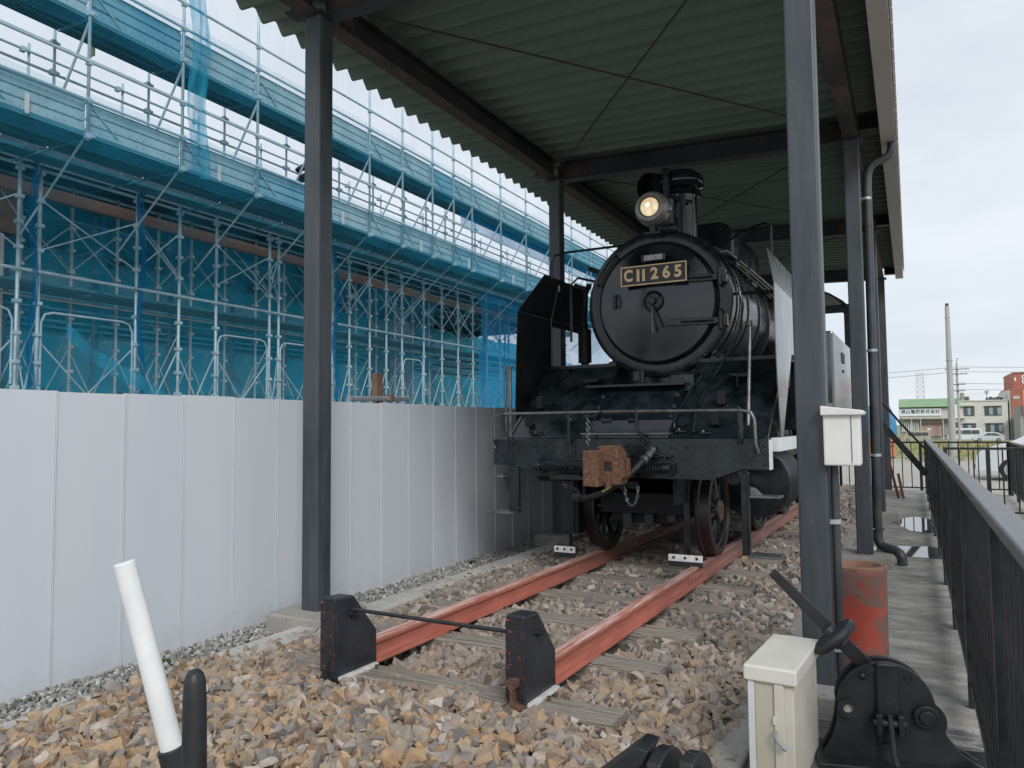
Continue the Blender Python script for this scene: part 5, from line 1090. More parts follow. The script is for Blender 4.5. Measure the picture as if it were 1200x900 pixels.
# chimney
CH = Vector((-0.01, 2.08, 0))
m_ = MB(); m_.lathe([(0.30, 3.22), (0.235, 3.27), (0.205, 3.34), (0.198, 3.42), (0.196, 3.86), (0.202, 3.90), (0.225, 3.915), (0.225, 3.95), (0.205, 3.965), (0.205, 4.00), (0.275, 4.03), (0.285, 4.06), (0.27, 4.13), (0.22, 4.17), (0.17, 4.18), (0.15, 4.10)], CH, (0, 0, 1), 48); chm = m_.build('chimney', 'loco_gloss', lo)
m_ = MB(); m_.lathe([(0.30, 3.975), (0.312, 3.985), (0.29, 4.06), (0.262, 4.135), (0.22, 4.185), (0.12, 4.20), (0.0005, 4.20)], CH + Vector((0.0, 0.02, 0)), (0, 0, 1), 40, a0=-2.2, a1=2.6); m_.build('chimney_cap', 'loco_matt', chm)
m_ = MB(); m_.lathe([(0.15, -0.09), (0.165, -0.07), (0.165, 0.10), (0.15, 0.12), (0.0005, 0.12)], CH + Vector((-0.30, -0.10, 4.05)), (0.35, 1, 0.15), 28); m_.build('spark_lid', 'loco_matt', chm)
m_ = MB(); m_.tube([(-0.05, 1.72, 3.30), (-0.06, 1.72, 3.75), (-0.065, 1.72, 4.10)], 0.034, 10); m_.cyl((-0.065, 1.72, 4.10), (-0.065, 1.72, 4.15), 0.045, k=12); m_.tube([(-0.06, 1.72, 3.86), (0.05, 1.76, 3.80), (0.12, 1.86, 3.79), (0.18, 1.92, 3.79)], 0.02, 8); m_.build('exhaust_pipe', 'loco_worn', lo)
m_ = MB(); m_.cyl((0.09, 1.80, 3.28), (0.09, 1.80, 3.86), 0.042, k=12); m_.build('exhaust_pipe', 'loco_worn', lo)
# boiler and bands
m_ = MB(); m_.lathe([(0.74, 1.45), (0.73, 1.50), (0.735, 6.4)], SC, (0, 1, 0), 72); m_.build('boiler', 'loco_gloss', lo)
for yv, rr in ((0.34, SR), (0.82, SR - .006), (1.44, SR - .002), (2.2, 0.742), (3.1, 0.742), (4.1, 0.742)):
    m_ = MB(); m_.lathe([(rr - .015, 0), (rr + 0.007, 0.004), (rr + 0.007, 0.046), (rr - .015, 0.05)], SC + Vector((0, yv, 0)), (0, 1, 0), 72); m_.build('boiler_band', 'loco_black', lo)
# rounded casings on top of the boiler
def casing(name, y0, y1, hw, zt, matn, rx=0.16):
    pr = [(-hw, 2.9)]
    for i in range(7): a = PI - PI / 2 * i / 6; pr.append((-hw + rx + rx * math.cos(a), zt - rx + rx * math.sin(a)))
    for i in range(7): a = PI / 2 - PI / 2 * i / 6; pr.append((hw - rx + rx * math.cos(a), zt - rx + rx * math.sin(a)))
    pr.append((hw, 2.9)); m_ = MB(); m_.prism(pr, y0, y1, 'xz'); return m_.build(name, matn, lo, bevel=0.03)
casing('sand_dome', 2.95, 4.45, 0.40, 3.80, 'loco_gloss', 0.20)
m_ = MB(); m_.lathe([(0.40, 3.2), (0.335, 3.3), (0.325, 3.35), (0.325, 3.66), (0.30, 3.75), (0.24, 3.80), (0.12, 3.84), (0.0005, 3.85)], (0.0, 5.0, 0), (0, 0, 1), 40); m_.build('steam_dome', 'loco_gloss', lo)
# handrails and pipes along the right flank
def arc_pt(a, r, y): return SC + Vector((math.cos(a) * r, y, math.sin(a) * r))
m_ = MB(); m_.tube([arc_pt(0.72, 0.79, 0.25), arc_pt(0.70, 0.85, 0.35), arc_pt(0.66, 0.87, 2.0), arc_pt(0.62, 0.87, 4.6)], 0.015, 8); m_.build('side_handrail', 'loco_steel', lo)
m_ = MB(); m_.tube([arc_pt(0.78, 0.80, 0.22), arc_pt(0.75, 0.82, 0.6), arc_pt(0.60, 0.84, 1.6), arc_pt(0.56, 0.84, 4.4)], 0.018, 8); m_.build('side_pipe', 'loco_black', lo)
m_ = MB(); m_.tube([arc_pt(0.66, 0.80, 0.8), arc_pt(0.50, 0.82, 1.4), arc_pt(0.44, 0.84, 4.4)], 0.013, 8); m_.build('side_pipe', 'loco_worn', lo)
for k in range(7):
    m_ = MB(); c_ = arc_pt(0.66 - k * 0.006, 0.81, 0.8 + k * 0.5); m_.cb(c_, (0.06, 0.09, 0.06)); m_.cyl(arc_pt(0.66, 0.74, 0.8 + k * 0.5), arc_pt(0.66, 0.88, 0.8 + k * 0.5), 0.018, k=8); m_.build('pipe_valve', 'loco_worn', lo, bevel=0.01)
m_ = MB(); m_.tube([SC + Vector((math.cos(t) * (SR + .012), 0.16, math.sin(t) * (SR + .012))) for t in [1.0 - i * 0.16 for i in range(13)]], 0.009, 6); m_.build('cable', 'rubber', lo)
m_ = MB(); m_.cyl((0.74, 1.35, 2.60), (1.26, 1.35, 2.58), 0.017, k=8); m_.build('deflector_stay', 'loco_black', lo)
m_ = MB(); m_.tube([(-0.72, 1.35, 2.86), (-0.95, 1.25, 2.92), (-1.02, 1.2, 2.84), (-1.02, 1.2, 2.2)], 0.014, 8); m_.build('side_pipe', 'loco_black', lo)
for s in (-1, 1):
    m_ = MB()
    if s < 0: m_.tube([(-0.45, 1.3, 3.235), (-1.05, 1.15, 3.20), (-1.18, 1.12, 3.17), (-1.20, 1.10, 3.10), (-1.20, 1.08, 2.90)], 0.014, 8)
    else: m_.tube([(0.35, 2.3, 3.30), (0.80, 1.6, 3.30), (1.10, 1.15, 3.24), (1.16, 1.08, 3.18), (1.17, 1.05, 2.85)], 0.014, 8)
    m_.build('deflector_handrail', 'loco_black', lo)
# feed pump cylinder to the left of the smokebox
m_ = MB(); m_.cyl((-0.965, 1.45, 1.98), (-0.965, 1.45, 2.36), 0.075, k=20); m_.cyl((-0.965, 1.45, 1.92), (-0.965, 1.45, 1.99), 0.045, k=14); m_.tube([(-0.965, 1.45, 2.36), (-0.965, 1.42, 2.48), (-0.93, 1.38, 2.58), (-0.90, 1.34, 2.75), (-0.84, 1.32, 2.85)], [0.045, 0.04, 0.035, 0.03, 0.03], 10); m_.build('feed_pump', 'loco_matt', lo)
m_ = MB(); m_.cyl((-0.84, 1.30, 2.78), (-0.98, 1.20, 2.83), 0.02, 0.03, 8); m_.cyl((-0.62, 1.25, 2.93), (-0.80, 1.2, 3.0), 0.02, 0.028, 8); m_.build('clack_valve', 'loco_black', lo)
# smoke deflectors: lower sheet, leaning top strip, opening behind the front post
def deflector(s):
    X = 1.30 * s; m_ = MB()
    t_ = 0.008
    lean = -0.10 * s
    front = [(0.43, 1.15), (0.40, 1.45), (0.43, 2.0), (0.47, 2.47)]
    low = front + [(1.28, 2.47), (1.28, 1.93), (1.05, 1.93), (0.55, 1.15)] if s < 0 else [(0.43, 1.13), (0.33, 1.6), (0.29, 2.0), (0.30, 2.49), (2.3, 2.47), (2.3, 1.93), (1.15, 1.93), (0.52, 1.13)]
    if s < 0: low = [(0.43, 1.15), (0.40, 1.45), (0.43, 2.0), (0.47, 2.47), (2.15, 2.47), (2.15, 2.40), (1.30, 2.40), (1.27, 2.37), (1.27, 1.99), (1.30, 1.95), (1.30, 1.90), (1.25, 1.6), (1.1, 1.10), (0.43, 1.10)]
    k = len(low)
    m_.prism(low, X, X + t_ * s, 'yz'); d_ = m_.build('smoke_deflector', 'loco_matt' if s < 0 else 'loco_mirror', lo)
    y0, y1 = (0.47, 2.15) if s < 0 else (0.30, 2.3)
    m_ = MB(); y0b = y0 + 0.45 if s < 0 else y0 + 0.28
    zt = 2.93 if s < 0 else 2.86
    vs = [(X, y0, 2.474), (X, y1, 2.474), (X + lean, y1, zt), (X + lean, y0b, zt)]
    vs += [(x_ + t_ * s, y_, z_) for x_, y_, z_ in vs]
    m_.add(vs, [(0, 1, 2, 3), (7, 6, 5, 4), (0, 4, 5, 1), (1, 5, 6, 2), (2, 6, 7, 3), (3, 7, 4, 0)]); m_.build('deflector_top', 'loco_matt' if s < 0 else 'loco_mirror', d_)
    m_ = MB(); m_.tube([(X - 0.006 * s, 1.26, 1.93), (X - 0.006 * s, 1.26, 2.47), (X + lean - 0.006 * s, 1.24, zt - 0.1)], 0.010, 6); m_.tube([(X - .006 * s, 0.42, 1.60), (X - .006 * s, 1.05, 1.62), (X - .006 * s, 1.15, 1.95)], 0.007, 6); m_.build('stiffener', 'loco_black', d_)
    if s < 0:
        m_ = MB(); m_.cb((X + lean * 0.9 + 0.012, 1.28, 2.83), (0.004, 0.035, 0.07)); m_.build('lift_hole', 'white_paint', d_)
    return d_
deflector(-1); deflector(1)
m_ = MB(); m_.prism([(0.50, 1.10), (1.0, 1.10), (1.0, 1.14), (0.50, 1.14)], 1.312, 1.40, 'yz'); 
MB().box(1.262, 1.33, 0.20, 1.6, 1.03, 1.145).build('footboard_edge', 'white_paint', lo, bevel=0.002)
# side tanks, cab
for s in (-1, 1):
    m_ = MB(); m_.box(min(0.80 * s, 1.40 * s), max(0.80 * s, 1.40 * s), 4.05, 7.6, 1.45, 2.47); tk = m_.build('side_tank', 'loco_mirror', lo, bevel=0.03)
    m_ = MB(); m_.box(min(1.40 * s, 1.412 * s), max(1.40 * s, 1.412 * s), 5.1, 5.45, 2.13, 2.27); m_.box(min(1.40 * s, 1.412 * s), max(1.40 * s, 1.412 * s), 5.2, 5.32, 1.99, 2.03); m_.build('tank_fitting', 'rubber', tk)
    m_ = MB(); m_.tube([(1.05 * s, 4.6, 2.47), (1.05 * s, 4.6, 2.62), (1.07 * s, 4.65, 2.67), (1.12 * s, 4.7, 2.66), (1.15 * s, 4.7, 2.62)], 0.022, 8); m_.build('tank_vent', 'loco_black', tk)
m_ = MB(); m_.box(-1.38, 1.38, 7.6, 9.4, 1.4, 2.5); cab = m_.build('cab', 'loco_gloss', lo, bevel=0.01)
for xa, xb, za, zb in ((-1.38, 1.38, 3.18, 3.32), (-1.38, -1.24, 2.5, 3.18), (1.24, 1.38, 2.5, 3.18), (-0.70, 0.70, 2.5, 3.18)):
    MB().box(xa, xb, 7.6, 7.65, za, zb).build('cab_front', 'loco_black', cab)
for s in (-1, 1):
    m_ = MB(); m_.box(min(1.34 * s, 1.38 * s), max(1.34 * s, 1.38 * s), 7.66, 7.9, 2.5, 3.3); m_.box(min(1.34 * s, 1.38 * s), max(1.34 * s, 1.38 * s), 8.9, 9.4, 2.5, 3.3); m_.build('cab_side', 'loco_black', cab)
rf = []
for i in range(13):
    a = PI * (0.86 - 0.72 * i / 12); rf.append((1.55 * math.cos(a), 2.76 + 0.98 * math.sin(a)))
rf2 = [(x * 0.985, z - 0.03) for x, z in reversed(rf)]
m_ = MB(); m_.prism(rf + rf2, 7.25, 9.6, 'xz'); m_.build('cab_roof', 'loco_matt', cab)
m_ = MB(); m_.prism([(x, z - 0.02) for x, z in rf2] + [(-1.38, 3.22), (1.38, 3.22)][::1], 7.60, 7.64, 'xz'); 
# frames, cylinders, motion, wheels
for s in (-1, 1):
    MB().box(0.44 * s - 0.02, 0.44 * s + 0.02, 0.14, 9.2, 0.55, 1.12).build('frame_plate', 'loco_matt', lo)
    m_ = MB(); m_.cyl((0.85 * s, 1.55, 0.66), (0.85 * s, 2.45, 0.66), 0.35, k=44); cy = m_.build('cylinder', 'loco_matt', lo)
    m_ = MB(); m_.lathe([(0.36, 0.05), (0.36, 0.0), (0.345, -0.02), (0.28, -0.03), (0.12, -0.045), (0.0005, -0.05)], (0.85 * s, 1.55, 0.66), (0, 1, 0), 48); m_.build('cylinder_cover', 'loco_black', cy)
    m_ = MB(); m_.cyl((0.90 * s, 1.60, 1.16), (0.90 * s, 2.4, 1.16), 0.18, k=24); m_.build('valve_chest', 'loco_matt', lo)
    m_ = MB(); m_.cyl((0.92 * s, 0.30, 0.80), (0.92 * s, 0.60, 0.80), 0.055, k=16); m_.cyl((0.92 * s, 0.27, 0.80), (0.92 * s, 0.30, 0.80), 0.066, k=16); m_.build('front_pipe', 'loco_worn', lo)
    MB().box(0.60 * s - 0.2, 0.60 * s + 0.5, 2.5, 9.0, 1.38, 1.45).build('underplate', 'loco_matt', lo)
m_ = MB(); m_.box(-0.42, 0.42, 0.5, 1.6, 0.42, 0.62); m_.box(-0.35, 0.30, 0.6, 1.3, 0.32, 0.42); m_.build('truck_frame', 'loco_matt', lo, bevel=0.01)
m_ = MB(); m_.box(-0.52, 0.52, 1.9, 2.2, 0.40, 1.1); m_.build('frame_stretcher', 'loco_matt', lo)
for i, x in enumerate((-0.20, 0.02, 0.24)): MB().box(x, x + 0.09, 0.52, 0.72, 0.26 + 0.04 * i, 0.46).build('truck_fitting', 'loco_worn', lo, bevel=0.012)
def wheel(s, x, y, r, spokes, matr='wheel_tread'):
    ax = (s, 0, 0)
    m_ = MB(); m_.lathe([(r - 0.075, -0.062), (r + 0.026, -0.062), (r + 0.026, -0.040), (r + 0.004, -0.026), (r - 0.004, 0.060), (r - 0.012, 0.066), (r - 0.070, 0.066), (r - 0.075, 0.055), (r - 0.075, -0.062)], (x, y, r), ax, 72)
    w_ = m_.build('wheel', matr, lo)
    m_ = MB(); m_.lathe([(r - 0.075, -0.050), (r - 0.105, -0.040), (r - 0.105, 0.030), (r - 0.075, 0.040)], (x, y, r), ax, 56); m_.build('wheel_rim', 'loco_worn', w_)
    sp_m = []
    for k in range(spokes):
        a = 2 * PI * k / spokes + 0.2; c_, q_ = math.cos(a), math.sin(a)
        m_ = MB(); p0 = Vector((x + 0.02 * s, y + c_ * 0.09, r + q_ * 0.09)); p1 = Vector((x, y + c_ * (r - 0.10), r + q_ * (r - 0.10)))
        m_.cyl(p0, p1, 0.034 if r < 0.5 else 0.045, 0.022 if r < 0.5 else 0.03, 8); m_.build('spoke', 'loco_worn', w_)
    m_ = MB(); m_.lathe([(0.125, -0.06), (0.125, 0.055), (0.112, 0.072), (0.10, 0.076)], (x, y, r), ax, 32); m_.build('hub_ring', 'loco_black', w_)
    m_ = MB(); m_.lathe([(0.10, 0.076), (0.095, 0.082), (0.03, 0.084), (0.028, 0.074), (0.0005, 0.074)], (x, y, r), ax, 32); m_.build('hub_face', 'hub_brown' if r < 0.5 else 'loco_black', w_)
    return w_
for s in (-1, 1):
    wheel(s, 0.565 * s, 0.98, 0.43, 10)
    for yv in (3.05, 4.95, 6.85): wheel(s, 0.565 * s, yv, 0.76, 16, 'loco_black')
for yv, r in ((0.98, 0.43), (3.05, 0.76), (4.95, 0.76), (6.85, 0.76)): MB().cyl((-0.52, yv, r), (0.52, yv, r), 0.075, k=16).build('axle', 'loco_matt', lo)
for s in (-1, 1):
    m_ = MB(); m_.box(min(0.74 * s, 0.79 * s), max(0.74 * s, 0.79 * s), 3.0, 6.9, 0.44, 0.56); m_.build('coupling_rod', 'loco_steel', lo, bevel=0.01)
    m_ = MB(); m_.prism([(2.7, 0.20), (3.35, 0.20), (3.45, 0.30), (3.42, 0.7), (3.3, 0.86), (2.8, 0.86), (2.66, 0.6)], 0.645 * s, 0.68 * s, 'yz'); m_.build('counterweight', 'loco_worn', lo, bevel=0.01)
    m_ = MB(); m_.box(min(0.95 * s, 1.02 * s), max(0.95 * s, 1.02 * s), 2.5, 4.1, 0.90, 1.0); m_.build('slide_bar', 'loco_worn', lo, bevel=0.006)
# hanging steps and guard irons
def step_bracket(s):
    x = 1.17 * s if s < 0 else 1.02
    t_ = MB()
    if s < 0:
        t_.box(-1.165, -1.055, -0.01, 0.03, 0.43, 0.89); t_.prism([(-1.16, 0.60), (-1.16, 0.86), (-1.235, 0.80)], -0.008, 0.012, 'xz')
        b_ = t_.build('step_bracket', 'loco_worn', lo, bevel=0.004)
        MB().box(-1.34, -1.165, -0.12, 0.10, 0.775, 0.787).build('step_tread', 'loco_steel', b_, bevel=0.003)
        MB().box(-1.34, -1.08, -0.13, 0.10, 0.432, 0.444).build('step_tread', 'loco_steel', b_, bevel=0.003)
    else:
        t_.box(1.03, 1.085, 0.05, 0.075, 0.16, 0.88); t_.box(1.085, 1.10, 0.03, 0.08, 0.16, 0.86)
        b_ = t_.build('step_bracket', 'loco_worn', lo, bevel=0.004)
        m_ = MB(); m_.prism([(1.11, 0.66), (1.11, 0.74), (1.15, 0.73), (1.22, 0.66)], 0.04, 0.06, 'xz'); m_.build('gusset', 'loco_steel', b_)
        MB().box(1.12, 1.36, -0.06, 0.14, 0.655, 0.672).build('step_tread', 'loco_steel', b_, bevel=0.005)
        MB().box(1.10, 1.36, -0.10, 0.14, 0.172, 0.188).build('step_tread', 'loco_steel', b_, bevel=0.005)
        MB().box(1.03, 1.09, 0.03, 0.05, 0.12, 0.165).build('oil_box', 'brass', b_)
step_bracket(-1); step_bracket(1)
for s, x, w_ in ((-1, -0.735, 0.13), (1, 0.455, 0.05)):
    m_ = MB(); m_.box(x - w_ / 2, x + w_ / 2, 0.42, 0.47, 0.20 if s < 0 else 0.12, 0.80); b_ = m_.build('guard_iron', 'loco_worn', lo, bevel=0.006)
    if s < 0: MB().box(x + w_ / 2 + .001, x + w_ / 2 + 0.045, 0.43, 0.60, 0.20, 0.80).build('guard_web', 'loco_matt', b_)
    m_ = MB(); m_.cyl((x + 0.01, 0.45, 0.05), (x + 0.01, 0.45, 0.21), 0.02, k=8); m_.build('guard_rod', 'loco_black', b_)
    xc = x + 0.02; hw_ = 0.155 if s > 0 else 0.11
    MB().box(xc - hw_, xc + hw_, 0.28, 0.30, 0.035, 0.095).build('guard_plate', 'white_worn', b_, bevel=0.003)
    MB().box(xc - hw_, xc + hw_, 0.2795, 0.305, -0.012, 0.034).build('guard_rubber', 'rubber', b_, bevel=0.003)
    for k in (-0.105, 0.0, 0.105): put(riv, 'bolt', b_, xc + k * hw_ / 0.155, 0.28, 0.068)
    MB().box(xc - hw_, xc + hw_, 0.30, 0.44, 0.04, 0.05).build('guard_arm', 'loco_black', b_)
m_ = MB(); m_.cyl((-0.92, 0.18, 0.80), (-0.60, 0.18, 0.80), 0.07, k=16); m_.build('air_reservoir', 'loco_matt', lo)

# ------------------------------------------------------------------ scaffolding behind the hoarding
YO = [1.9, 3.5, 5.12, 6.75, 8.37, 10.0, 11.62, 13.28, 14.52, 15.8, 16.8, 17.75, 19.4, 21.06, 22.9, 24.7, 26.5, 28.3, 30.1]
DO, DI, DB = -10.5, -11.4, -12.3
us = thing('access_scaffold', 'upper access scaffold with toe boards and guard rails wrapped in pale net', 'scaffold', (0, 0, 0), 0, 'scaffolding of the building site')
def part_me(mb, name, matn): me = mb.mesh(name); me.materials.append(M(matn)); return me
pm = part_me(MB().cyl((0, 0, 5.50), (0, 0, 11.8), 0.0243, k=8), 'standard', 'scaffold_steel')
pi_ = part_me(MB().cyl((0, 0, 5.58), (0, 0, 7.42), 0.022, k=8), 'short_standard', 'scaffold_steel')
for y in YO:
    put(pm, 'standard', us, DO, y, 0); put(pi_, 'short_standard', us, DI, y + 0.03, 0); put(pi_, 'short_standard', us, DB + 0.1, y + 0.10, 0)
Y0_, Y1_ = YO[0] - 0.8, YO[-1]
for x, z, r in ((DO + 0.04, 6.08, 0.0243), (DO + 0.04, 6.66, 0.0243), (DO + 0.04, 7.93, 0.0243), (DO + 0.04, 8.36, 0.0243), (DO + 0.04, 9.50, 0.0243), (DI - 0.03, 7.18, 0.022), (DI - 0.03, 6.72, 0.022), (DB + 0.13, 7.28, 0.022), (DB + 0.13, 6.80, 0.022), (DI - 0.03, 6.20, 0.022), (DO - 0.5, 7.9, 0.02)):
    MB().cyl((x, Y0_, z), (x, Y1_, z), r, k=8).build('guard_rail', 'scaffold_steel', us)
cl = MB()
for y in YO:
    for x, z in ((DO, 6.08), (DO, 6.66), (DO, 7.40), (DO, 7.93), (DO, 8.36), (DO, 9.5), (DI, 7.18), (DI, 6.72), (DI, 6.2), (DB + .1, 7.28), (DO, 5.56)):
        cl.cb((x + 0.01, y, z), (0.085, 0.075, 0.075)); cl.cb((x + 0.05, y + 0.05, z), (0.03, 0.06, 0.03))
cl.build('clamp', 'scaffold_steel', us)['kind'] = 'stuff'
for a, b in zip(YO, YO[1:]):
    for z0, hh in ((5.62, 0.46), (7.38, 0.50)):
        m_ = MB(); n_ = 3; w_ = hh / n_; jz = random.Random(int(a * 10 + z0)).uniform(-0.012, 0.012); z0 += jz
        pr = []
        for i in range(n_): pr += [(DO - 0.035, z0 + i * w_), (DO - 0.035, z0 + i * w_ + w_ * 0.80), (DO - 0.062, z0 + i * w_ + w_ * 0.9)]
        pr += [(DO - 0.035, z0 + hh), (DO - 0.075, z0 + hh), (DO - 0.075, z0)]
        m_.prism(pr, a + 0.02, b - 0.02, 'xz'); m_.build('toe_board', 'scaffold_board' if int(a * 7 + z0) % 3 else 'scaffold_board_blue', us)
    q = 0
    for x in (10.62, 10.87, 11.12, 11.37, 11.9, 12.15):
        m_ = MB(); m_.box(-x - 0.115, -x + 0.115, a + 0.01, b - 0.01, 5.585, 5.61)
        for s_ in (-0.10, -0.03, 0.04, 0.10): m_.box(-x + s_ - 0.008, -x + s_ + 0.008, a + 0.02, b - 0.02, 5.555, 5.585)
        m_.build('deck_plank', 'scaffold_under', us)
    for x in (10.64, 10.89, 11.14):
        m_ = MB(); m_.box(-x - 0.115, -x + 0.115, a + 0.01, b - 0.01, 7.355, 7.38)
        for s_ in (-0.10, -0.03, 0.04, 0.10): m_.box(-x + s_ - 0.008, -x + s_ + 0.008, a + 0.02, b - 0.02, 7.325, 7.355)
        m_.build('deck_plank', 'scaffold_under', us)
dots = MB()
for a, b in zip(YO, YO[1:]):
    k = 0; yv = a + 0.1
    while yv < b - 0.1:
        for z in (5.675, 5.79, 5.905, 6.02, 7.44, 7.565, 7.69, 7.815): dots.cb((DO - 0.034, yv, z), (0.003, 0.012, 0.012))
        yv += 0.12
dots.build('board_hole', 'slab_dark' , us)['kind'] = 'stuff'
for i, y in enumerate(YO[:-1]):
    m_ = MB(); m_.cyl((DO, y, 7.30), (DI + 0.05, y - 0.02, 5.95), 0.02, k=8); m_.build('strut', 'scaffold_steel', us)
    m_ = MB(); m_.cyl((DO, y, 5.60), (-12.2, y + 0.05, 4.35), 0.016, k=8); m_.build('strut', 'scaffold_steel', us)
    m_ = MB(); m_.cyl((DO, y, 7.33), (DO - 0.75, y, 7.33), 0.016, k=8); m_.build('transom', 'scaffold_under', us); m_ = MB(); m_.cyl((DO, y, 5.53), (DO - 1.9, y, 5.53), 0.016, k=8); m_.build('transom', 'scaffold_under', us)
    if i % 2 == 0: 
        m_ = MB(); m_.box(DO - 0.03, DO + 0.02, y + 0.75, y + 0.79, 5.58, 5.86); m_.build('board_clip', 'conc_far', us)
    for zt_ in (7.74, 6.0): m_ = MB(); m_.cyl((DO - 0.02, y + 0.1, zt_), (DO - 0.02, y + 0.5, zt_ - 0.32), 0.012, k=5); m_.build('tie', 'scaffold_board', us)
for (y, z, dx) in ((7.4, 6.05, 0.5), (12.6, 6.1, 0.3), (17.0, 6.1, 0.6), (19.9, 6.1, 0.5)):
    m_ = MB(); m_.cb((DI, y, z), (0.6, 0.10, 0.04), Euler((0.2, 0.1, dx)).to_matrix()); m_.cb((DI - .1, y + 0.15, z + 0.05), (0.5, 0.06, 0.05), Euler((0.1, -0.2, dx + 1)).to_matrix()); tag(m_.build('loose_board', 'conc_far'), ['grey boards lying on the lower scaffold deck at the far left', 'boards lying on the lower scaffold deck behind the left column', 'grey boards on the lower scaffold deck, middle of the run', 'boards on the lower scaffold deck near the far end'][[7.4, 12.6, 17.0, 19.9].index(y)], 'boards')
m_ = MB(); 
for i in range(7): m_.cyl((DI - 0.1, 13.9 + i * 0.17, 6.02), (DI - 0.1, 13.9 + i * 0.17, 6.30 + 0.03 * (i % 3)), 0.022, k=6)
m_.cyl((DI - 0.1, 13.8, 6.2), (DI - 0.1, 15.0, 6.22), 0.02, k=6)
tag(m_.build('pipe_rack', 'scaffold_board'), 'short row of pipe ends standing on the scaffold deck past the left column', 'pipes')
m_ = MB(); 
for i in range(5): m_.dome((DI, 12.1 + 0.11 * math.sin(i * 2.1), 6.60 + 0.08 * i), 0.10 - 0.01 * i, (0.3 * math.sin(i), 0.4, 1), 0.12, 8)
tag(m_.build('hanging_bag', 'iron_black'), 'dark tool bag hanging on the guard rail beside the left column', 'bag')
m_ = MB(); m_.cb((DI + 0.1, 7.30, 7.28), (0.10, 0.06, 0.16)); tag(m_.build('site_lamp', 'cream'), 'small pale work lamp hanging under the upper deck at top left', 'lamp')

# shoring frames below, several rows deep
rows = [(-12.25, [3.7, 5.4, 6.80, 7.12, 8.85, 9.75, 10.62, 12.05, 12.32, 14.08, 14.7, 15.5, 16.2, 16.9, 17.95, 18.9, 19.8, 20.7, 21.6, 22.5, 24.3, 26.1, 28.0], 1.0), (-13.45, [5.9, 6.8, 7.5, 8.4, 9.3, 10.2, 11.0, 11.9, 12.8, 13.7, 14.6, 15.5, 16.4, 17.3, 18.2, 19.1, 20.0, 21.8, 23.6, 25.4, 27.2], 1), (-14.9, [6.2, 8.0, 9.8, 11.6, 13.4, 15.2, 17.0, 18.8, 20.6, 22.4, 24.2, 26.0, 27.8, 29.6], 1), (-16.6, [7.0, 9.0, 11, 13, 15, 17, 19, 21, 23, 25, 27, 29, 31], 1)]
rlab = ['front row of galvanised shoring posts just behind the hoarding', 'second row of shoring posts behind the front row', 'third row of shoring posts deep inside the site', 'rearmost row of shoring posts against the back net']
pf = part_me(MB().cyl((0, 0, -0.3), (0, 0, 5.72), 0.030, k=8), 'standard', 'scaffold_steel')
jk = []
for ri, (X, ysr, _) in enumerate(rows):
    t = thing('shoring_frame', rlab[ri], 'scaffold', (0, 0, 0), 0, 'scaffolding of the building site')
    cl = MB(); ysr = sorted(ysr)
    for y in ysr:
        put(pf, 'standard', t, X, y, 0)
        for z in (0.6, 1.0, 1.45, 1.95, 2.35, 2.8, 3.3, 3.8, 4.15, 4.55, 4.95, 5.4): cl.cb((X, y, z), (0.10, 0.10, 0.055))
    cl.build('wedge_coupler', 'scaffold_steel', t)['kind'] = 'stuff'
    for z in ((3.80, 0.9, 5.55) if ri == 0 else (3.6, 5.5) if ri < 3 else (3.4,)):
        MB().cyl((X + 0.05, ysr[0] - 1, z), (X + 0.05, ysr[-1] + 0.5, z), 0.026, k=8).build('ledger', 'scaffold_steel', t)
    for i, (a, b) in enumerate(zip(ysr, ysr[1:])):
        for z0, z1 in ((0.9, 3.0), (4.05, 5.25)) if ri < 3 else ((1.2, 3.0),):
            if (i + ri) % 3 == 2 and z0 > 2: continue
            for (ya, yb) in ((a, b), (b, a)):
                m_ = MB(); m_.cyl((X - 0.03, ya, z0 + 0.1), (X - 0.03, yb, z1 - 0.25), 0.013, k=5); m_.build('cross_brace', 'scaffold_steel', t)
        if ri < 3 and (b - a > 1.3 or (ri == 0 and b - a > 0.95 and i % 2)):
            # arched frame head
            m_ = MB(); m_.tube([(X, a + 0.06, 2.0), (X, a + 0.06, 3.0), (X, a + 0.12, 3.14), (X, a + 0.25, 3.18), (X, b - 0.25, 3.18), (X, b - 0.12, 3.14), (X, b - 0.06, 3.0), (X, b - 0.06, 2.0)], 0.018, 6); m_.build('frame_head', 'scaffold_steel', t)
        if ri < 3 and i % 2 == 1:
            Xn = rows[ri + 1][0]; m_ = MB(); m_.cyl((X, a, 4.2), (Xn, a, 5.4), 0.013, k=5); m_.build('cross_brace', 'scaffold_steel', t)
            m_ = MB(); m_.cyl((X, a, 3.1), (Xn, a, 1.4), 0.013, k=5); m_.build('cross_brace', 'scaffold_steel', t)
# slab formwork above the shoring, timber beams, decks
sb = thing('formwork', 'dark slab formwork with timber edge beams on the shoring posts', 'formwork', (0, 0, 0))
yv = 2.0
while yv < 32:
    MB().box(-22, -12.75, yv, yv + 1.15, 5.95, 6.05).build('form_panel', 'slab_dark', sb)
    MB().box(-22, -12.6, yv + 0.5, yv + 0.6, 5.80, 5.945).build('joist', 'slab_dark', sb); yv += 1.2
for X, z, y0, y1 in ((-12.95, 5.22, 4.0, 9.3), (-12.95, 5.20, 9.35, 15.0), (-12.95, 5.14, 15.05, 30), (-14.2, 5.62, 3, 30), (-15.8, 5.5, 3, 30)):
    MB().box(X - 0.06, X + 0.06, y0, y1, z, z + 0.20).build('timber_beam', 'form_wood', sb)
for X in (-12.55, -13.1, -13.7):
    MB().cyl((X, 3, 5.76), (X, 30, 5.74), 0.03, k=8).build('bearer_pipe', 'scaffold_steel', sb)
yv = 3.0; rr_ = random.Random(5)
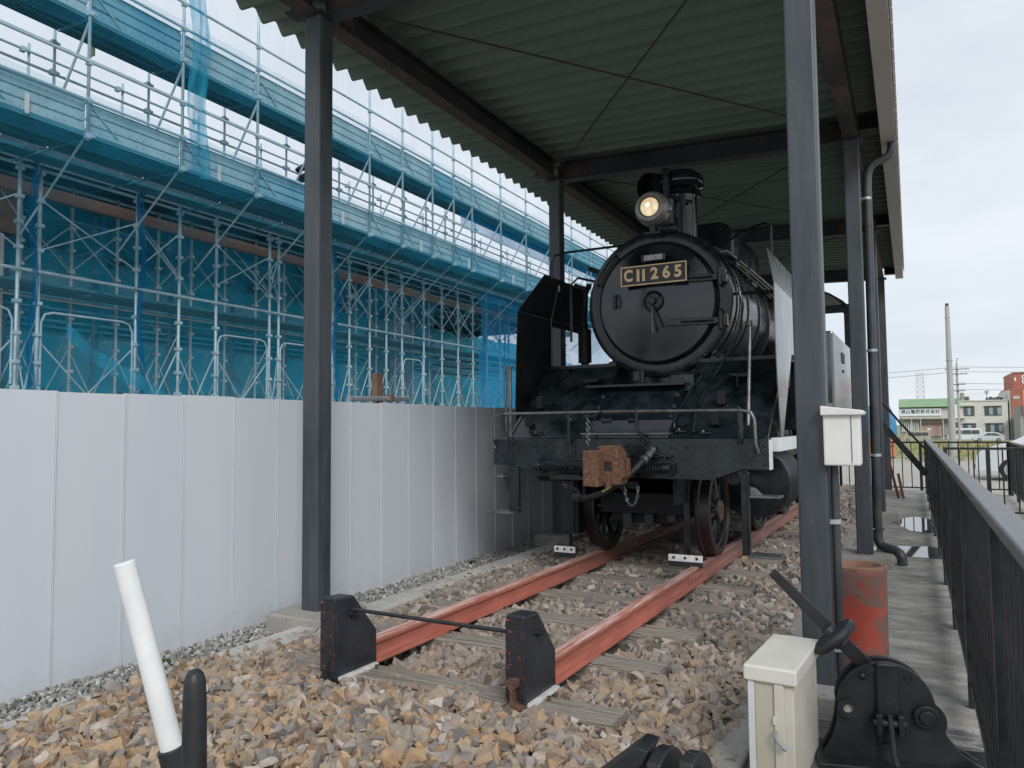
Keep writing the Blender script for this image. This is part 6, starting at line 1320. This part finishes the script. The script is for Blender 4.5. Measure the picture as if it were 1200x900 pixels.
for X in (-12.7, -13.15, -14.0, -14.4, -15.3, -16.0, -17.0, -18.0):
    yv = 3.0
    while yv < 30:
        l_ = rr_.uniform(1.6, 3.6)
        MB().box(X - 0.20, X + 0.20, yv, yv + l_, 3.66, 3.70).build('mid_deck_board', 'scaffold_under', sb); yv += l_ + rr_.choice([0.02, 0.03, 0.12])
t = thing('concrete_column', 'pale concrete column inside the scaffold, right of the left canopy column', 'column', (-16.1, 21.4, 0))
MB().box(-0.55, 0.55, -0.6, 0.6, -0.5, 5.0).build('shaft', 'conc_far', t, bevel=0.02); MB().box(-0.5, 0.6, 0.62, 0.95, 4.4, 5.5).build('form_board', 'form_wood', t)
t = thing('concrete_column', 'pale concrete column at the left edge under a brown formwork head', 'column', (-13.9, 6.62, 0))
MB().box(-0.5, 0.5, -0.6, 0.6, -0.5, 4.6).build('shaft', 'conc_far', t, bevel=0.02); MB().box(-0.52, 0.52, -0.5, 0.78, 4.62, 5.6).build('form_board', 'form_wood', t)

def drape(name, label, matn, x, y0, y1, z0, z1, amp, freq, seed, cat='net', ny=90, nz=26, group='nets on the scaffolding', sag=0.0):
    r_ = random.Random(seed); ph = [r_.uniform(0, 6.28) for _ in range(6)]
    vs = []; 
    for j in range(nz + 1):
        v = j / nz; z = z0 + (z1 - z0) * v
        for i in range(ny + 1):
            u = i / ny; y = y0 + (y1 - y0) * u
            d_ = amp * (math.sin(y * freq + ph[0] + 0.6 * math.sin(z * 1.1 + ph[1])) + 0.5 * math.sin(y * freq * 2.3 + ph[2] + z * 0.7) + 0.4 * math.sin(y * 0.5 + z * 2.0 + ph[3]))
            vs.append((x + d_, y + 0.05 * math.sin(z * 3 + ph[4]), z - sag * 4 * u * (1 - u)))
    fs = [(j * (ny + 1) + i, j * (ny + 1) + i + 1, (j + 1) * (ny + 1) + i + 1, (j + 1) * (ny + 1) + i) for j in range(nz) for i in range(ny)]
    me = bpy.data.meshes.new(name); me.from_pydata(vs, [], fs); me.polygons.foreach_set('use_smooth', [True] * len(fs)); me.materials.append(M(matn))
    o = bpy.data.objects.new(name, me); C.objects.link(o); tag(o, label, cat, group); return o
drape('safety_net', 'dark teal safety net closing the rear of the building site', 'net_back', -19.5, -2, 40, -0.5, 5.9, 0.18, 1.7, 1, ny=160)
drape('safety_net', 'blue green net hung in front of the lower shoring posts at left', 'net_front', -13.85, -1, 9.3, 0.5, 5.5, 0.04, 2.6, 2)
drape('safety_net', 'blue green net hung in front of the shoring posts, middle bay', 'net_front', -13.80, 9.15, 20.9, 0.5, 5.5, 0.045, 2.2, 3)
drape('safety_net', 'brighter blue net at the far end beside the smoke deflector', 'net_bright', -11.9, 20.65, 32, 0.5, 5.6, 0.06, 2.0, 4)
o = drape('safety_net', 'sloping blue net folded back from the lower deck edge to the shoring posts', 'net_thin', -11.2, -2, 30, 4.25, 5.52, 0.04, 2.0, 6, ny=160)
for v in o.data.vertices: v.co.x += (v.co.z - 4.9) * 1.15
drape('clear_net', 'pale see-through net rising behind the upper guard rails against the sky', 'net_clear', -12.6, -2, 34, 5.7, 13.0, 0.05, 1.2, 5, ny=140)
drape('net_strip', 'folded strip of blue net tied down an upper scaffold post at left', 'net_strip', -10.42, 8.42, 8.82, 5.5, 11.5, 0.05, 14, 7, ny=24, nz=50)
drape('safety_net', 'blue net panel over the upper deck near the far end', 'net_bright', -10.9, 17.8, 30, 6.85, 7.9, 0.03, 3, 8)
drape('safety_net', 'thin blue net laced along the upper deck and its toe boards', 'net_thin', -10.38, -1, 30, 7.05, 8.0, 0.02, 2.5, 12, ny=140, nz=12)
drape('safety_net', 'thin blue net laced along the lower deck and its toe boards', 'net_thin', -10.38, -1, 30, 5.3, 6.15, 0.02, 2.5, 13, ny=140, nz=12)
for k_, (yy_, lb_) in enumerate(((8.88, 'second'), (14.1, 'third'), (6.98, 'first'))):
    drape('net_strip', 'gathered dark blue net tied down a front shoring post, ' + lb_ + ' from the left', 'net_gather', -12.16, yy_ - 0.07, yy_ + 0.09, 1.0, 5.6, 0.035, 22, 30 + k_, ny=16, nz=60)
o = drape('net_swag', 'loose fold of blue net sagging diagonally across the lower posts at left', 'net_strip', -11.9, 7.3, 9.6, 2.6, 2.85, 0.05, 5, 9, ny=40, nz=6)
me = o.data
for v in me.vertices: 
    u = (v.co.y - 7.3) / 2.3; v.co.z += 0.2 - 1.25 * u ** 0.8

# ------------------------------------------------------------------ things beyond the site on the right
def px140(px): return -1.72 + (px - 1053) * 0.1204
def z140(py): return 1.25 + (496.8 - py) * 0.141
D = 140.0
wh = thing('warehouse', 'long grey warehouse with a green roof and a white company sign', 'warehouse', (0, D, 0))
m_ = MB(); m_.box(px140(1053), px140(1138), 0.5, 26, -1.5, z140(478)); m_.build('wall', 'far_grey', wh)
m_ = MB(); m_.prism([(-0.4, z140(477.5)), (-0.4, z140(476.8)), (9, z140(466.0)), (26, z140(477)), (26, z140(477.5))], px140(1052.5), px140(1139), 'yz'); m_.build('roof', 'far_green', wh)
MB().box(px140(1053), px140(1137), 0.2, 0.49, z140(490), z140(478.6)).build('fascia', 'far_beige', wh)
MB().box(px140(1056), px140(1130), -1.0, 0.18, z140(491), z140(490.2)).build('canopy_edge', 'far_beige', wh)
sg = MB().box(px140(1053.5), px140(1103), 0.0, 0.19, z140(487.3), z140(479)).build('sign', 'far_sign', wh)
me = text_mesh('福山電機株式会社', 0.66, 0.01, 0.012, 1.12); me.materials.append(M('sign_ink'))
if len(me.polygons) > 20:
    o = bpy.data.objects.new('sign_lettering', me); C.objects.link(o); o.parent = sg; o.rotation_euler = (PI / 2, 0, 0); o.location = (px140(1078.5), -0.02, z140(483.0))
for i in range(9): MB().box(px140(1056 + i * 2.3), px140(1057.4 + i * 2.3), 0.2, 0.45, z140(506), z140(494.5)).build('strip_curtain', 'far_sign', wh)
MB().box(px140(1079), px140(1103), 0.3, 0.48, z140(511), z140(494)).build('shutter', 'far_shutter', wh)
for i in range(8): MB().box(px140(1080 + i * 2.9), px140(1081.4 + i * 2.9), 0.22, 0.29, z140(498.3), z140(496)).build('shutter_slot', 'far_dark', wh)
MB().box(px140(1086), px140(1090), 0.22, 0.29, z140(504), z140(501.5)).build('notice', 'far_sign', wh)
MB().box(px140(1104), px140(1114), 0.3, 0.48, z140(510), z140(495.5)).build('door', 'far_grey', wh)
for px in (1067, 1078, 1104): MB().box(px140(px), px140(px + 1), -0.9, -0.7, -1.5, z140(490.8)).build('post', 'far_beige', wh)
MB().box(px140(1118), px140(1121.5), -0.6, 0.1, z140(495), z140(475)).build('side_sign', 'far_sign', wh)
# white two storey office
of = thing('office_building', 'two storey off-white office building with four wide windows', 'building', (0, D, 0))
MB().box(px140(1123), px140(1178), 0, 14, -1.5, z140(472)).build('wall', 'far_white', of)
MB().box(px140(1122.6), px140(1178.4), -0.15, 14.2, z140(471.9), z140(470.8)).build('parapet', 'far_white', of)
for (a, b, c, d_) in ((1129, 1141, 488, 478), (1152.5, 1171, 488, 478), (1127.5, 1142, 505.5, 497), (1153, 1172, 507, 497)):
    w_ = MB().box(px140(a), px140(b), -0.12, -0.01, z140(c), z140(d_)).build('window', 'far_dark', of)
    n_ = 3 if b - a < 16 else 4
    for i in range(n_):
        MB().box(px140(a + 0.4 + (b - a - .4) * i / n_), px140(a + (b - a - .4) * (i + 1) / n_ - 0.1), -0.16, -0.125, z140(c - 0.9), z140(d_ + 1.4)).build('pane', 'glass_pale' if i % 2 else 'glass_dark', w_)
    MB().box(px140(a - .5), px140(b + .5), -0.35, -0.02, z140(d_ - 0.2), z140(d_ - 0.9)).build('canopy', 'far_grey', of)
MB().box(px140(1131), px140(1154), 3, 9, z140(470.7), z140(461.5)).build('roof_tank_screen', 'far_sign', of)
MB().box(px140(1131.5), px140(1137), 2.8, 2.99, z140(470.7), z140(466)).build('roof_hut', 'far_dark', of)
for i in range(5): MB().box(px140(1157 + i * 4), px140(1159.5 + i * 4), 3, 5, z140(470.7), z140(467.5 - (i % 2))).build('roof_unit', 'far_dark', of)
m_ = MB(); m_.cyl((px140(1158), 4, z140(470.7)), (px140(1158), 4, z140(459)), 0.05, k=6)
for i in range(4): m_.cyl((px140(1155), 4, z140(460 + i)), (px140(1161), 4, z140(459.6 + i)), 0.03, k=4)
m_.build('aerial', 'far_dark', of)
# brick building
bb = thing('brick_building', 'tall stepped red brick building at the right edge', 'building', (0, D, 0))
MB().box(px140(1182), px140(1260), 0, 16, -1.5, z140(458)).build('lower_block', 'far_brick', bb)
MB().box(px140(1187), px140(1260), 2, 16, z140(457.9), z140(441)).build('tower', 'far_brick', bb)
MB().box(px140(1186.7), px140(1261), 1.8, 16.2, z140(440.9), z140(440)).build('coping', 'conc_pale', bb)
MB().box(px140(1180), px140(1181.9), 0.2, 16, -1.5, z140(460)).build('end_wall', 'far_white', bb)
for z in (446.2, 450.8):
    m_ = MB(); m_.lathe([(0.22, 0), (0.40, 0), (0.40, 0.08), (0.22, 0.08), (0.22, 0)], (px140(1199.3), 1.92, z140(z)), (0, 1, 0), 20); m_.build('round_letter', 'far_sign', bb)
MB().box(px140(1188), px140(1190), 1.9, 1.99, z140(450), z140(446)).build('wall_mark', 'far_sign', bb)
MB().box(px140(1184), px140(1191), -0.1, -0.01, z140(470.5), z140(467)).build('wall_panel', 'conc_pale', bb)
MB().box(px140(1180.5), px140(1188), -3.0, -0.2, -1.5, z140(491)).build('porch', 'far_dark', bb)
gb = thing('grey_building', 'grey ribbed wall building with a pink and white sign at the right edge', 'building', (0, D - 30, 0))
xs0 = px140(1189) * 0.79 + 0.1
for i in range(14): MB().box(xs0 + i * 0.42, xs0 + i * 0.42 + 0.36, 0, 6, -1.3, z140(478) * 0.78 + 0.27).build('wall_rib', 'far_grey', gb)
MB().box(xs0 + 0.42, xs0 + 5, -0.4, -0.2, 2.4, 5.2).build('sign', 'far_sign', gb); MB().box(xs0 + 0.30, xs0 + 0.41, -0.45, -0.2, 2.3, 5.3).build('sign_frame', 'far_brick', gb)
# poles and wires
t = thing('concrete_pole', 'thick bare concrete pole standing alone in the field', 'pole', (1.88, 46.0, -0.45)); m_ = MB(); m_.cyl((0, 0, -0.2), (0, 0, 7.9), 0.19, 0.10, 16); m_.build('shaft', 'pole_conc', t)
for z in (5.0, 7.3): MB().cyl((0, 0, z), (0, 0, z + 0.06), 0.165 if z < 6 else 0.125, k=14).build('band', 'galv', t)
MB().cyl((0, 0, 7.9), (0, 0, 8.05), 0.085, k=12).build('cap', 'pipe_dark', t)
t = thing('utility_pole', 'thin utility pole with crossarms and insulators beside the office building', 'pole', (5.28, 110, -1.1)); m_ = MB(); m_.cyl((0, 0, 0), (0, 0, 9.9), 0.17, 0.11, 10); m_.build('shaft', 'pole_conc', t)
for z, w_ in ((9.1, 1.3), (8.5, 1.1), (7.2, 0.9), (6.4, 0.8)):
    m_ = MB(); m_.box(-w_, w_, -0.25, -0.17, z, z + 0.10); a_ = m_.build('crossarm', 'far_dark', t)
    for q in (-1, -0.5, 0.5, 1): m_ = MB(); m_.cyl((q * w_ * 0.95, -0.2, z + 0.11), (q * w_ * 0.95, -0.2, z + 0.34), 0.07, k=6); m_.build('insulator', 'far_sign', a_)
MB().tube([(0, 0, 9.9), (0, 0, 10.4), (0.25, 0, 10.55)], 0.04, 6).build('top_hook', 'far_dark', t)
m_ = MB(); m_.cyl((0.45, -0.1, 5.4), (0.45, -0.1, 6.2), 0.22, k=10); m_.build('transformer', 'far_grey', t)
wl = ['upper', 'second', 'third', 'lowest']
for i, (zl, zp, zr, sg_) in enumerate(((8.2, 8.35, 7.7, 0.5), (7.6, 7.75, 7.3, 0.5), (5.6, 6.3, 5.3, 0.4), (5.0, 5.5, 4.9, 0.3))):
    pts = []
    if i < 2:
        for k in range(13): u = k / 12; pts.append((-34 + 39.3 * u, 110 - 10 * (1 - u), zl - 1 + (zp - zl + 1) * u - sg_ * 2.2 * 4 * u * (1 - u) * 0.5 - 0.0))
    for k in range(13): u = k / 12; pts.append((5.3 + 45 * u, 110, zp + (zr - zp) * u - sg_ * 4 * u * (1 - u)))
    m_ = MB(); m_.tube(pts, 0.022, 4); tag(m_.build('power_line', 'far_dark'), wl[i] + ' overhead power line strung from the thin utility pole', 'cable')
for i, (x, h_, y) in enumerate(((4.2, 26, 400), (19.5, 27, 430))):
    t = thing('lattice_tower', ['nearer lattice transmission tower above the green roof', 'fainter lattice transmission tower further right above the green roof'][i], 'tower', (x, y, -1.3), 0, 'transmission towers')
    m_ = MB()
    for sx in (-1, 1):
        for sy in (-1, 1): m_.cyl((sx * 2.0, sy * 2.0, 0), (sx * 1.4, sy * 1.4, h_), 0.13, 0.10, 4)
    for k in range(12):
        z0 = k * h_ / 12; z1 = (k + 1) * h_ / 12; w0 = 2.0 - 0.6 * k / 12; w1 = 2.0 - 0.6 * (k + 1) / 12
        m_.cyl((-w0, -w0, z0), (w1, -w1, z1), 0.07, k=4); m_.cyl((w0, -w0, z0), (-w1, -w1, z1), 0.07, k=4); m_.cyl((-w1, -w1, z1), (w1, -w1, z1), 0.07, k=4)
    m_.build('lattice', 'pole_conc', t)
# tarpaulin covered stack and orange crates
t = thing('tarp_stack', 'stack under a crumpled blue tarpaulin beyond the far column', 'stack', (-1.95, 43, -0.4))
bm_ = bmesh.new(); bmesh.ops.create_grid(bm_, x_segments=22, y_segments=14, size=1.0)
m_ = MB(); rr_ = random.Random(8)
NX, NZ = 26, 16; vs = []
for j in range(NZ + 1):
    for i in range(NX + 1):
        a = 2 * PI * i / NX; v = j / NZ; r0 = 1.0 - 0.25 * v ** 3
        vs.append((1.25 * r0 * max(-1, min(1, 1.35 * math.cos(a))) + 0.06 * math.sin(7 * a + 5 * v), 1.0 * r0 * max(-1, min(1, 1.35 * math.sin(a))) + 0.06 * math.cos(5 * a), 1.1 + 1.35 * v - 0.12 * math.sin(3 * a) * v + 0.04 * rr_.random()))
vs.append((0, 0, 2.6)); fs = [(j * (NX + 1) + i, j * (NX + 1) + i + 1, (j + 1) * (NX + 1) + i + 1, (j + 1) * (NX + 1) + i) for j in range(NZ) for i in range(NX)] + [(NZ * (NX + 1) + i, NZ * (NX + 1) + i + 1, len(vs) - 1) for i in range(NX)]
m_.add(vs, fs, True); m_.build('tarpaulin', 'tarp_blue', t)
for i in range(2):
    for k in range(2): MB().box(-1.2 + i * 1.22, -0.02 + i * 1.22, -0.9, 0.9, 0.02 + k * 0.56, 0.54 + k * 0.56).build('crate', 'orange_crate', t, bevel=0.02)
bm_.free()
# cars
def car(name, label, loc, rz, paint, scale=1.0, van=False, group=None):
    t = thing(name, label, 'car', loc, rz, group); t.scale = (scale,) * 3
    top_ = [(0, 0.32), (0.03, 0.66), (0.18, 0.84), (0.78, 1.03), (0.88, 1.07), (1.70, 1.50), (2.6, 1.56), (3.4, 1.48), (4.0, 1.05), (4.25, 0.98), (4.3, 0.45), (4.28, 0.28), (3.75, 0.24), (3.3, 0.24), (1.15, 0.24), (0.5, 0.24), (0.05, 0.25)] if not van else [(0, 0.35), (0.05, 0.85), (0.25, 1.05), (0.9, 1.75), (1.2, 1.85), (4.0, 1.85), (4.15, 1.6), (4.2, 0.3), (0.1, 0.28)]
    m_ = MB(); k = len(top_)
    for a, b in zip(((-0.82), (0.82)), ((-0.62), (0.62))): pass
    secs = []
    for yy_ in (-0.82, -0.80, 0.80, 0.82):
        secs.append([(x, yy_ * (1.0 if z < 1.0 else 1 - 0.20 * (z - 1.0) / 0.5), z if abs(yy_) < 0.81 else 0.24 + (z - 0.24) * 0.985) for x, z in top_])
    vs = [p_ for s_ in secs for p_ in s_]; fs = [(s_ * k + i, s_ * k + (i + 1) % k, (s_ + 1) * k + (i + 1) % k, (s_ + 1) * k + i) for s_ in range(3) for i in range(k)] + [tuple(range(k)), tuple(3 * k + i for i in range(k - 1, -1, -1))]
    m_.add(vs, fs); b_ = m_.build('body', paint, t, bevel=0.03)
    if not van:
        m_ = MB(); m_.add([(0.92, -0.70, 1.09), (1.67, -0.60, 1.485), (1.67, 0.60, 1.485), (0.92, 0.70, 1.09)], [(0, 1, 2, 3)]); w_ = m_.build('windscreen', 'glass_pale', t); w_.location = (-0.012, 0, 0.012)
        for s in (-1, 1):
            m_ = MB(); m_.add([(1.35, s * 0.825, 1.02), (1.95, s * 0.70, 1.38), (2.55, s * 0.68, 1.42), (2.55, s * 0.825, 1.02)], [(0, 1, 2, 3)]); m_.add([(2.62, s * 0.825, 1.02), (2.62, s * 0.68, 1.42), (3.3, s * 0.70, 1.37), (3.75, s * 0.825, 1.04)], [(0, 1, 2, 3)]); m_.build('side_window', 'glass_dark', t)
    else:
        m_ = MB(); m_.add([(0.29, -0.72, 1.12), (0.86, -0.66, 1.70), (0.86, 0.66, 1.70), (0.29, 0.72, 1.12)], [(0, 1, 2, 3)]); w_ = m_.build('windscreen', 'glass_dark', t); w_.location = (-0.015, 0, 0.01)
        for s in (-1, 1):
            for x0, x1 in ((1.0, 1.8), (1.9, 2.9), (3.0, 3.9)): MB().box(x0, x1, s * 0.80 - 0.03, s * 0.80 + 0.03, 1.10, 1.60).build('side_window', 'glass_dark', t)
    MB().box(-0.02, 0.10, -0.70, 0.70, 0.30, 0.44).build('grille', 'car_dark', t, bevel=0.01)
    for s in (-1, 1):
        MB().box(0.0, 0.30, s * 0.68 - 0.13, s * 0.68 + 0.145, 0.60, 0.70).build('headlight', 'glass_pale', t, bevel=0.02)
        for x in (0.85, 3.45):
            m_ = MB(); m_.cyl((x, s * 0.66, 0.30), (x, s * 0.835, 0.30), 0.30, k=24); wl_ = m_.build('wheel', 'tyre', t); m_ = MB(); m_.cyl((x, s * 0.836, 0.30), (x, s * 0.845, 0.30), 0.19, k=16); m_.build('hubcap', 'galv', wl_)
        m_ = MB(); m_.cb((1.25, s * 0.92, 1.02), (0.10, 0.16, 0.12)); m_.build('door_mirror', paint, t, bevel=0.02)
    return t
car('parked_car', 'silver white car behind the black railings at the right edge', (1.62, 25.2, -0.30), R_(-8), 'car_paint')
car('parked_car', 'beige estate car parked before the warehouse', (-1.2, 118, -1.2), 0, 'car_beige', 0.82, True, 'cars parked by the buildings')
car('parked_car', 'small white car parked before the office building', (7.4, 122, -1.25), 0, 'car_paint', 0.85, False, 'cars parked by the buildings')
car('parked_van', 'white van half hidden behind the poles', (4.4, 124, -1.25), 0, 'car_paint', 1.0, True, 'cars parked by the buildings')
# rough grass in the field
rg2 = np.random.default_rng(21); VV = []; FF = []
n_ = 5200; gx = rg2.uniform(-22, 24, n_); gy = 38 + 60 * rg2.random(n_) ** 1.7
dens = np.sin(gx * 0.5) + np.sin(gy * 0.4 + gx * 0.2); keep = rg2.random(n_) < (0.35 + 0.25 * dens); gx, gy = gx[keep], gy[keep]
for x, y in zip(gx, gy):
    z = -0.30 - (0 if y < 26 else (y - 26) * 0.0095); h_ = rg2.uniform(0.10, 0.30); b0 = len(VV)
    for k in range(3):
        a = rg2.uniform(0, 6.28); dx_, dy_ = math.cos(a) * 0.10, math.sin(a) * 0.10
        VV += [(x + dx_ - .02, y + dy_, z - 0.03), (x + dx_ + .02, y + dy_, z - 0.03), (x + dx_ * 2.6, y + dy_ * 2.6, z + h_)]; FF.append((b0 + 3 * k, b0 + 3 * k + 1, b0 + 3 * k + 2))
me = bpy.data.meshes.new('grass'); me.from_pydata(VV, [], FF); me.materials.append(M('grassmat')); o = bpy.data.objects.new('grass', me); C.objects.link(o); stuff(o)
# leafy strip behind the shoring, glimpsed low between the posts
VV = []; FF = []
for _ in range(5000):
    y = rg2.uniform(3, 34); x = -18.4 + rg2.normal() * 0.35; z = -0.4 + 2.7 * rg2.random() ** 0.8; s_ = rg2.uniform(0.05, 0.12); a = rg2.normal(size=3); b = rg2.normal(size=3); a *= s_ / np.linalg.norm(a); b *= s_ / np.linalg.norm(b); k = len(VV)
    VV += [(x, y, z), (x + a[0], y + a[1], z + a[2]), (x + a[0] + b[0], y + a[1] + b[1], z + a[2] + b[2]), (x + b[0], y + b[1], z + b[2])]; FF.append((k, k + 1, k + 2, k + 3))
me = bpy.data.meshes.new('undergrowth'); me.from_pydata(VV, [], FF); me.materials.append(M('hedge_leaf')); o = bpy.data.objects.new('undergrowth', me); C.objects.link(o); stuff(o)
